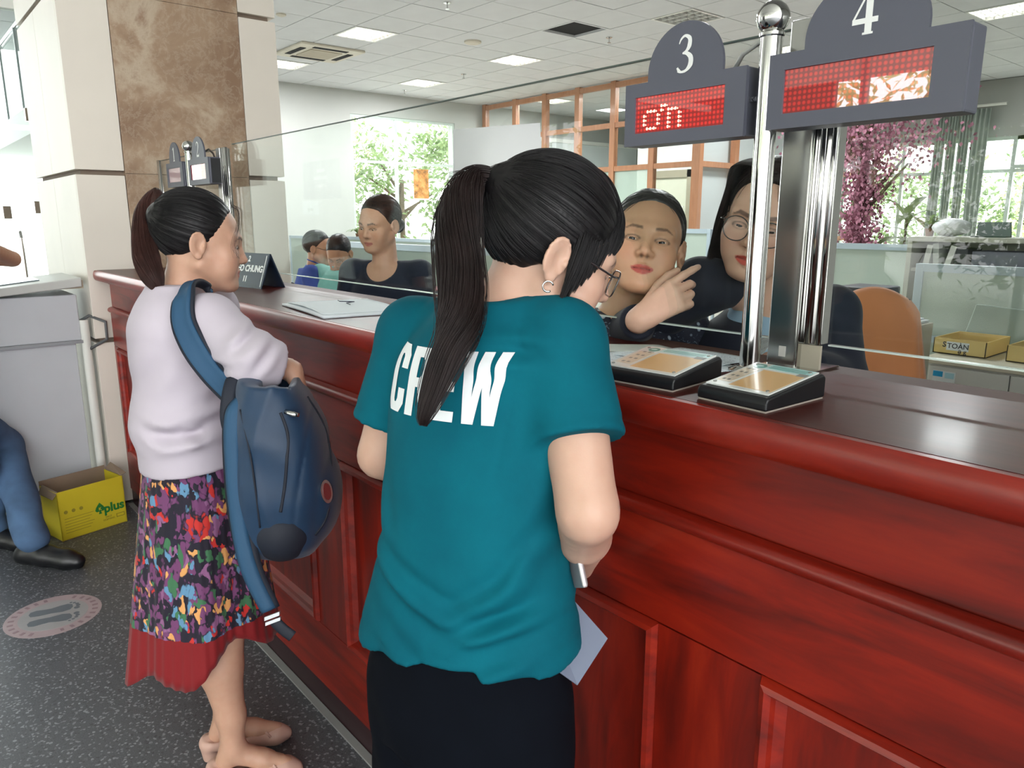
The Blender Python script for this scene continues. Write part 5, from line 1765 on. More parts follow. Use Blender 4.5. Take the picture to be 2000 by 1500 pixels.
def face_paint(me, o, R, sc, base, lip=(178, 74, 72), brow=(60, 44, 38), brow_s=1.0, blush=0.25):
    n = len(me.vertices)
    co = np.empty(n * 3)
    me.vertices.foreach_get('co', co)
    co = co.reshape(-1, 3)
    L = ((co - o) @ R) / sc
    x, y, z = L[:, 0], L[:, 1], L[:, 2]
    b = np.array(lin(base)[:3])
    c = np.tile(b, (n, 1))
    ax_ = np.abs(x)
    face = (np.abs(z) < 0.14) & (np.abs(x) < 0.1) & (y > 0.02) & (y < 0.13)

    def blend(m, col, hard=False):
        nonlocal c
        m = np.clip(m, 0, 1)[:, None]
        c = c * (1 - m) + np.array(lin(col)[:3]) * m
    red = np.clip(g(ax_ - 0.042, 0.022) * g(z + 0.03, 0.022) * blush, 0, 1) * face
    blend(red, tuple(int(q) for q in (min(255, base[0] + 4), base[1] - 34, base[2] - 30)))
    # lips
    topz = -0.0535 - 0.0055 * np.clip(ax_ / 0.024, 0, 1) ** 1.5 - 0.0016 * g(ax_, 0.003)
    botz = -0.0735 + 0.010 * np.clip(ax_ / 0.0235, 0, 1) ** 2.0
    lm = np.clip((topz - z) / 0.0016 + 0.5, 0, 1) * np.clip((z - botz) / 0.0016 + 0.5, 0, 1) * np.clip((0.0245 - ax_) / 0.002, 0, 1) * face * (y > 0.068)
    blend(lm * 0.92, lip)
    seam = g(z + 0.0622, 0.0012) * (ax_ < 0.0235) * face * (y > 0.068)
    blend(seam * 0.7, (88, 34, 34))
    # brows
    bz = 0.0205 + 0.0045 * np.clip((ax_ - 0.012) / 0.024, 0, 1) - 0.008 * np.clip((ax_ - 0.036) / 0.016, 0, 1.2)
    bw = 0.0036 * np.clip((0.056 - ax_) / 0.02, 0.15, 1) * brow_s
    bm = np.clip((bw - np.abs(z - bz)) / 0.0016 + 0.5, 0, 1) * np.clip((ax_ - 0.0115) / 0.003, 0, 1) * np.clip((0.0535 - ax_) / 0.004, 0, 1) * face * (y > 0.03)
    blend(bm * 0.85, brow)
    # lash line round the lids
    q = ((ax_ - 0.031) / 0.0145) ** 2 + ((z + 0.0008) / 0.0066) ** 2
    lash = g(q - 1.0, 0.42) * (z > -0.003) * face * (y > 0.06)
    blend(lash * 0.8, (40, 28, 26))
    lash2 = g(q - 1.0, 0.4) * (z <= -0.003) * face * (y > 0.06)
    blend(lash2 * 0.35, (80, 52, 46))
    ns = (g(ax_ - 0.0062, 0.003) * g(z + 0.038, 0.003) * (y > 0.085)) * face
    blend(ns * 0.8, (60, 30, 26))
    paint(me, c)


def skin_mat(name):
    t = NT(name)
    at_ = t.new('Attribute')
    at_.attribute_name = 'Col'
    n = t.noise(t.coords(), 60, 3)
    c = t.mix(t.ramp(n, [(0.3, (0, 0, 0)), (0.7, (0.12, 0.12, 0.12))]), at_.outputs[0], (0.42, 0.16, 0.1, 1))
    t.link(c, t.b.inputs['Base Color'])
    t.b.inputs['Roughness'].default_value = 0.48
    t.b.inputs['Subsurface Weight'].default_value = 0.12
    t.b.inputs['Subsurface Radius'].default_value = (1, 0.35, 0.2)
    t.b.inputs['Subsurface Scale'].default_value = 0.008
    t.bump(t.noise(t.coords(), 420, 2), 0.12, 0.0006)
    return t.m


SKIN = skin_mat('skin')
EYEW = M('eye_white', (214, 204, 196), 0.35, var=0)
IRIS = M('dark_iris', (30, 18, 14), 0.25, var=0)
HAIRM = NT('black_hair')
HAIRM.link(HAIRM.ramp(HAIRM.noise(HAIRM.coords((1, 1, 1)), 60, 4), [(0.3, lin((9, 9, 11))), (0.7, lin((24, 21, 23)))]), HAIRM.b.inputs['Base Color'])
HAIRM.b.inputs['Roughness'].default_value = 0.42
HAIRM.b.inputs['Specular IOR Level'].default_value = 0.3
HAIRM = HAIRM.m
HAIRB = M('brown_black_hair', (32, 22, 21), 0.42, spec=0.3, var=0.35, vscale=40)
HAIRT = M('reddish_brown_hair', (58, 34, 30), 0.42, spec=0.3, var=0.35, vscale=40)


def eyes(parent, o, R, sc, look=(0, 1, 0)):
    lk = np.array(look, float)
    lk /= np.linalg.norm(lk)
    for sx in (-1, 1):
        c = np.array((sx * 0.031, 0.0705, -0.0005))
        m = MB().sphere((0, 0, 0), 0.0118 * sc, 20, 14)
        e = m.obj('eyeball', EYEW, parent, smooth=True)
        e.location = tuple(o + R @ (c * sc))
        p = o + R @ ((c + lk * 0.0092) * sc)
        i = MB().lathe((0, 0, 0), [(0.0066 * sc, -0.001 * sc), (0.0064 * sc, 0.0012 * sc), (0.0038 * sc, 0.0026 * sc), (1e-5, 0.003 * sc)], 20).obj('iris', IRIS, e, smooth=True)
        i.location = tuple(R @ (lk * 0.0092 * sc))
        i.rotation_euler = Vector(tuple(R @ lk)).to_track_quat('Z', 'Y').to_euler()


def strands(name, polys, mat, parent, r0=0.0004, r1=0.00012, kind='stuff'):
    """polys: array n x m x 3"""
    A = np.asarray(polys, np.float32)
    n, m, _ = A.shape
    hc = bpy.data.hair_curves.new(name)
    hc.add_curves([m] * n)
    hc.attributes['position'].data.foreach_set('vector', A.reshape(-1))
    ra = hc.attributes.get('radius') or hc.attributes.new('radius', 'FLOAT', 'POINT')
    rr = np.tile(np.linspace(r0, r1, m, dtype=np.float32), n)
    ra.data.foreach_set('value', rr)
    hc.materials.append(mat)
    o = bpy.data.objects.new(name, hc)
    COL.objects.link(o)
    o.parent = parent
    o['kind'] = kind
    return o


def bez(pts, n):
    """smooth resample of control points (n x 3)"""
    P = [np.array(p, float) for p in pts]
    out = []
    for t_ in np.linspace(0, len(P) - 1.0001, n):
        i = int(t_)
        u = t_ - i
        p0, p1, p2, p3 = P[max(i - 1, 0)], P[i], P[i + 1], P[min(i + 2, len(P) - 1)]
        out.append(0.5 * ((2 * p1) + (-p0 + p2) * u + (2 * p0 - 5 * p1 + 4 * p2 - p3) * u * u + (-p0 + 3 * p1 - 3 * p2 + p3) * u ** 3))
    return np.array(out)


def pony(path, rad, n, m=22, seed=0, fray=0.25, flat=1.0, side=(0, 0, 1)):
    """strands filling a tapering bundle along path"""
    rg = np.random.default_rng(seed)
    C = bez(path, m)
    rr = np.interp(np.linspace(0, 1, m), np.linspace(0, 1, len(rad)), rad)
    T = np.gradient(C, axis=0)
    T /= np.linalg.norm(T, axis=1)[:, None]
    a = np.cross(T, np.array(side, float))
    a /= np.linalg.norm(a, axis=1)[:, None] + 1e-9
    b = np.cross(T, a)
    q = rg.uniform(0, 2 * np.pi, n)
    s_ = np.sqrt(rg.uniform(0, 1, n))
    out = np.zeros((n, m, 3))
    L = rg.uniform(1 - fray, 1.0, n)
    for i in range(n):
        tt = np.linspace(0, L[i], m)
        Ci = np.stack([np.interp(tt, np.linspace(0, 1, m), C[:, k]) for k in range(3)], 1)
        ai = np.stack([np.interp(tt, np.linspace(0, 1, m), a[:, k]) for k in range(3)], 1)
        bi = np.stack([np.interp(tt, np.linspace(0, 1, m), b[:, k]) for k in range(3)], 1)
        ri = np.interp(tt, np.linspace(0, 1, m), rr)
        w_ = 0.0025 * np.sin(tt * 7 + q[i] * 3) * tt
        out[i] = Ci + ai * ((ri * s_[i] * np.cos(q[i]) + w_)[:, None]) + bi * ((ri * flat * s_[i] * np.sin(q[i]))[:, None])
    return out


def hand(V, wrist, R, sc=1.0, curl=(0.5, 0.5, 0.5, 0.5), thumb=0.5, side=1, spread=0.06, k=0.006):
    """hand in frame R: y towards the fingertips, z out of the back of the hand, x towards the thumb times side"""
    V.frame(wrist, R, sc)
    sd = side
    V.cone((0, -0.02, 0), (0, 0.012, 0), 0.023, 0.022, 0.012, flat=((0, 0, 1), 0.75))
    for i, x in enumerate((0.026, 0.009, -0.008, -0.024)):
        V.cone((sd * x * 0.55, 0.006, 0), (sd * x, 0.078 - 0.004 * abs(i - 1), 0.001), 0.013, 0.0105, 0.012)
    ln = (0.90, 1.0, 0.94, 0.74)
    for i, x in enumerate((0.026, 0.009, -0.008, -0.024)):
        p = np.array((sd * x, 0.078 - 0.004 * abs(i - 1), 0.001))
        ang = 0.12
        sp = sd * (1.5 - i) * spread
        seg = [0.038 * ln[i], 0.024 * ln[i], 0.020 * ln[i]]
        rs = [0.0092, 0.0082, 0.0075, 0.0062]
        for j in range(3):
            ang += curl[i] * (0.9, 1.1, 0.7)[j]
            d = np.array((math.sin(sp) * math.cos(ang), math.cos(ang) * math.cos(sp), -math.sin(ang)))
            q = p + d * seg[j]
            V.cone(p, q, rs[j], rs[j + 1], 0.003)
            p = q
    p = np.array((sd * 0.020, 0.018, -0.006))
    a1 = 0.75 - 0.25 * thumb
    for j, (L_, r0, r1) in enumerate(((0.040, 0.0135, 0.0105), (0.030, 0.0105, 0.009), (0.024, 0.009, 0.0072))):
        aa = a1 - thumb * 0.35 * j
        dn = -0.35 - 0.3 * thumb * j
        d = np.array((sd * math.sin(aa), math.cos(aa), dn))
        d /= np.linalg.norm(d)
        q = p + d * L_
        V.cone(p, q, r0, r1, 0.006 if j == 0 else 0.003)
        p = q
    V.frame()

# ------------------------------------------------------------------ the people
HAIRLINE = (np.array([-0.075, -0.06, -0.045, -0.02, 0.0, 0.03, 0.055, 0.075, 0.092, 0.12, 0.16]),
            np.array([-0.30, -0.075, -0.045, -0.028, 0.008, 0.034, 0.046, 0.056, 0.072, 0.098, 0.13]))


def new_person(label, group=None):
    return empty('person', (0, 0, 0), label, 'person', group)


def settle(root, base):
    base = Vector(tuple(base))
    root.location = base
    for c in COL.objects:
        if c.parent == root: c.location = c.location - base


def grid_mesh(V, name, mat, parent, smooth=1, kind=None, label=None):
    me = V.mesh(name, smooth)
    o = mesh_obj(name, me, mat, parent)
    if kind: o['kind'] = kind
    if label: o['label'] = label
    return o


def hair_cap(root, o, R, sc, tie, mat, n=1400, seed=0, line=None, rad=(0.0815, 0.1015, 0.0925), lift=0.0, part=None, smat=None, h=0.0032, r0=0.00045, name='hair'):
    """combed back hair: a solid cap with combed relief plus strands running to the tie"""
    zl, yl = line or HAIRLINE
    c0 = np.array((0, -0.019, 0.041 + lift))
    V = vol_box(o - 0.17 * sc, o + 0.17 * sc, h * sc)
    V.frame(o, R, sc)
    V.ell(c0, rad, 0.0)
    tie = np.array(tie, float)
    td = tie - c0
    td /= np.linalg.norm(td)
    V.cone(c0 + td * 0.08, tie, 0.030, 0.011, 0.03)
    V.apply(lambda x, y, z: (np.interp(z, zl, yl) - y + 0 * x) * 0.8, (0, 0, 0.03), 0.2, 0.006, '-')
    a1 = np.cross(td, (1, 0, 0))
    a1 /= np.linalg.norm(a1)
    a2 = np.cross(td, a1)

    def comb(x, y, z):
        x, y, z = x - c0[0], y - c0[1], z - c0[2]
        u = x * a1[0] + y * a1[1] + z * a1[2]
        v_ = x * a2[0] + y * a2[1] + z * a2[2]
        ph = np.arctan2(v_, u)
        return 0.0007 * (np.sin(ph * 37 + 2 * np.sin(ph * 5)) + 0.7 * np.sin(ph * 61 + 1))
    V.apply(comb, (0, 0, 0.03), 0.2, 0.0, 'd')
    cap = grid_mesh(V, name, mat, root, 1)
    rg = np.random.default_rng(seed)
    out = []
    rad = np.array(rad)
    tl = np.linalg.norm(tie - c0)
    while len(out) < n:
        d = rg.normal(size=3)
        d /= np.linalg.norm(d)
        rr = 1 / math.sqrt(((d / rad) ** 2).sum())
        p = c0 + d * rr
        if p[1] > np.interp(p[2], zl, yl) - 0.009: continue
        ang = math.acos(np.clip(d @ td, -1, 1))
        if ang < 0.25: continue
        k = 14
        pts = []
        off = rg.uniform(-0.0012, 0.0022)
        for t_ in np.linspace(0, 1, k):
            w_ = t_ * ang
            dd = (math.sin(ang - w_) * d + math.sin(w_) * td) / math.sin(ang)
            r_ = 1 / math.sqrt(((dd / rad) ** 2).sum()) + off * math.sin(math.pi * min(1, t_ * 1.3 + 0.1)) - 0.0006
            if ang - w_ < 0.35: r_ = r_ + (tl - r_) * (1 - (ang - w_) / 0.35) ** 2
            pts.append(o + R @ ((c0 + dd * r_) * sc))
        out.append(pts)
    strands('hair_strands', out, smat or mat, cap, r0, r0 * 0.6)
    return cap


def offset_on(bvh, p, d, up_=0.002):
    h = bvh.ray_cast(Vector(tuple(p)), Vector(tuple(d)))
    if h[0] is None: return None
    return h[0] - Vector(tuple(d)) * up_


# ============ woman in the teal shirt
TEALM = NT('teal_cotton')
v = TEALM.coords()
TEALM.link(TEALM.ramp(TEALM.noise(v, 9, 4), [(0.3, lin((2, 86, 102))), (0.7, lin((3, 98, 114)))]), TEALM.b.inputs['Base Color'])
TEALM.b.inputs['Roughness'].default_value = 0.85
TEALM.b.inputs['Specular IOR Level'].default_value = 0.15
TEALM.bump(TEALM.noise(v, 900, 2), 0.15, 0.0006)
TEALM = TEALM.m
NAVYC = M('navy_blue_cloth', (14, 26, 48), 0.85, var=0.08, vscale=20, sheen=0.15)
BLACKC = M('black_trouser_cloth', (8, 12, 20), 0.9, var=0.1, vscale=15, spec=0.1)
DENIM = M('blue_denim', (72, 100, 134), 0.9, var=0.16, vscale=14, bump=0.2, bscale=700)
SKT = (206, 168, 147)

T = new_person('woman in a teal T-shirt with white CREW lettering and a long ponytail')
Tf = np.array((-0.375, 0.927, 0.0))
TR = frame_from(Tf)
TP = at(912, 1240, 1.17)
TO = np.array((TP[0], TP[1], 0))
loc = lambda p: TR.T @ (np.array(p) - TO)
nb, rs, ls = at(985, 600, 1.13), at(1098, 668, 1.07), at(812, 655, 1.235)
re_, le_ = at(1148, 1000, 1.0), at(746, 888, 1.27)
rw_, lw_ = TO + TR @ np.array((0.115, 0.17, 0.94)), TO + TR @ np.array((-0.10, 0.185, 1.02))
n_, r_, l_ = loc(nb), loc(rs), loc(ls)
hO = at(1074, 496, 1.12)
hR = frame_from((0.42, 0.78, -0.36), roll=math.radians(-4))
TH_ = [(0.80, 0, 0.0, 0.160, 0.105), (0.90, 0.0, 0.0, 0.152, 0.10), (1.02, 0.0, 0.012, 0.122, 0.088), (1.14, 0, 0.035, 0.128, 0.098), (1.24, 0, 0.065, 0.150, 0.10), (1.32, 0.0, n_[1] * 0.8, 0.13, 0.085), (1.36, 0.0, n_[1] * 0.9, 0.08, 0.06)]
dx = n_[0]
sh = lambda st, ex, dz=0: [(z + dz, cx + dx * np.clip((z - 0.85) / 0.5, 0, 1), cy, a + ex, b + ex) for z, cx, cy, a, b in st]
V = vol_box(TO + (-0.33, -0.3, 0.0), TO + (0.45, 0.42, 1.72), 0.013, [(hO - 0.125, hO + 0.125, 0.0034)])
head(V, hO, hR, 1.03, neck=nb + np.array((0.0, -0.01, -0.03)))
V.frame(TO, TR)
V.loft(sh(TH_, -0.004), 0.03)
for a, b in ((loc(rs), loc(re_)), (loc(ls), loc(le_))):
    V.cone((n_[0] + (a[0] - n_[0]) * 0.4, a[1], a[2] + 0.0), a, 0.05, 0.052, 0.03)
    V.cone(a, b, 0.051, 0.041, 0.02)
V.cone(loc(re_), loc(re_) + (loc(rw_) - loc(re_)) * 0.4, 0.041, 0.039, 0.012)
V.cone(loc(re_) + (loc(rw_) - loc(re_)) * 0.4, loc(rw_), 0.040, 0.026, 0.012)
V.cone(loc(le_), loc(lw_), 0.040, 0.025, 0.012)
for sx in (-1, 1):
    V.chain([(sx * 0.075, 0.0, 0.80), (sx * 0.095, 0.02, 0.46), (sx * 0.10, -0.01, 0.09)], [0.068, 0.055, 0.036], 0.01)
    V.cone((sx * 0.10, -0.03, 0.045), (sx * 0.11, 0.13, 0.035), 0.036, 0.03, 0.02)
V.frame()
hdir = frame_from(TR @ np.array((-0.9, 0.3, 0.1)), TR @ np.array((0.2, 0.9, 0.3)))
hand(V, rw_ + hdir @ np.array((0, 0.02, 0)), hdir, 0.95, (0.8, 0.8, 0.85, 0.9), 0.6, side=1)
hdl = frame_from(TR @ np.array((0.9, 0.3, 0.1)), TR @ np.array((0.2, 0.9, 0.3)))
hand(V, lw_ + hdl @ np.array((0, 0.02, 0)), hdl, 0.95, (0.5, 0.5, 0.5, 0.5), 0.4, side=1)
bo = grid_mesh(V, 'body', SKIN, T)
face_paint(bo.data, hO, hR, 1.03, SKT)
eyes(T, hO, hR, 1.03, (0, 0.9, -0.4))
# shirt
V = vol_box(TO + (-0.36, -0.32, 0.74), TO + (0.48, 0.45, 1.52), 0.0054)
V.frame(TO, TR)
SH = [(0.795, 0, 0.005, 0.188, 0.132), (0.86, 0, 0.003, 0.183, 0.128), (0.95, 0.0, 0.006, 0.164, 0.116), (1.04, 0.0, 0.012, 0.148, 0.108), (1.14, 0, 0.03, 0.152, 0.112), (1.23, 0, 0.058, 0.168, 0.114), (1.30, 0.0, n_[1] * 0.72, 0.160, 0.10), (1.35, 0.0, n_[1] * 0.86, 0.115, 0.078), (1.385, 0.0, n_[1] * 0.95, 0.075, 0.062)]
V.loft(sh(SH, 0.0), 0.0, e=2.2)
for a, b, tt, re1 in ((loc(rs), loc(re_), 0.60, 0.066), (loc(ls), loc(le_), 0.74, 0.062)):
    e_ = a + (b - a) * tt
    S = V.fork()
    S.cone((n_[0] + (a[0] - n_[0]) * 0.35, n_[1] * 0.6 + a[1] * 0.4, a[2] + 0.015), a, 0.055, 0.060, 0.035)
    S.cone(a, e_ + (e_ - a) * 0.3, 0.060, re1 + 0.004, 0.022)
    q = (b - a) / np.linalg.norm(b - a)
    S.cut(e_, q)
    S.apply(lambda x, y, z, e_=e_, q=q: 0.002 * np.exp(-((x * q[0] + y * q[1] + z * q[2] - e_ @ q + 0.02) / 0.0035) ** 2), e_, 0.1, 0.0, 'd')
    S.cone(a + (b - a) * 0.3, e_ + q * 0.05, 0.040, re1 - 0.006, 0.0, '-') if False else None
    V.merge(S, 0.02)
# neck opening and hem
nk = loc(nb + (hO - nb) * 0.22)
V.cone(loc(nb) + np.array((0, 0.0, 0.035)), loc(hO), 0.058, 0.062, 0.006, '-')
V.apply(lambda x, y, z: z - (0.872 + 0.02 * x * 4 + 0.01 * np.cos(x * 20)) + 0 * y, (0, 0, 0.76), 0.32, 0.004, '-')


def folds(x, y, z):
    th_ = np.arctan2(y - 0.02, x)
    d = 0.0
    # diagonal drape folds over the lower back and side
    for (x0, z0, x1, z1, w_, am) in ((-0.15, 1.02, 0.09, 0.93, 0.012, 0.0055), (0.16, 1.03, 0.02, 0.94, 0.012, 0.005), (0.17, 0.97, 0.03, 0.915, 0.010, 0.006), (0.15, 1.16, 0.11, 1.03, 0.014, 0.003) ,
                                     (-0.14, 1.14, -0.10, 1.02, 0.016, 0.002), (0.17, 1.10, 0.10, 0.99, 0.012, 0.005), (0.16, 0.91, 0.06, 0.86, 0.010, 0.004), (-0.1, 0.90, 0.02, 0.85, 0.014, 0.003),
                                     (0.02, 1.30, 0.14, 1.31, 0.010, 0.003), (0.03, 1.345, 0.15, 1.335, 0.009, 0.003)):
        ux, uz = x1 - x0, z1 - z0
        L2 = ux * ux + uz * uz
        t_ = np.clip(((x - x0) * ux + (z - z0) * uz) / L2, 0, 1)
        q = np.sqrt((x - x0 - t_ * ux) ** 2 + (z - z0 - t_ * uz) ** 2)
        env = np.sin(np.pi * np.clip(t_, 0.04, 0.96))
        am = am * 1.7
        d = d - am * env * np.exp(-(q / w_) ** 2) + am * 0.8 * env * np.exp(-((q - 1.9 * w_) / w_) ** 2)
    d = d - 0.0025 * np.sin(x * 34 + 9 * z) * np.exp(-((z - 0.9) / 0.12) ** 2)
    # stitched hem and armhole seam
    d = d + 0.0016 * np.exp(-((z - 0.893 - 0.08 * x) / 0.0025) ** 2)
    return d + 0 * y


V.apply(folds, (0, 0, 1.1), 0.6, 0.0, 'd')
# armhole seams
for a, c_, sg in ((loc(rs), 0.62, 1), (loc(ls), 0.62, -1)):
    V.apply(lambda x, y, z, a=a, sg=sg: 0.0016 * np.exp(-((x - (a[0] - sg * 0.030) - sg * 0.10 * (1.30 - z) * 0.0 + sg * 0.9 * (z - 1.27) ** 2) / 0.003) ** 2) * (z > 1.16) * (y < a[1] + 0.03) + 0 * y, a, 0.16, 0.0, 'd')
shirt = grid_mesh(V, 'teal_shirt', TEALM, T, 1)
bv = BVHTree.FromPolygons([tuple(v_.co) for v_ in shirt.data.vertices], [tuple(p.vertices) for p in shirt.data.polygons])
# white block lettering wrapped on the back
GL = {'C': [[(0, .14), (.1, 0), (.36, 0), (.46, .14), (.46, .36), (.28, .36), (.28, .2), (.25, .14), (.21, .14), (.19, .18), (.19, .82), (.21, .86), (.25, .86), (.28, .82), (.28, .66), (.46, .66), (.46, .86), (.36, 1), (.1, 1), (0, .86)]],
      'R': [[(0, 0), (.18, 0), (.18, 1), (0, 1)], [(.17, .86), (.26, .86), (.30, .82), (.30, .63), (.26, .57), (.17, .57), (.17, .43), (.25, .43), (.38, .48), (.48, .6), (.48, .86), (.38, 1), (.17, 1)], [(.22, .47), (.34, 0), (.53, 0), (.38, .50)]],
      'E': [[(0, 0), (.42, 0), (.42, .15), (.18, .15), (.18, .43), (.38, .43), (.38, .57), (.18, .57), (.18, .85), (.42, .85), (.42, 1), (0, 1)]],
      'W': [[(0, 1), (.1, 0), (.29, 0), (.36, .52), (.43, 0), (.62, 0), (.72, 1), (.545, 1), (.505, .38), (.44, 1), (.28, 1), (.215, .38), (.175, 1)]]}
bm = bmesh.new()
adv = {'C': .53, 'R': .57, 'E': .48, 'W': .74}
tx = 0.0
ww, hh = 0.091, 0.094
Tc = onY(845, 755, 0.5)
cen = at(842, 757, 1.04)
bx_ = TR[:, 0]
side_ = TR[:, 0]
tw = sum(adv.values()) * ww
tot = 0
for ch in 'CREW':
    for poly in GL[ch]:
        vs = [bm.verts.new((tot + p[0] * ww - tw / 2, p[1] * hh - hh / 2, 0)) for p in poly]
        bm.faces.new(vs).normal_update()
    tot += adv[ch] * ww
bmesh.ops.triangulate(bm, faces=bm.faces[:])
for _ in range(4):
    bmesh.ops.subdivide_edges(bm, edges=[e for e in bm.edges if e.calc_length() > 0.006], cuts=1)
    bmesh.ops.triangulate(bm, faces=bm.faces[:])
bk = -TR[:, 1]
lost = []
for v_ in bm.verts:
    # from behind the back towards the shirt
    p0 = cen + side_ * v_.co.x + np.array((0, 0, 1)) * (v_.co.y + 0.02 * v_.co.x) + bk * 0.25
    h_ = bv.ray_cast(Vector(tuple(p0)), Vector(tuple(-bk)))
    if h_[0] is None:
        lost.append(v_)
    else:
        v_.co = h_[0] + h_[1] * 0.0012
bmesh.ops.delete(bm, geom=lost, context='VERTS')
me = bpy.data.meshes.new('lettering')
bm.to_mesh(me)
bm.free()
mesh_obj('lettering', me, M('white_screen_print', (238, 243, 245), 0.7, var=0.02, vscale=60, bump=0.2, bscale=900), shirt, True)
# trousers
V = vol_box(TO + (-0.3, -0.3, 0.02), TO + (0.35, 0.3, 0.95), 0.009)
V.frame(TO, TR)
V.loft([(0.70, 0, 0.0, 0.165, 0.12), (0.78, 0, 0, 0.168, 0.122), (0.86, 0, 0, 0.163, 0.115), (0.90, 0, 0, 0.158, 0.11)], 0.0)
for sx in (-1, 1):
    V.chain([(sx * 0.082, 0.0, 0.78), (sx * 0.098, 0.012, 0.46), (sx * 0.105, -0.01, 0.07)], [0.093, 0.083, 0.088], 0.012)
V.apply(lambda x, y, z: 0.003 * np.sin(x * 60 + 5 * np.sin(z * 9)) * np.exp(-((z - 0.45) / 0.3) ** 2) + 0 * y, (0, 0, 0.45), 0.6, 0.0, 'd')
grid_mesh(V, 'trousers', BLACKC, T, 1)
for sx in (-1, 1):
    V = vol_box(TO - 0.3, TO + np.array((0.4, 0.4, 0.13)), 0.006)
    V.frame(TO, TR)
    V.cone((sx * 0.105, -0.03, 0.038), (sx * 0.115, 0.14, 0.03), 0.042, 0.036, 0.02)
    V.apply(lambda x, y, z: z + 0 * x + 0 * y, (0, 0, 0), 0.3, 0.0, '-')
    grid_mesh(V, 'shoe', BLACKP, T, 1)
# hair with ponytail
tie = np.array((0.0, -0.115, 0.068))
LOWL = (HAIRLINE[0], HAIRLINE[1] + np.array([0, 0, 0, 0.0, 0.006, 0.012, 0.016, 0.02, 0.02, 0.02, 0.02]))
hair_cap(T, hO, hR, 1.03, tie, HAIRM, n=3000, seed=1, rad=(0.083, 0.103, 0.096), lift=0.003, line=LOWL, h=0.003)
tw_ = hO + hR @ (tie * 1.03)
MBt = MB()
td = hR @ np.array((0, -0.8, 0.25))
ring = [tw_ + 0.0135 * (math.cos(q) * hR[:, 0] + math.sin(q) * (hR @ np.array((0, 0.3, 0.95)))) for q in np.linspace(0, 2 * math.pi, 20)]
MBt.tube(ring, 0.005, 8).obj('hair_tie', M('black_elastic', (18, 18, 20), 0.8), T, smooth=True)
path = [tw_, at(930, 348, 1.075), at(902, 385, 1.06), at(893, 460, 1.045), at(900, 560, 1.03), at(896, 640, 1.012), at(862, 720, 1.0), at(832, 800, 0.99), at(826, 832, 0.99)]
w_ = [0.012, 0.021, 0.027, 0.031, 0.033, 0.030, 0.025, 0.015, 0.006]
strands('ponytail', np.concatenate([pony(path, w_, 2600, 26, 3, 0.22, 0.7), pony(path, [q * 1.2 for q in w_], 350, 26, 5, 0.45, 0.8)]), HAIRB, T, 0.00055, 0.0002)
sp_ = []
rg = np.random.default_rng(4)
for k in range(60):
    e_ = at(930 - rg.uniform(0, 75), 345 + rg.uniform(-8, 22), 1.08)
    sp_.append(bez([tw_ + rg.normal(size=3) * 0.004, (tw_ + e_) / 2 + np.array((0, 0, 0.008)), e_], 8))
strands('stray_hair', np.array(sp_), HAIRM, T, 0.0004, 0.0001)
# long side fringe hanging past the temple
fr = []
bk_ = [(1068, 318, 1.10), (1118, 365, 1.055), (1134, 450, 1.045), (1118, 530, 1.045), (1088, 602, 1.05)]
ft_ = [(1112, 318, 1.12), (1176, 350, 1.10), (1205, 420, 1.09), (1207, 470, 1.09), (1196, 500, 1.09)]
for k in range(9):
    u = k / 8
    P = []
    for j, (a, b) in enumerate(zip(bk_, ft_)):
        uu = u if j < 4 else u ** 0.9
        P.append(at(*(np.array(a) * (1 - uu) + np.array(b) * uu)))
    fr.append(pony(P, [0.010, 0.012, 0.012, 0.009, 0.002], 330, 22, 10 + k, 0.3, 0.8))
strands('fringe', np.concatenate(fr), HAIRM, T, 0.0005, 0.0002)
# glasses
GM = M('dark_spectacle_frame', (32, 30, 34), 0.2, coat=1)
LENS = glass_mat('spectacle_lens', (0.985, 0.985, 0.99), 0.35)


def spectacles(root, o, R, sc, w_=0.024, h_=0.019, sq=2.6, rim=0.0012, mat=GM, y=0.099, z=-0.004, name='glasses'):
    s_ = empty(name, (0, 0, 0))
    s_.parent = root
    W_ = lambda p: o + R @ (np.array(p) * sc)
    for sx in (-1, 1):
        ring = []
        for q in np.linspace(0, 2 * math.pi, 33):
            cq, sq_ = math.cos(q), math.sin(q)
            ring.append(W_((sx * 0.033 + w_ * np.sign(cq) * abs(cq) ** (2 / sq), y - 0.006 * abs(sx * 0.033 + w_ * cq) / 0.05, z + h_ * np.sign(sq_) * abs(sq_) ** (2 / sq))))
        MB().tube(ring, rim * sc, 8, cap=False).obj('rim', mat, s_, smooth=True)
        MB().add(ring[:-1], [tuple(range(len(ring) - 1))]).obj('lens', LENS, s_)
        MB().tube([W_((sx * (0.033 + w_), y - 0.008, z + h_ * 0.55)), W_((sx * 0.070, y - 0.02, z + h_ * 0.5)), W_((sx * 0.0755, 0.01, 0.016)), W_((sx * 0.078, -0.012, 0.004))], rim * 1.3 * sc, 6).obj('temple_arm', mat, s_, smooth=True)
    MB().tube([W_((-0.033 + w_ - 0.002, y - 0.001, z + 0.004)), W_((0, y + 0.003, z + 0.007)), W_((0.033 - w_ + 0.002, y - 0.001, z + 0.004))], rim * sc, 8).obj('bridge', mat, s_, smooth=True)
    return s_


spectacles(T, hO, hR, 1.03, sq=3.4)
er = hO + hR @ (np.array((0.083, -0.008, -0.036)) * 1.03)
MB().tube([er + 0.0075 * (math.cos(q) * hR[:, 1] + math.sin(q) * hR[:, 2]) + np.array((0, 0, -0.004)) for q in np.linspace(0.6, 5.6, 16)], 0.0014, 8).obj('earring', M('silver_earring', (230, 228, 224), 0.12, metal=1, var=0), T, smooth=True)
settle(T, TO)

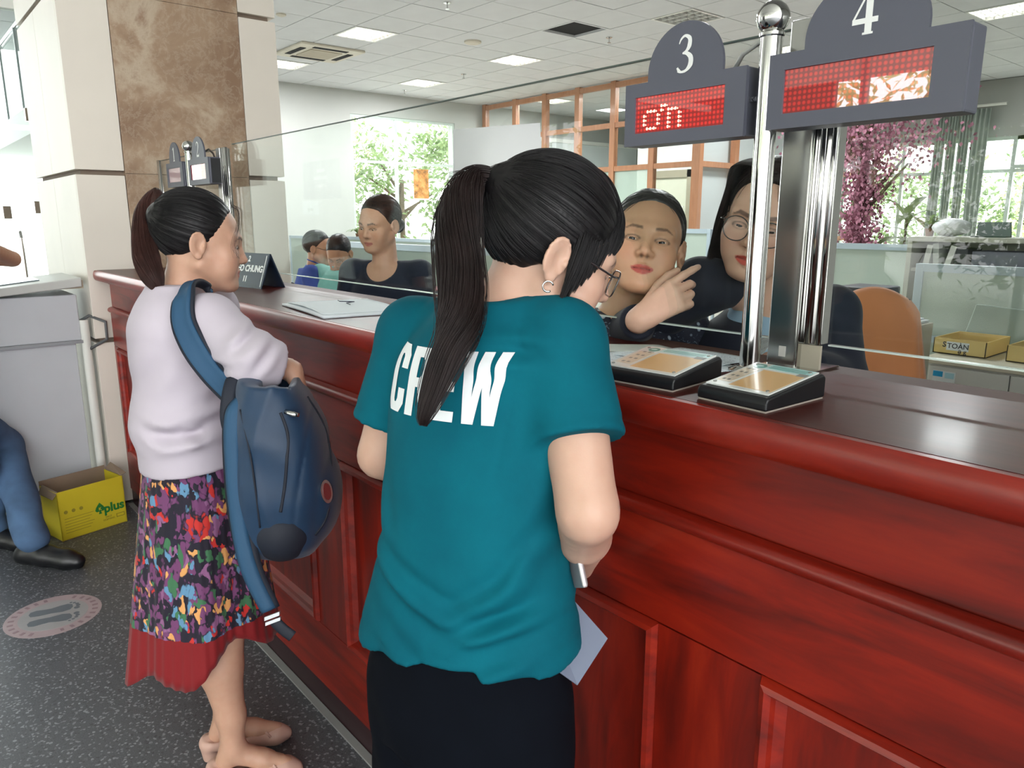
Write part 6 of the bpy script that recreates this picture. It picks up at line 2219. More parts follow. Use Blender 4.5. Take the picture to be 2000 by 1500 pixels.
# phone and papers in her hands
ph = MB()
a_, b_ = at(1092, 985, 1.13), at(1127, 1148, 1.105)
d_ = (b_ - a_) / 2
c_ = (a_ + b_) / 2
n1 = TR @ np.array((-0.75, 0.66, 0.05))
n1 -= d_ * (n1 @ d_) / (d_ @ d_)
n1 /= np.linalg.norm(n1)
n2 = np.cross(d_, n1)
n2 /= np.linalg.norm(n2)
pe = empty('mobile_phone', tuple(c_), 'silver edged mobile phone held beside the teal shirt', 'phone')
ph.obox((0, 0, 0), d_, n1 * 0.035, n2 * 0.0042).obj('case', M('silver_phone_case', (176, 172, 174), 0.25, metal=0.4), pe, bevel=0.003, seg=3)
MB().obox(n2 * 0.0046, d_ * 0.94, n1 * 0.032, n2 * 0.0004).obj('screen', M('black_phone_glass', (10, 10, 12), 0.05), pe)
MB().obox(-n2 * 0.0050 - d_ * 0.75, d_ * 0.12, n1 * 0.012, n2 * 0.001).obj('camera_bump', BLACKP, pe)
p0 = [at(1060, 1165, 1.15), at(1110, 1160, 1.16), at(1187, 1247, 1.13), at(1128, 1338, 1.08), at(1075, 1300, 1.08)]
o = MB().prism([tuple(q) for q in p0], tuple(np.cross(p0[2] - p0[1], p0[3] - p0[1]) / np.linalg.norm(np.cross(p0[2] - p0[1], p0[3] - p0[1])) * 0.002)).obj('paper_folder', M('blue_grey_folder', (120, 130, 150), 0.5, var=0.03), None)
tag(o, 'blue-grey paper folder held low in front of the teal shirt woman', 'folder')


# ============ woman in the lavender blouse
LAVM = M('lavender_white_knit', (196, 187, 198), 0.85, var=0.015, vscale=14, bump=0.15, bscale=700)
L = new_person('woman with a ponytail in a lavender blouse and a colourful pleated skirt')
Lf = np.array((0.34, 0.94, 0.0))
LR = frame_from(Lf)
LO = np.array((-1.955, 0.575, 0.0))
loc = lambda p: LR.T @ (np.array(p) - LO)
hO = at(392, 479, 1.86)
hR = frame_from((0.27, 0.96, -0.10), roll=math.radians(2))
HS = 1.02
nb = at(352, 588, 1.88)
rs = at(412, 628, 1.74)
ls = rs - LR[:, 0] * 0.29 + np.array((0, 0, 0.0))
re_ = at(500, 706, 1.66)
rw_ = at(572, 724, 1.71)
le_ = ls + LR @ np.array((-0.02, 0.03, -0.25))
lw_ = at(585, 770, 1.86)
LT = [(0.84, 0, 0.0, 0.150, 0.105), (0.95, 0, 0.0, 0.145, 0.105), (1.05, 0, 0.005, 0.135, 0.10), (1.16, 0, 0.0, 0.15, 0.108), (1.26, 0, -0.01, 0.155, 0.095), (1.33, 0, -0.005, 0.10, 0.06)]
n_ = loc(nb)
V = vol_box(LO + (-0.42, -0.35, -0.01), LO + (0.42, 0.45, 1.66), 0.012, [(hO - 0.125, hO + 0.125, 0.0034)])
head(V, hO, hR, HS, neck=nb + np.array((0, 0, -0.02)), cheek=1.1)
V.frame(LO, LR)
V.loft(LT, 0.03)
for a, b, c in ((loc(rs), loc(re_), loc(rw_)), (loc(ls), loc(le_), loc(lw_))):
    V.cone((n_[0] + (a[0] - n_[0]) * 0.4, n_[1], a[2]), a, 0.045, 0.045, 0.03)
    V.cone(a, b, 0.043, 0.036, 0.02)
    V.cone(b, c, 0.036, 0.024, 0.01)
# legs and feet from the floor positions
fr_t, fr_h = onZ(585, 1492, 0.03), onZ(432, 1500, 0.05)
ff_t, ff_h = onZ(556, 1425, 0.03), onZ(418, 1450, 0.05)
feet = []
for t_, h_, kn in ((fr_t, fr_h, 0.07), (ff_t, ff_h, -0.07)):
    d = (t_ - h_)
    d[2] = 0
    ln = np.linalg.norm(d)
    d /= ln
    sd_ = np.array((d[1], -d[0], 0))
    an = h_ + d * 0.035
    an[2] = 0.115
    hip = LO + LR @ np.array((kn, 0.0, 0.86))
    knee = (an * 0.5 + hip * 0.5) + LR @ np.array((0, 0.02, 0))
    knee[2] = 0.46
    V.frame()
    V.chain([hip, knee + np.array((0, 0, 0.03))], [0.075, 0.054], 0.02)
    calf = knee * 0.66 + an * 0.34 - d * 0.018
    V.chain([knee, calf, knee * 0.25 + an * 0.75, an], [0.052, 0.055, 0.036, 0.030], 0.02)
    V.chain([an + (0, 0, 0.0), an + np.array((0, 0, -0.04)) - d * 0.02], [0.031, 0.028], 0.012)
    V.chain([an + np.array((0, 0, -0.02)), h_ + d * 0.11 + (0, 0, 0.01), h_ + d * 0.17 + (0, 0, -0.01)], [0.030, 0.027, 0.020], 0.015)
    feet.append((h_, d, sd_))
V.frame()
hd = frame_from(RT * 0.35 - UP * 1.0 + FW * 0.1, RT)
hand(V, rw_ + hd @ np.array((0, 0.015, 0)), hd, 0.92, (0.5, 0.6, 0.6, 0.7), 0.5, side=-1)
grid = grid_mesh(V, 'body', SKIN, L)
face_paint(grid.data, hO, hR, HS, (200, 158, 134), lip=(176, 92, 84))
eyes(L, hO, hR, HS, (0, 0.95, -0.3))
# blouse
V = vol_box(LO + (-0.42, -0.35, 0.84), LO + (0.42, 0.45, 1.48), 0.006)
V.frame(LO, LR)
BL = [(0.875, 0, 0.0, 0.172, 0.138), (0.94, 0, -0.004, 0.170, 0.134), (0.985, 0, -0.012, 0.172, 0.140), (1.03, 0, -0.014, 0.166, 0.132), (1.10, 0, -0.008, 0.160, 0.122), (1.18, 0, -0.008, 0.168, 0.126), (1.25, 0, -0.014, 0.170, 0.118), (1.31, 0, -0.015, 0.135, 0.088), (1.345, 0, -0.012, 0.085, 0.062)]
V.loft(BL, 0.0, e=2.1)
for a, b, c in ((loc(rs), loc(re_), loc(rw_)), (loc(ls), loc(le_), loc(lw_))):
    S = V.fork()
    S.cone((n_[0] + (a[0] - n_[0]) * 0.45, n_[1] - 0.01, a[2] + 0.012), a, 0.05, 0.058, 0.03)
    S.cone(a, b, 0.060, 0.060, 0.03)
    e_ = b + (c - b) * 0.62
    S.cone(b, b + (c - b) * 0.9, 0.058, 0.048, 0.03)
    q = (c - b) / np.linalg.norm(c - b)
    S.cut(e_, q)
    S.cone(e_ - q * 0.02, e_ + q * 0.05, 0.043, 0.044, 0.0, '-')
    V.merge(S, 0.02)
V.cone(loc(nb) + np.array((0, 0.01, 0.028)), loc(hO), 0.056, 0.06, 0.006, '-')


def lfold(x, y, z):
    d = 0.0
    for (y0, z0, y1, z1, w_, am, sx) in ((-0.11, 0.985, 0.10, 1.03, 0.016, 0.010, 1), (-0.02, 0.995, 0.03, 1.0, 0.010, 0.010, 1), (0.0, 1.165, 0.12, 1.19, 0.009, 0.005, 1), (-0.12, 1.02, -0.02, 0.99, 0.014, 0.006, 1),
                                         (0.10, 1.21, 0.17, 1.27, 0.010, 0.007, 1), (0.14, 1.17, 0.2, 1.24, 0.009, 0.006, 1), (-0.11, 1.1, -0.03, 1.2, 0.02, 0.003, 1), (0.03, 1.07, 0.14, 1.11, 0.014, 0.005, 1)):
        am = am * 1.5
        uy, uz = y1 - y0, z1 - z0
        t_ = np.clip(((y - y0) * uy + (z - z0) * uz) / (uy * uy + uz * uz), 0, 1)
        q = np.sqrt((y - y0 - t_ * uy) ** 2 + (z - z0 - t_ * uz) ** 2)
        env = np.sin(np.pi * np.clip(t_, 0.05, 0.95))
        d = d + (am * env * np.exp(-(q / w_) ** 2) - am * 0.7 * env * np.exp(-((q - 2 * w_) / w_) ** 2)) * (x > -0.02)
    for yy in (-0.022, -0.014, -0.006): d = d + 0.0014 * np.exp(-((y - yy) / 0.0016) ** 2) * (z < 0.985) * (x > 0)
    return d + 0 * x + 0 * y + 0 * z


V.apply(lfold, (0, 0, 1.1), 0.6, 0.0, 'd')
V.apply(lambda x, y, z: z - (0.895 + 0.10 * np.clip(y, -0.15, 0.15)) + 0 * x, (0, 0, 0.8), 0.3, 0.003, '-')
grid_mesh(V, 'lavender_blouse', LAVM, L, 1)
# pleated skirt with a printed pattern and red hem band
t = NT('colourful_printed_skirt')
v = t.coords((1, 1, 0.62))
nz = t.new('TexNoise')
nz.inputs['Scale'].default_value = 40
t.link(v, nz.inputs['Vector'])
vv = t.mix(0.055, v, nz.outputs['Color'])
c1 = t.voro(vv, 62, 'F1', 'Color')
sp_ = t.new('SeparateColor')
t.link(c1, sp_.inputs[0])
pal = t.ramp(sp_.outputs[0], [(0.0, lin((22, 16, 34))), (0.24, lin((30, 22, 46))), (0.25, lin((112, 60, 104))), (0.52, lin((142, 92, 134))), (0.60, lin((196, 44, 38))), (0.68, lin((222, 160, 96))), (0.77, lin((60, 112, 76))), (0.84, lin((96, 142, 176))), (0.91, lin((24, 18, 38)))], 'CONSTANT')
dist = t.voro(vv, 62, 'F1', 'Distance')
pal = t.mix(t.ramp(dist, [(0.56, (0, 0, 0)), (0.75, (1, 1, 1))]), pal, lin((26, 18, 38)))
ob = t.coords((1, 1, 1))
sxyz = t.new('SeparateXYZ')
t.link(ob, sxyz.inputs[0])
hem = t.math('LESS_THAN', sxyz.outputs[2], 0.482)
t.link(t.mix(hem, pal, lin((126, 5, 14))), t.b.inputs['Base Color'])
t.b.inputs['Roughness'].default_value = 0.8
t.b.inputs['Sheen Weight'].default_value = 0.1
SKIRT = t.m
vs, fs = [], []
NA, NZ_ = 220, 26
for j in range(NZ_ + 1):
    w_ = j / NZ_
    z = 0.93 - 0.53 * w_
    for i in range(NA):
        a = 2 * math.pi * i / NA
        r0 = 1 + w_ * 0.42
        wav = 1 + w_ * (0.035 * math.sin(9 * a + 0.8) + 0.075 * math.sin(5 * a + 1.9)) + 0.008 * (0.4 + w_) * math.sin(41 * a + 2 * math.sin(3 * a))
        x = 0.145 * r0 * wav * math.cos(a)
        y = 0.126 * (1 + w_ * 0.46) * wav * math.sin(a) - 0.022 * w_
        zz = z - 0.03 * w_ * math.sin(5 * a + 2.2) - 0.075 * w_ * (y < 0) * min(1, -y / 0.12) * 1.0
        vs.append(tuple(LO + LR @ np.array((x, y, zz + 0.02 * w_))))
for j in range(NZ_):
    for i in range(NA): fs.append((j * NA + i, (j + 1) * NA + i, (j + 1) * NA + (i + 1) % NA, j * NA + (i + 1) % NA))
sk = MB().add(vs, fs)
fs.append(tuple(range(NA))[::-1])
o = MB().add(vs, fs).obj('pleated_skirt', SKIRT, L, smooth=True)
o.modifiers.new('s', 'SOLIDIFY').thickness = 0.003
# block heel shoes
SHOE = M('nude_leather', (206, 168, 152), 0.5, var=0.04)
for h_, d, sd_ in feet:
    V = vol_box(h_ + (-0.26, -0.26, -0.06), h_ + (0.26, 0.26, 0.12), 0.005)
    V.frame(np.array((h_[0], h_[1], 0)), np.stack([sd_, d, np.array((0, 0, 1.0))], 1))
    V.chain([(0, -0.005, 0.055), (0, 0.09, 0.036), (0, 0.165, 0.026)], [0.034, 0.036, 0.033], 0.02, flat=((0, 0, 1), 0.8))
    V.cone((0, 0.17, 0.022), (0, 0.195, 0.018), 0.028, 0.018, 0.02)
    V.chain([(0, 0.0, 0.085), (0, 0.085, 0.066), (0, 0.115, 0.06)], [0.030, 0.027, 0.024], 0.004, '-')
    V.apply(lambda x, y, z: (z - np.interp(y, [0.0, 0.05, 0.11], [0.04, 0.026, 0.002])) + 0 * x, (0, 0.08, 0.0), 0.2, 0.0, '-')
    V.cone((0, -0.012, 0.05), (0, -0.008, -0.01), 0.026, 0.022, 0.006)
    V.apply(lambda x, y, z: z - 0.001 + 0 * x + 0 * y, (0, 0.08, -0.03), 0.2, 0.0, '-')
    so = grid_mesh(V, 'shoe', SHOE, L, 1)
    b3 = lambda x, y, z: tuple(np.array((h_[0], h_[1], 0)) + sd_ * x + d * y + np.array((0, 0, z)))
    for s_ in (-1, 1):
        MB().tube([b3(s_ * 0.036, 0.085, 0.04), b3(s_ * 0.02, 0.105, 0.066), b3(-s_ * 0.012, 0.13, 0.064), b3(-s_ * 0.032, 0.15, 0.04)], 0.0035, 8).obj('strap', SHOE, so, smooth=True)
LL = (HAIRLINE[0], HAIRLINE[1] + np.array([0, 0, 0, 0, 0.002, 0.004, 0.002, 0.0, 0.0, 0, 0]))
tie = np.array((0.0, -0.102, 0.064))
hair_cap(L, hO, hR, HS, tie, HAIRM, n=2200, seed=8, rad=(0.082, 0.097, 0.091), lift=0.003, line=LL)
tw_ = hO + hR @ (tie * HS)
MB().tube([tw_ + 0.013 * (math.cos(q) * hR[:, 0] + math.sin(q) * hR[:, 2]) for q in np.linspace(0, 2 * math.pi, 18)], 0.005, 8).obj('hair_tie', bpy.data.materials['black_elastic'], L, smooth=True)
path = [tw_, at(308, 376, 1.86), at(284, 402, 1.84), at(280, 450, 1.81), at(286, 505, 1.79), at(300, 545, 1.78), at(312, 572, 1.78)]
strands('ponytail', pony(path, [0.010, 0.015, 0.019, 0.026, 0.033, 0.026, 0.006], 2600, 22, 13, 0.2, 0.8), HAIRT, L, 0.0006, 0.0002)
wisp = []
rg = np.random.default_rng(21)
for k in range(14):
    j = rg.normal(size=2) * 4
    wisp.append(bez([at(452 + j[0], 398 + j[1], 1.80), at(464 + j[0], 412, 1.79), at(466 + j[0] * 0.6, 440, 1.79), at(458 + j[0], 480, 1.79), at(462 + j[1], 505, 1.79)], 10))
strands('loose_strand', np.array(wisp), HAIRB, L, 0.0004, 0.0001)
settle(L, LO)

# ============ her backpack
BPM = M('petrol_blue_nylon', (16, 50, 80), 0.5, var=0.08, vscale=20, bump=0.15, bscale=900, sheen=0.2)
BPS = M('strap_blue_mesh', (38, 78, 110), 0.7, var=0.03, bump=0.2, bscale=900)
BPD = M('dark_navy_webbing', (22, 28, 42), 0.7, var=0.05)
BK = empty('backpack', (0, 0, 0), 'open petrol blue backpack hanging from the shoulder of the lavender blouse woman', 'backpack')
c_ = at(556, 900, 1.70)
bf = RT * 0.985 + np.array((-0.17, 0.05, 0))
bR = frame_from(np.array((bf[0], bf[1], 0)), (0, 0, 1), roll=0)
bR = bR @ np.array(Euler((math.radians(-4), 0, 0)).to_matrix())
V = vol_box(c_ - 0.27, c_ + 0.27, 0.0055)
V.frame(c_, bR)
V.loft([(-0.195, 0, 0.0, 0.100, 0.075), (-0.17, 0, 0.0, 0.128, 0.098), (-0.05, 0, 0.0, 0.142, 0.108), (0.08, 0, -0.008, 0.135, 0.098), (0.15, 0, -0.02, 0.115, 0.075), (0.19, 0, -0.03, 0.10, 0.055)], 0.0, e=2.8)
V.ell((0, 0.085, -0.075), (0.105, 0.045, 0.10), 0.015)
V.ell((0, -0.07, 0.17), (0.06, 0.03, 0.03), 0.03)
V.apply(lambda x, y, z: np.maximum(np.abs(x) - 0.075, np.maximum(np.abs(y + 0.015 - 0.2 * (z - 0.19)) - 0.022 - 0.1 * (z - 0.13), 0.10 - z)) + 0 * x, (0, -0.01, 0.19), 0.14, 0.006, '-')
V.apply(lambda x, y, z: 0.0028 * np.exp(-((y - 0.045 - 0.015 * np.sin(z * 9)) / 0.0035) ** 2) - 0.0035 * np.exp(-((y + 0.02 + 0.03 * np.sin(z * 12 + 1)) / 0.010) ** 2) * (z > -0.15) + 0.003 * np.sin(z * 38 + x * 18 + 30 * y) * np.exp(-((z - 0.08) / 0.09) ** 2), (0, 0, 0), 0.34, 0.0, 'd')
bag = grid_mesh(V, 'bag_body', BPM, BK, 1)
bw = lambda x, y, z: c_ + bR @ np.array((x, y, z))
bvb = BVHTree.FromPolygons([tuple(v_.co) for v_ in bag.data.vertices], [tuple(p.vertices) for p in bag.data.polygons])


def on_bag(px_, py_, lift=0.001):
    d = _ray(px_, py_)
    d = d / np.linalg.norm(d)
    h = bvb.ray_cast(Vector((0, 0, CH)), Vector(tuple(d)))
    return (np.array(h[0]) + np.array(h[1]) * lift, np.array(h[1])) if h[0] else (None, None)


def ribbon(name, pts, width, mat, parent, wdir, th=0.003, n=40, label=None, nrm=None):
    C = bez(pts, n)
    ws = np.interp(np.linspace(0, 1, n), np.linspace(0, 1, len(width)), width) if hasattr(width, '__len__') else np.full(n, width)
    wd = np.array(wdir, float)
    vs, fs = [], []
    T_ = np.gradient(C, axis=0)
    for i in range(n):
        s__ = wd if wd.ndim == 1 else np.array([np.interp(i / (n - 1), np.linspace(0, 1, len(wd)), wd[:, q]) for q in range(3)])
        tn = T_[i] / np.linalg.norm(T_[i])
        if nrm is not None:
            nv = np.array([np.interp(i / (n - 1), np.linspace(0, 1, len(nrm)), np.array(nrm)[:, q]) for q in range(3)])
            s__ = np.cross(tn, nv)
        s__ = s__ - tn * (s__ @ tn)
        s__ /= np.linalg.norm(s__)
        nn_ = np.cross(tn, s__)
        for u in (-1, -0.5, 0, 0.5, 1): vs.append(C[i] + s__ * u * ws[i] / 2 + nn_ * th * (1 - u * u) * 0.8)
    for i in range(n - 1):
        for k in range(4): fs.append((i * 5 + k, i * 5 + k + 1, (i + 1) * 5 + k + 1, (i + 1) * 5 + k))
    o = MB().add(vs, fs).obj(name, mat, parent, smooth=True)
    m = o.modifiers.new('s', 'SOLIDIFY')
    m.thickness = th
    m.offset = 0
    return o


zp = [on_bag(*p, 0.0012)[0] for p in ((548, 806), (562, 850), (560, 900), (556, 950), (548, 1000))]
zp = [q for q in zp if q is not None]
for line in (((600, 775), (632, 830), (646, 900), (640, 1000), (615, 1045)), ((470, 800), (488, 880), (500, 960), (508, 1030))):
    sp_ = [on_bag(*q, 0.001)[0] for q in line]
    sp_ = [q for q in sp_ if q is not None]
    if len(sp_) > 2: MB().tube(bez(sp_, 24), 0.0022, 6).obj('piping', BPD, BK, smooth=True)
if len(zp) > 2: ribbon('zip', zp, 0.006, BPD, BK, RT, 0.0012)
p_, nn_ = on_bag(556, 804, 0.003)
if p_ is not None:
    MB().tube([p_, p_ + RT * 0.018 - UP * 0.006, p_ + RT * 0.03 - UP * 0.008], [0.005, 0.0065, 0.004], 10).obj('zip_pull', CHROME, BK, smooth=True)
p_, nn_ = on_bag(636, 960, 0.001)
if p_ is not None:
    s_ = np.cross(nn_, (0, 0, 1.0))
    s_ /= np.linalg.norm(s_)
    u_ = np.cross(s_, nn_)
    MB().prism([tuple(p_ + s_ * 0.016 * math.cos(q) + u_ * 0.026 * math.sin(q)) for q in np.linspace(0, 2 * math.pi, 25)[:-1]], tuple(nn_ * 0.003)).obj('badge', CHROME, BK)
    MB().prism([tuple(p_ + nn_ * 0.003 + s_ * 0.011 * math.cos(q) + u_ * 0.019 * math.sin(q)) for q in np.linspace(0, 2 * math.pi, 25)[:-1]], tuple(nn_ * 0.001)).obj('badge_centre', M('badge_red', (120, 50, 50), 0.3), BK)
ribbon('haul_loop', [bw(-0.02, -0.09, 0.17), bw(0.03, -0.105, 0.19), bw(0.07, -0.11, 0.12), bw(0.085, -0.09, 0.06)], 0.028, BPD, BK, bR[:, 1], 0.004)
V = vol_box(c_ - 0.25, c_ + 0.25, 0.006)
V.frame(c_, bR)
V.ell((0.068, 0.005, -0.128), (0.078, 0.075, 0.078), 0.0)
V.apply(lambda x, y, z: (0.0 - (z + 0.065)) * -1 + 0 * x + 0 * y, (0.07, -0.04, 0.02), 0.1, 0.004, '-') if False else None
V.cut((0, 0, -0.072), (0.15, 0, 1))
grid_mesh(V, 'mesh_side_pocket', BPD, BK, 1)
# shoulder strap over her right shoulder, then down to the bag
UPV = np.array((0, 0, 1.0))
sn = [UPV * 0.8 + LR[:, 1], UPV, UPV * 0.6 - FW * 0.8 - RT * 0.3, -FW - RT * 0.4, -FW - RT * 0.3, -FW - RT * 0.1, -FW, -FW, -FW]
sp1 = [at(412, 572, 1.80), at(396, 556, 1.785), at(374, 555, 1.745), at(359, 578, 1.695), at(357, 625, 1.675), at(378, 676, 1.66), at(412, 726, 1.655), at(452, 768, 1.64)]
ribbon('strap_edge', sp1, [0.050, 0.054, 0.058, 0.06, 0.06, 0.06, 0.056, 0.054], BPD, BK, RT, 0.007, nrm=sn)
sp1b = [q + n_ / np.linalg.norm(n_) * 0.004 for q, n_ in zip(sp1, sn)]
ribbon('shoulder_strap', sp1b, [0.036, 0.040, 0.044, 0.046, 0.046, 0.046, 0.042, 0.040], BPS, BK, RT, 0.008, nrm=sn)
sp2 = [at(486, 778, 1.60), at(462, 812, 1.585), at(460, 900, 1.585), at(470, 1010, 1.60), at(492, 1110, 1.61), at(530, 1190, 1.62)]
ribbon('strap_edge', sp2, [0.05, 0.052, 0.05, 0.05, 0.046, 0.04], BPD, BK, RT, 0.006)
ribbon('second_strap', [q - FW * 0.004 - RT * 0.004 for q in sp2], [0.034, 0.034, 0.03, 0.03, 0.034, 0.03], BPS, BK, RT, 0.007)
pbk = at(532, 1203, 1.615)
MB().obox(pbk, RT * 0.016 + UP * 0.006, UP * 0.004, FW * 0.004).obox(pbk - UP * 0.011 + RT * .002, RT * 0.016 + UP * 0.006, UP * 0.0035, FW * 0.004).obj('buckle', M('grey_buckle', (190, 192, 196), 0.3, metal=0.5), BK)
ribbon('webbing', [at(536, 1212, 1.615), at(552, 1228, 1.615), at(572, 1243, 1.615)], 0.024, BPD, BK, RT + UP * 0.4, 0.003)


# ============ staff behind the glass
def simple_top(root, name, O, Rb, st, arms, nb, neck_r, mat, h=0.008, e=2.1, hem=None, vneck=None, disp=None, sleeve_cut=True, neck_dir=None):
    """st: loft stations; arms: list of (shoulder, elbow, end, radii) in world"""
    lo = np.array([O[0] - 0.5, O[1] - 0.5, O[2] + st[0][0] - 0.02])
    hi = np.array([O[0] + 0.5, O[1] + 0.5, O[2] + st[-1][0] + 0.12])
    for a in arms:
        for p in a[:3]:
            lo = np.minimum(lo, p - 0.1)
            hi = np.maximum(hi, p + 0.1)
    V = vol_box(lo, hi, h)
    V.frame(O, Rb)
    L_ = lambda p: Rb.T @ (np.array(p) - O)
    V.loft(st, 0.0, e=e)
    n_ = L_(nb)
    if vneck is not None:
        for args in vneck: V.cone(*args)
    for a, b, c, rr, frac in arms:
        S = V.fork()
        a, b, c = L_(a), L_(b), L_(c)
        S.cone((n_[0] + (a[0] - n_[0]) * 0.4, n_[1] + (a[1] - n_[1]) * 0.4, a[2] + 0.01), a, 0.05, rr[0], 0.03)
        S.cone(a, b, rr[0], rr[1], 0.02)
        if frac <= 1.0:
            e_ = a + (b - a) * frac
            q = (b - a) / np.linalg.norm(b - a)
        else:
            e_ = b + (c - b) * (frac - 1)
            q = (c - b) / np.linalg.norm(c - b)
            S.cone(b, b + (c - b) * min(1.0, frac - 0.9), rr[1], rr[2], 0.02)
        S.cut(e_, q)
        V.merge(S, 0.02)
    if neck_dir is not None:
        V.cone(L_(nb) + np.array(neck_dir[0]), L_(nb) + np.array(neck_dir[1]), neck_r, neck_r * 1.05, 0.005, '-')
    if disp is not None: V.apply(disp, (0, 0, (st[0][0] + st[-1][0]) / 2), 0.7, 0.0, 'd')
    return grid_mesh(V, name, mat, root, 1)


def torso_body(V, O, R, st, arms, nb):
    V.frame(O, R)
    V.loft(st, 0.03)
    L_ = lambda p: R.T @ (np.array(p) - O)
    n_ = L_(nb)
    for a, b, c in arms:
        a, b, c = L_(a), L_(b), L_(c)
        V.cone((n_[0] + (a[0] - n_[0]) * 0.4, n_[1] + (a[1] - n_[1]) * 0.4, a[2]), a, 0.045, 0.045, 0.03)
        V.cone(a, b, 0.043, 0.036, 0.02)
        V.cone(b, c, 0.036, 0.025, 0.01)
    V.frame()


def st_of(z0, wd=0.16, dp=0.10, h=0.42, lean=0.0):
    """generic seated torso stations from the hips at z0 to the neck root"""
    return [(z0, 0, 0, wd * 1.02, dp * 1.1), (z0 + h * 0.25, 0, lean * 0.2, wd * 0.9, dp), (z0 + h * 0.55, 0, lean * 0.5, wd * 1.0, dp * 1.08), (z0 + h * 0.8, 0, lean * 0.8, wd * 1.04, dp), (z0 + h * 0.94, 0, lean * 0.95, wd * 0.72, dp * 0.75), (z0 + h * 1.03, 0, lean, wd * 0.42, dp * 0.6)]


def seat_legs(V, O, R, z0):
    V.frame(O, R)
    for sx in (-1, 1):
        V.chain([(sx * 0.09, 0, z0 + 0.02), (sx * 0.10, 0.28, z0 - 0.02), (sx * 0.10, 0.26, max(0.08, z0 - 0.46))], [0.085, 0.06, 0.04], 0.02)
    V.frame()


# --- navy top woman
NV = new_person('seated woman in a navy scoop neck top behind the left glass screen')
hO = at(741, 441, 3.3)
toC = np.array((-FW[0], -FW[1], 0))
hf = toC * 0.86 - RT * 0.50 + np.array((0, 0, -0.16))
hR = frame_from(hf, roll=math.radians(3))
bfr = frame_from(toC * 0.93 - RT * 0.30)
nb = at(752, 508, 3.34)
BO = np.array((nb[0], nb[1], 0.0)) + bfr @ np.array((0, -0.01, 0))
zs = nb[2]
SS, ES = zs - 0.06, zs - 0.32
rsh, lsh = BO + bfr @ np.array((0.165, 0, SS)), BO + bfr @ np.array((-0.165, 0, SS))
reb, leb = BO + bfr @ np.array((0.20, 0.06, ES)), BO + bfr @ np.array((-0.20, 0.06, ES))
rwr, lwr = BO + bfr @ np.array((0.10, 0.26, ES + 0.06)), BO + bfr @ np.array((-0.10, 0.26, ES + 0.06))
V = vol_box(BO + (-0.36, -0.36, 0.5), BO + (0.36, 0.36, 1.68), 0.012, [(hO - 0.12, hO + 0.12, 0.0044)])
head(V, hO, hR, 1.0, neck=nb, eye_open=0.42, cheek=1.15, jaw_w=1.05)
st = st_of(zs - 0.50, 0.155, 0.10, 0.46)
torso_body(V, BO, bfr, st, ((rsh, reb, rwr), (lsh, leb, lwr)), nb)
for w_, e_, sd in ((rwr, reb, -1), (lwr, leb, 1)):
    hd = frame_from(w_ - e_, (0, 0, 1))
    hand(V, w_ + hd @ np.array((0, 0.015, 0)), hd, 0.92, (0.4,) * 4, 0.4, side=sd)
b_ = grid_mesh(V, 'body', SKIN, NV)
face_paint(b_.data, hO, hR, 1.0, (214, 168, 140), lip=(190, 110, 100))
eyes(NV, hO, hR, 1.0, (0.3, 0.9, -0.5))
st2 = [(z, x, y, a + 0.02, b + 0.02) for z, x, y, a, b in st]
simple_top(NV, 'navy_top', BO, bfr, st2, [(rsh, reb, rwr, (0.062, 0.058, 0.05), 0.9), (lsh, leb, lwr, (0.062, 0.058, 0.05), 0.9)], nb, 0.09, NAVYC,
           neck_dir=((0, 0.075, 0.0), (0, 0.10, 0.12)))
CENT = (HAIRLINE[0], HAIRLINE[1] + np.array([0, 0, 0, 0, 0, 0, -0.002, -0.004, 0, 0, 0]))
hair_cap(NV, hO, hR, 1.0, (0, -0.125, -0.02), HAIRM, n=700, seed=31, rad=(0.081, 0.101, 0.0905), lift=0.002, h=0.0045, r0=0.0007, line=CENT)
V = vol_box(hO - 0.2, hO + 0.2, 0.006)
V.frame(hO, hR)
V.ell((0, -0.125, -0.02), (0.036, 0.032, 0.036), 0.0)
V.apply(lambda x, y, z: 0.0015 * np.sin(90 * z + 40 * x), (0, -0.12, -0.02), 0.06, 0, 'd')
grid_mesh(V, 'hair_bun', HAIRM, NV)
settle(NV, (BO[0], BO[1], 0.5))

# --- woman in the floral blouse
FL = new_person('woman in a dark floral blouse leaning to look through the glass')
hO = at(1260, 484, 1.62)
hf = toC * 0.98 - RT * 0.12 + np.array((0, 0, 0.24))
hR = frame_from(hf, roll=math.radians(9))
HSF = 0.99
nb = at(1222, 606, 1.70)
bfr = frame_from(toC * 0.9 + RT * 0.1)
BO = np.array((nb[0], nb[1], 0.0)) + bfr @ np.array((0, -0.05, 0))
zs = nb[2]
rsh, lsh = BO + bfr @ np.array((0.155, 0.03, zs - 0.055)), BO + bfr @ np.array((-0.155, 0.0, zs - 0.06))
reb, leb = BO + bfr @ np.array((0.22, 0.05, zs - 0.26)), BO + bfr @ np.array((-0.19, 0.04, zs - 0.30))
rwr, lwr = BO + bfr @ np.array((0.12, 0.22, zs - 0.30)), BO + bfr @ np.array((-0.1, 0.2, zs - 0.32))
V = vol_box(BO + (-0.34, -0.34, 0.6), BO + (0.34, 0.34, 1.62), 0.012, [(hO - 0.12, hO + 0.12, 0.0025)])
head(V, hO, hR, HSF, neck=nb, eye_open=0.5, cheek=1.12, jaw_w=1.0)
st = st_of(zs - 0.48, 0.145, 0.095, 0.46, 0.03)
torso_body(V, BO, bfr, st, ((rsh, reb, rwr), (lsh, leb, lwr)), nb)
b_ = grid_mesh(V, 'body', SKIN, FL)
face_paint(b_.data, hO, hR, HSF, (202, 158, 126), lip=(178, 70, 66), brow=(84, 62, 48), brow_s=0.85)
eyes(FL, hO, hR, HSF, (0.05, 0.97, -0.22))
t = NT('dark_floral_print')
v = t.coords()
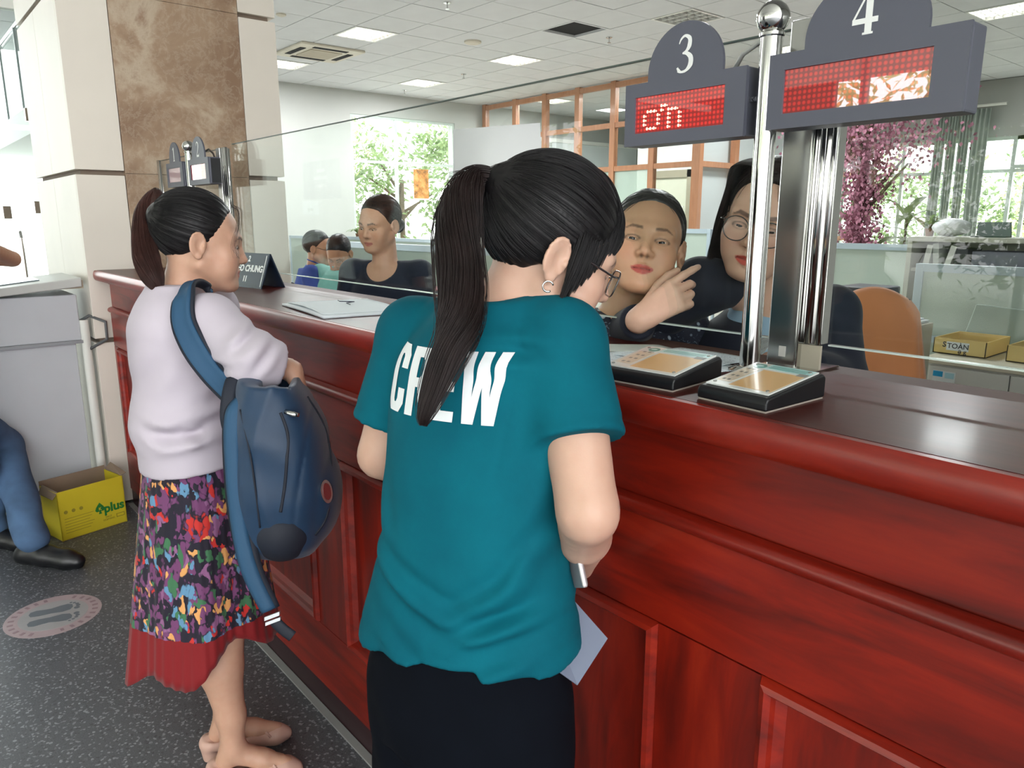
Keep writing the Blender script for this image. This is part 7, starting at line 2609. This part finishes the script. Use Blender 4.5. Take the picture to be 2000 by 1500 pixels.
d1 = t.voro(v, 46, 'F1', 'Distance')
cc = t.voro(v, 46, 'F1', 'Color')
sc_ = t.new('SeparateColor')
t.link(cc, sc_.inputs[0])
petal = t.ramp(d1, [(0.0, lin((30, 36, 60))), (0.10, lin((30, 36, 60))), (0.13, lin((196, 206, 214))), (0.27, lin((150, 164, 180))), (0.33, lin((24, 30, 48))), (1, lin((24, 30, 48)))])
msk = t.math('GREATER_THAN', sc_.outputs[0], 0.42)
red_ = t.math('GREATER_THAN', sc_.outputs[1], 0.88)
petal = t.mix(red_, petal, t.ramp(d1, [(0.0, lin((150, 30, 50))), (0.2, lin((150, 30, 50))), (0.26, lin((24, 30, 48)))]))
lf_ = t.ramp(t.noise(v, 85, 3, 0.6, 2.0), [(0.60, lin((24, 30, 48))), (0.63, lin((120, 136, 150)))])
t.link(t.mix(msk, lf_, petal), t.b.inputs['Base Color'])
t.b.inputs['Roughness'].default_value = 0.7
FLOR = t.m
st2 = [(z, x, y, a + 0.018, b + 0.018) for z, x, y, a, b in st]
simple_top(FL, 'floral_blouse', BO, bfr, st2, [(rsh, reb, rwr, (0.060, 0.052, 0.046), 1.7), (lsh, leb, lwr, (0.060, 0.052, 0.046), 1.7)], nb, 0.05, FLOR, h=0.006,
           neck_dir=((0, 0.02, 0.0), (0, 0.05, 0.12)), vneck=[((0, 0.10, 0.02 + zs), (0, 0.135, zs - 0.10), 0.045, 0.006, 0.004, '-')])
FLL = (HAIRLINE[0], HAIRLINE[1] + np.array([0, 0, 0, 0, 0, 0, -0.002, -0.002, -0.002, 0, 0]))
hair_cap(FL, hO, hR, HSF, (0.0, -0.12, -0.03), M('grey_black_hair', (38, 36, 36), 0.4, var=0.3, vscale=30), n=1600, seed=41, rad=(0.0805, 0.1005, 0.0890), lift=0.002, line=FLL)
settle(FL, (BO[0], BO[1], 0.6))

# --- woman with glasses in the navy jacket
GW = new_person('woman with round glasses in a navy jacket over a pale blue top, pointing')
hO = at(1494, 440, 1.62)
hf = toC * 0.86 - RT * 0.50 + np.array((0, 0, -0.06))
hR = frame_from(hf, roll=math.radians(12))
HSG = 1.06
nb = at(1500, 590, 1.70)
bfr = frame_from(toC * 0.95 - RT * 0.12)
BO = np.array((nb[0], nb[1], 0.0)) + bfr @ np.array((0, -0.045, 0))
zs = nb[2]
# her right side is at the left of the picture
rsh, lsh = at(1368, 560, 1.70), at(1622, 612, 1.76)
reb = at(1222, 655, 1.72)
rwr = at(1252, 622, 1.53)
leb, lwr = at(1640, 745, 1.70), at(1548, 716, 1.56)
V = vol_box(BO + (-0.52, -0.42, 0.6), BO + (0.40, 0.40, 1.68), 0.011, [(hO - 0.125, hO + 0.125, 0.0026), (np.array((rwr[0] - 0.04, rwr[1] - 0.09, rwr[2] - 0.06)), np.array((rwr[0] + 0.2, rwr[1] + 0.1, rwr[2] + 0.14)), 0.0040)])
head(V, hO, hR, HSG, neck=nb, eye_open=0.35, mouth_open=0.006, cheek=1.1, jaw_w=1.04)
st = st_of(zs - 0.50, 0.15, 0.10, 0.47, 0.02)
torso_body(V, BO, bfr, st, ((rsh, reb, rwr), (lsh, leb, lwr)), nb)
tgt = at(1372, 545, 1.47)
hd = frame_from(tgt - rwr, toC * 0.9 + UP * 0.35)
hand(V, rwr + hd @ np.array((0, 0.01, 0)), hd, 1.0, (0.28, 0.75, 0.9, 1.0), 0.7, side=-1)
hd2 = frame_from(at(1505, 694, 1.50) - lwr, (0, 0, 1))
hand(V, lwr + hd2 @ np.array((0, 0.0, 0)), hd2, 0.9, (0.5, 0.5, 0.5, 0.5), 0.3, side=1)
b_ = grid_mesh(V, 'body', SKIN, GW)
face_paint(b_.data, hO, hR, HSG, (224, 182, 158), lip=(206, 74, 66), brow=(74, 54, 48), brow_s=1.15)
eyes(GW, hO, hR, HSG, (0.0, 0.96, -0.2))
PBL = M('pale_blue_knit', (150, 178, 200), 0.85, var=0.03, bump=0.2, bscale=500)
st1 = [(z, x, y, a + 0.010, b + 0.012) for z, x, y, a, b in st]
st1.append((st1[-1][0] + 0.035, 0, 0.03, 0.062, 0.06))
simple_top(GW, 'pale_blue_top', BO, bfr, st1, [], nb, 0.05, PBL, neck_dir=((0, 0.01, 0.03), (0, 0.03, 0.12)))
JK = M('navy_jacket_cloth', (16, 24, 42), 0.8, var=0.06, vscale=20, sheen=0.1)
st2 = [(z, x, y, a + 0.028, b + 0.026) for z, x, y, a, b in st[:-1]] + [(st[-1][0] - 0.005, 0, 0.0, 0.075, 0.07)]
simple_top(GW, 'navy_jacket', BO, bfr, st2, [(rsh, reb, rwr, (0.064, 0.056, 0.036), 1.85), (lsh, leb, lwr, (0.064, 0.058, 0.048), 1.8)], nb, 0.06, JK, h=0.006,
           neck_dir=((0, 0.01, 0.0), (0, 0.05, 0.12)), vneck=[((0, 0.13, zs + 0.04), (0, 0.15, zs - 0.42), 0.062, 0.045, 0.004, '-', ((0, 1, 0), 1.6))])
spectacles(GW, hO, hR, HSG, w_=0.0255, h_=0.0235, sq=2.1, rim=0.0011, y=0.101, z=-0.006)
# bob hair: cap plus falling strands at both sides
BOBL = (HAIRLINE[0], HAIRLINE[1] + np.array([0, 0, 0, 0.01, 0.012, 0.008, 0.0, -0.004, -0.004, 0, 0]))
hair_cap(GW, hO, hR, HSG, (0.0, -0.10, -0.06), HAIRB, n=500, seed=51, rad=(0.083, 0.103, 0.0925), lift=0.004, line=BOBL)
bob = []
rg = np.random.default_rng(52)
for sx in (-1, 1):
    for k in range(1500):
        u = rg.uniform(0, 1)
        az = -1.25 + 2.3 * u
        x0 = sx * rg.uniform(0.002, 0.02)
        y0 = 0.05 - 0.10 * u
        top_ = np.array((x0, y0, 0.045 + 0.088 * math.sqrt(max(0, 1 - ((y0 + 0.02) / 0.108) ** 2)) - 0.002))
        ang = az
        rx, ry = 0.088 + rg.uniform(-0.003, 0.006), 0.104
        sx_ = sx * rx * math.cos(max(-1.2, min(1.2, (0.025 - 0.13 * u) / 0.13)))
        y1 = 0.050 - 0.125 * u
        mid = np.array((sx_ * 0.92, y1, 0.055))
        low = np.array((sx_ * 1.0, y1 - 0.012, -0.025))
        e_ = np.array((sx_ * 0.96 + rg.normal() * 0.003, y1 - 0.016 + rg.normal() * 0.004, -0.088 + rg.uniform(-0.012, 0.012) - 0.02 * u))
        pts = bez([top_, (top_ * 0.4 + mid * 0.6) + np.array((sx * 0.022, 0, 0.028)), mid, low, e_], 12)
        bob.append([hO + hR @ (q * HSG) for q in pts])
strands('bob_hair', np.array(bob), HAIRB, GW, 0.0006, 0.0002)
settle(GW, (BO[0], BO[1], 0.6))
sheet('form_sheet', [at(1432, 712, 1.50), at(1462, 720, 1.40), at(1524, 655, 1.46), at(1488, 660, 1.56)], 'white sheet lifted in the hand of the glasses woman at the steel pole', 'paper', LINES.m, 0.004)


# --- the two men at the desk
def man(label, hpx, s_, hdir, bdir, skin, shirt_c, nbpx, seed, sleeve=0.75, glasses=False, reach=None, smat=None):
    r = new_person(label)
    hO = at(hpx[0], hpx[1], s_)
    hR = frame_from(hdir)
    nb = at(nbpx[0], nbpx[1], s_ + 0.03)
    R = frame_from(bdir)
    BO = np.array((nb[0], nb[1], 0.0)) + R @ np.array((0, -0.02, 0))
    zs = nb[2]
    rsh, lsh = BO + R @ np.array((0.19, 0, zs - 0.06)), BO + R @ np.array((-0.19, 0, zs - 0.06))
    reb, leb = BO + R @ np.array((0.23, 0.10, zs - 0.30)), BO + R @ np.array((-0.23, 0.10, zs - 0.30))
    rwr, lwr = BO + R @ np.array((0.12, 0.33, zs - 0.28)), BO + R @ np.array((-0.12, 0.33, zs - 0.28))
    V = vol_box(BO + (-0.42, -0.42, 0.35), BO + (0.42, 0.45, hO[2] + 0.15), 0.015, [(hO - 0.12, hO + 0.12, 0.0055)])
    head(V, hO, hR, 1.03, neck=nb, eye_open=0.5, jaw_w=1.08)
    st = st_of(zs - 0.52, 0.165, 0.11, 0.48)
    torso_body(V, BO, R, st, ((rsh, reb, rwr), (lsh, leb, lwr)), nb)
    for w_, e_, sd in ((rwr, reb, -1), (lwr, leb, 1)):
        hd = frame_from(w_ - e_, (0, 0, 1))
        hand(V, w_ + hd @ np.array((0, 0.015, 0)), hd, 1.0, (0.4,) * 4, 0.4, side=sd)
    seat_legs(V, BO, R, zs - 0.52)
    b_ = grid_mesh(V, 'body', SKIN, r)
    face_paint(b_.data, hO, hR, 1.03, skin, lip=(150, 92, 80), brow=(40, 34, 32))
    eyes(r, hO, hR, 1.03, (0, 0.9, -0.5))
    m = M('shirt_' + str(seed), shirt_c, 0.85, var=0.05, vscale=12)
    st2 = [(z, x, y, a + 0.025, b + 0.025) for z, x, y, a, b in st]
    simple_top(r, 'shirt', BO, R, st2, [(rsh, reb, rwr, (0.07, 0.068, 0.06), sleeve), (lsh, leb, lwr, (0.07, 0.068, 0.06), sleeve)], nb, 0.055, m, h=0.010, neck_dir=((0, 0.03, 0.01), (0, 0.04, 0.12)),
               disp=lambda x, y, z: 0.004 * np.sin(26 * z + 18 * x + 6 * y))
    MB().tube([nb + R @ np.array((0.055 * math.cos(q), 0.01 + 0.055 * math.sin(q), 0.02 - 0.02 * math.sin(q))) for q in np.linspace(0, 2 * math.pi, 18)], 0.007, 6).obj('collar', m, r, smooth=True)
    ml = (HAIRLINE[0], HAIRLINE[1] + np.array([0, 0.02, 0.01, 0, 0, 0, 0.0, 0.0, 0.006, 0.006, 0.006]))
    hair_cap(r, hO, hR, 1.03, (0.0, -0.095, 0.0), HAIRM, n=200, seed=seed, rad=(0.079, 0.099, 0.091), lift=0.002, line=ml, h=0.006, r0=0.001)
    if glasses: spectacles(r, hO, hR, 1.03)
    V = vol_box(BO + (-0.4, -0.4, 0.02), BO + (0.4, 0.5, zs - 0.42), 0.014)
    V.frame(BO, R)
    for sx in (-1, 1): V.chain([(sx * 0.09, 0, zs - 0.50), (sx * 0.10, 0.28, zs - 0.54), (sx * 0.10, 0.26, 0.08)], [0.10, 0.075, 0.055], 0.03)
    grid_mesh(V, 'trousers', BLACKC, r)
    settle(r, (BO[0], BO[1], 0.0))
    return r


man('man with glasses in a bright blue shirt seated in profile at the far desk', (622, 487), 5.5, RT * 0.9 + toC * 0.1 + np.array((0, 0, -0.1)), RT * 0.9 - toC * 0.2, (196, 146, 116), (62, 84, 160), (614, 517), 61, glasses=True)
man('man in a mint green short sleeve shirt looking down beside the framed partition', (663, 497), 5.25, toC * 0.8 - RT * 0.15 + np.array((0, 0, -0.55)), toC * 0.8 - RT * 0.4, (182, 134, 104), (118, 182, 176), (664, 520), 62)

# --- man at the left edge, mostly outside the frame
MN = new_person('man in blue jeans and black shoes cut off by the left edge')
MO = np.array((-3.83, 0.16, 0.0))
MR = frame_from((0.72, 0.66, 0))
sh_h = onZ(48, 1088, 0.04)
sh_t = onZ(138, 1096, 0.03)
el = at(24, 506, 3.46)
hO = np.array((-3.88, 0.13, 1.60))
hR = frame_from((0.8, 0.5, -0.3))
nb = np.array((-3.92, 0.09, 1.40))
V = vol_box(MO + (-0.6, -0.65, -0.01), MO + (0.6, 0.5, 1.78), 0.014, [(hO - 0.12, hO + 0.12, 0.006)])
BO = np.array((-3.93, 0.09, 0))
head(V, hO, hR, 1.03, neck=nb)
st = [(0.86, 0, 0, 0.15, 0.1), (1.05, 0, 0, 0.14, 0.1), (1.25, 0, 0, 0.165, 0.11), (1.36, 0, 0, 0.13, 0.08), (1.42, 0, 0, 0.07, 0.06)]
lsh = BO + MR @ np.array((-0.18, 0, 1.36))
rsh = BO + MR @ np.array((0.18, 0, 1.36))
lw_ = lsh * 0.2 + hO * 0.8 + MR @ np.array((0.0, 0.22, -0.12))
torso_body(V, BO, MR, st, ((rsh, rsh + MR @ np.array((0.05, 0.05, -0.28)), rsh + MR @ np.array((0.0, 0.22, -0.3))), (lsh, el, lw_)), nb)
hd = frame_from(lw_ - el, (0.3, -0.5, 0.6))
hand(V, lw_, hd, 1.0, (0.6,) * 4, 0.5)
b_ = grid_mesh(V, 'body', SKIN, MN)
face_paint(b_.data, hO, hR, 1.03, (188, 138, 108), lip=(150, 92, 80))
eyes(MN, hO, hR, 1.03)
hair_cap(MN, hO, hR, 1.03, (0.0, -0.095, 0.0), HAIRM, n=150, seed=71, rad=(0.079, 0.099, 0.091), lift=0.002, h=0.007, r0=0.001)
simple_top(MN, 'shirt', BO, MR, [(z, x, y, a + 0.02, b + 0.02) for z, x, y, a, b in st], [(rsh, rsh + MR @ np.array((0.05, 0.05, -0.28)), rsh, (0.07, 0.065, 0.06), 0.7), (lsh, el, lw_, (0.07, 0.065, 0.06), 0.6)], nb, 0.055,
           M('grey_polo_cotton', (90, 96, 106), 0.85), h=0.012, neck_dir=((0, 0.03, 0.01), (0, 0.04, 0.12)))
V = vol_box(MO + (-0.5, -0.6, 0.02), MO + (0.6, 0.55, 0.98), 0.009)
V.frame()
fd = sh_t - sh_h
fd[2] = 0
fd /= np.linalg.norm(fd)
an = sh_h + fd * 0.05 + np.array((0, 0, 0.06))
hipR = BO + MR @ np.array((0.085, 0, 0.86))
V.chain([hipR, at(8, 868, 3.62), an + (0, 0, 0.03)], [0.105, 0.078, 0.066], 0.03)
hipL = BO + MR @ np.array((-0.085, 0, 0.86))
an2 = BO + MR @ np.array((-0.2, 0.02, 0.11))
V.chain([hipL, (hipL + an2) / 2 + MR @ np.array((0, 0.04, 0.02)), an2], [0.105, 0.078, 0.066], 0.03)
V.frame(BO, MR)
V.loft([(0.84, 0, 0, 0.165, 0.115), (0.95, 0, 0, 0.165, 0.112)], 0.03)
V.frame()
V.apply(lambda x, y, z: 0.006 * np.sin(z * 60 + 12 * x + 10 * y) * np.exp(-((z - 0.2) / 0.14) ** 2) + 0.004 * np.sin(z * 35 + 9 * y) * np.exp(-((z - 0.5) / 0.1) ** 2), (MO[0], MO[1], 0.4), 0.8, 0, 'd')
grid_mesh(V, 'jeans', DENIM, MN)
for base_, dd in ((sh_h, fd), (BO + MR @ np.array((-0.2, -0.05, 0)), MR[:, 1])):
    V = vol_box(np.array((base_[0] - 0.3, base_[1] - 0.3, -0.02)), np.array((base_[0] + 0.35, base_[1] + 0.35, 0.18)), 0.006)
    sd_ = np.array((dd[1], -dd[0], 0))
    V.frame(np.array((base_[0], base_[1], 0)), np.stack([sd_, dd, np.array((0, 0, 1.0))], 1))
    V.chain([(0, 0.0, 0.05), (0, 0.10, 0.052), (0, 0.20, 0.036), (0, 0.245, 0.03)], [0.043, 0.046, 0.044, 0.034], 0.02)
    V.cone((0, 0.02, 0.07), (0, 0.06, 0.09), 0.042, 0.036, 0.02)
    V.apply(lambda x, y, z: z - 0.001 + 0 * x + 0 * y, (0, 0.1, -0.05), 0.25, 0, '-')
    V.apply(lambda x, y, z: 0.004 * np.exp(-((z - 0.018) / 0.004) ** 2) + 0 * x + 0 * y, (0, 0.1, 0.03), 0.25, 0, 'd')
    so = grid_mesh(V, 'shoe', BLACKP, MN)
    F_ = lambda x, y, z: tuple(np.array((base_[0], base_[1], 0)) + sd_ * x + dd * y + np.array((0, 0, z)))
    for k in range(4):
        MB().tube([F_(-0.022, 0.09 + 0.022 * k, 0.099 - 0.010 * k), F_(0.0, 0.095 + 0.022 * k, 0.105 - 0.010 * k), F_(0.022, 0.09 + 0.022 * k, 0.099 - 0.010 * k)], 0.003, 6).obj('lace', BPD, so, smooth=True)
settle(MN, (BO[0], BO[1], 0))
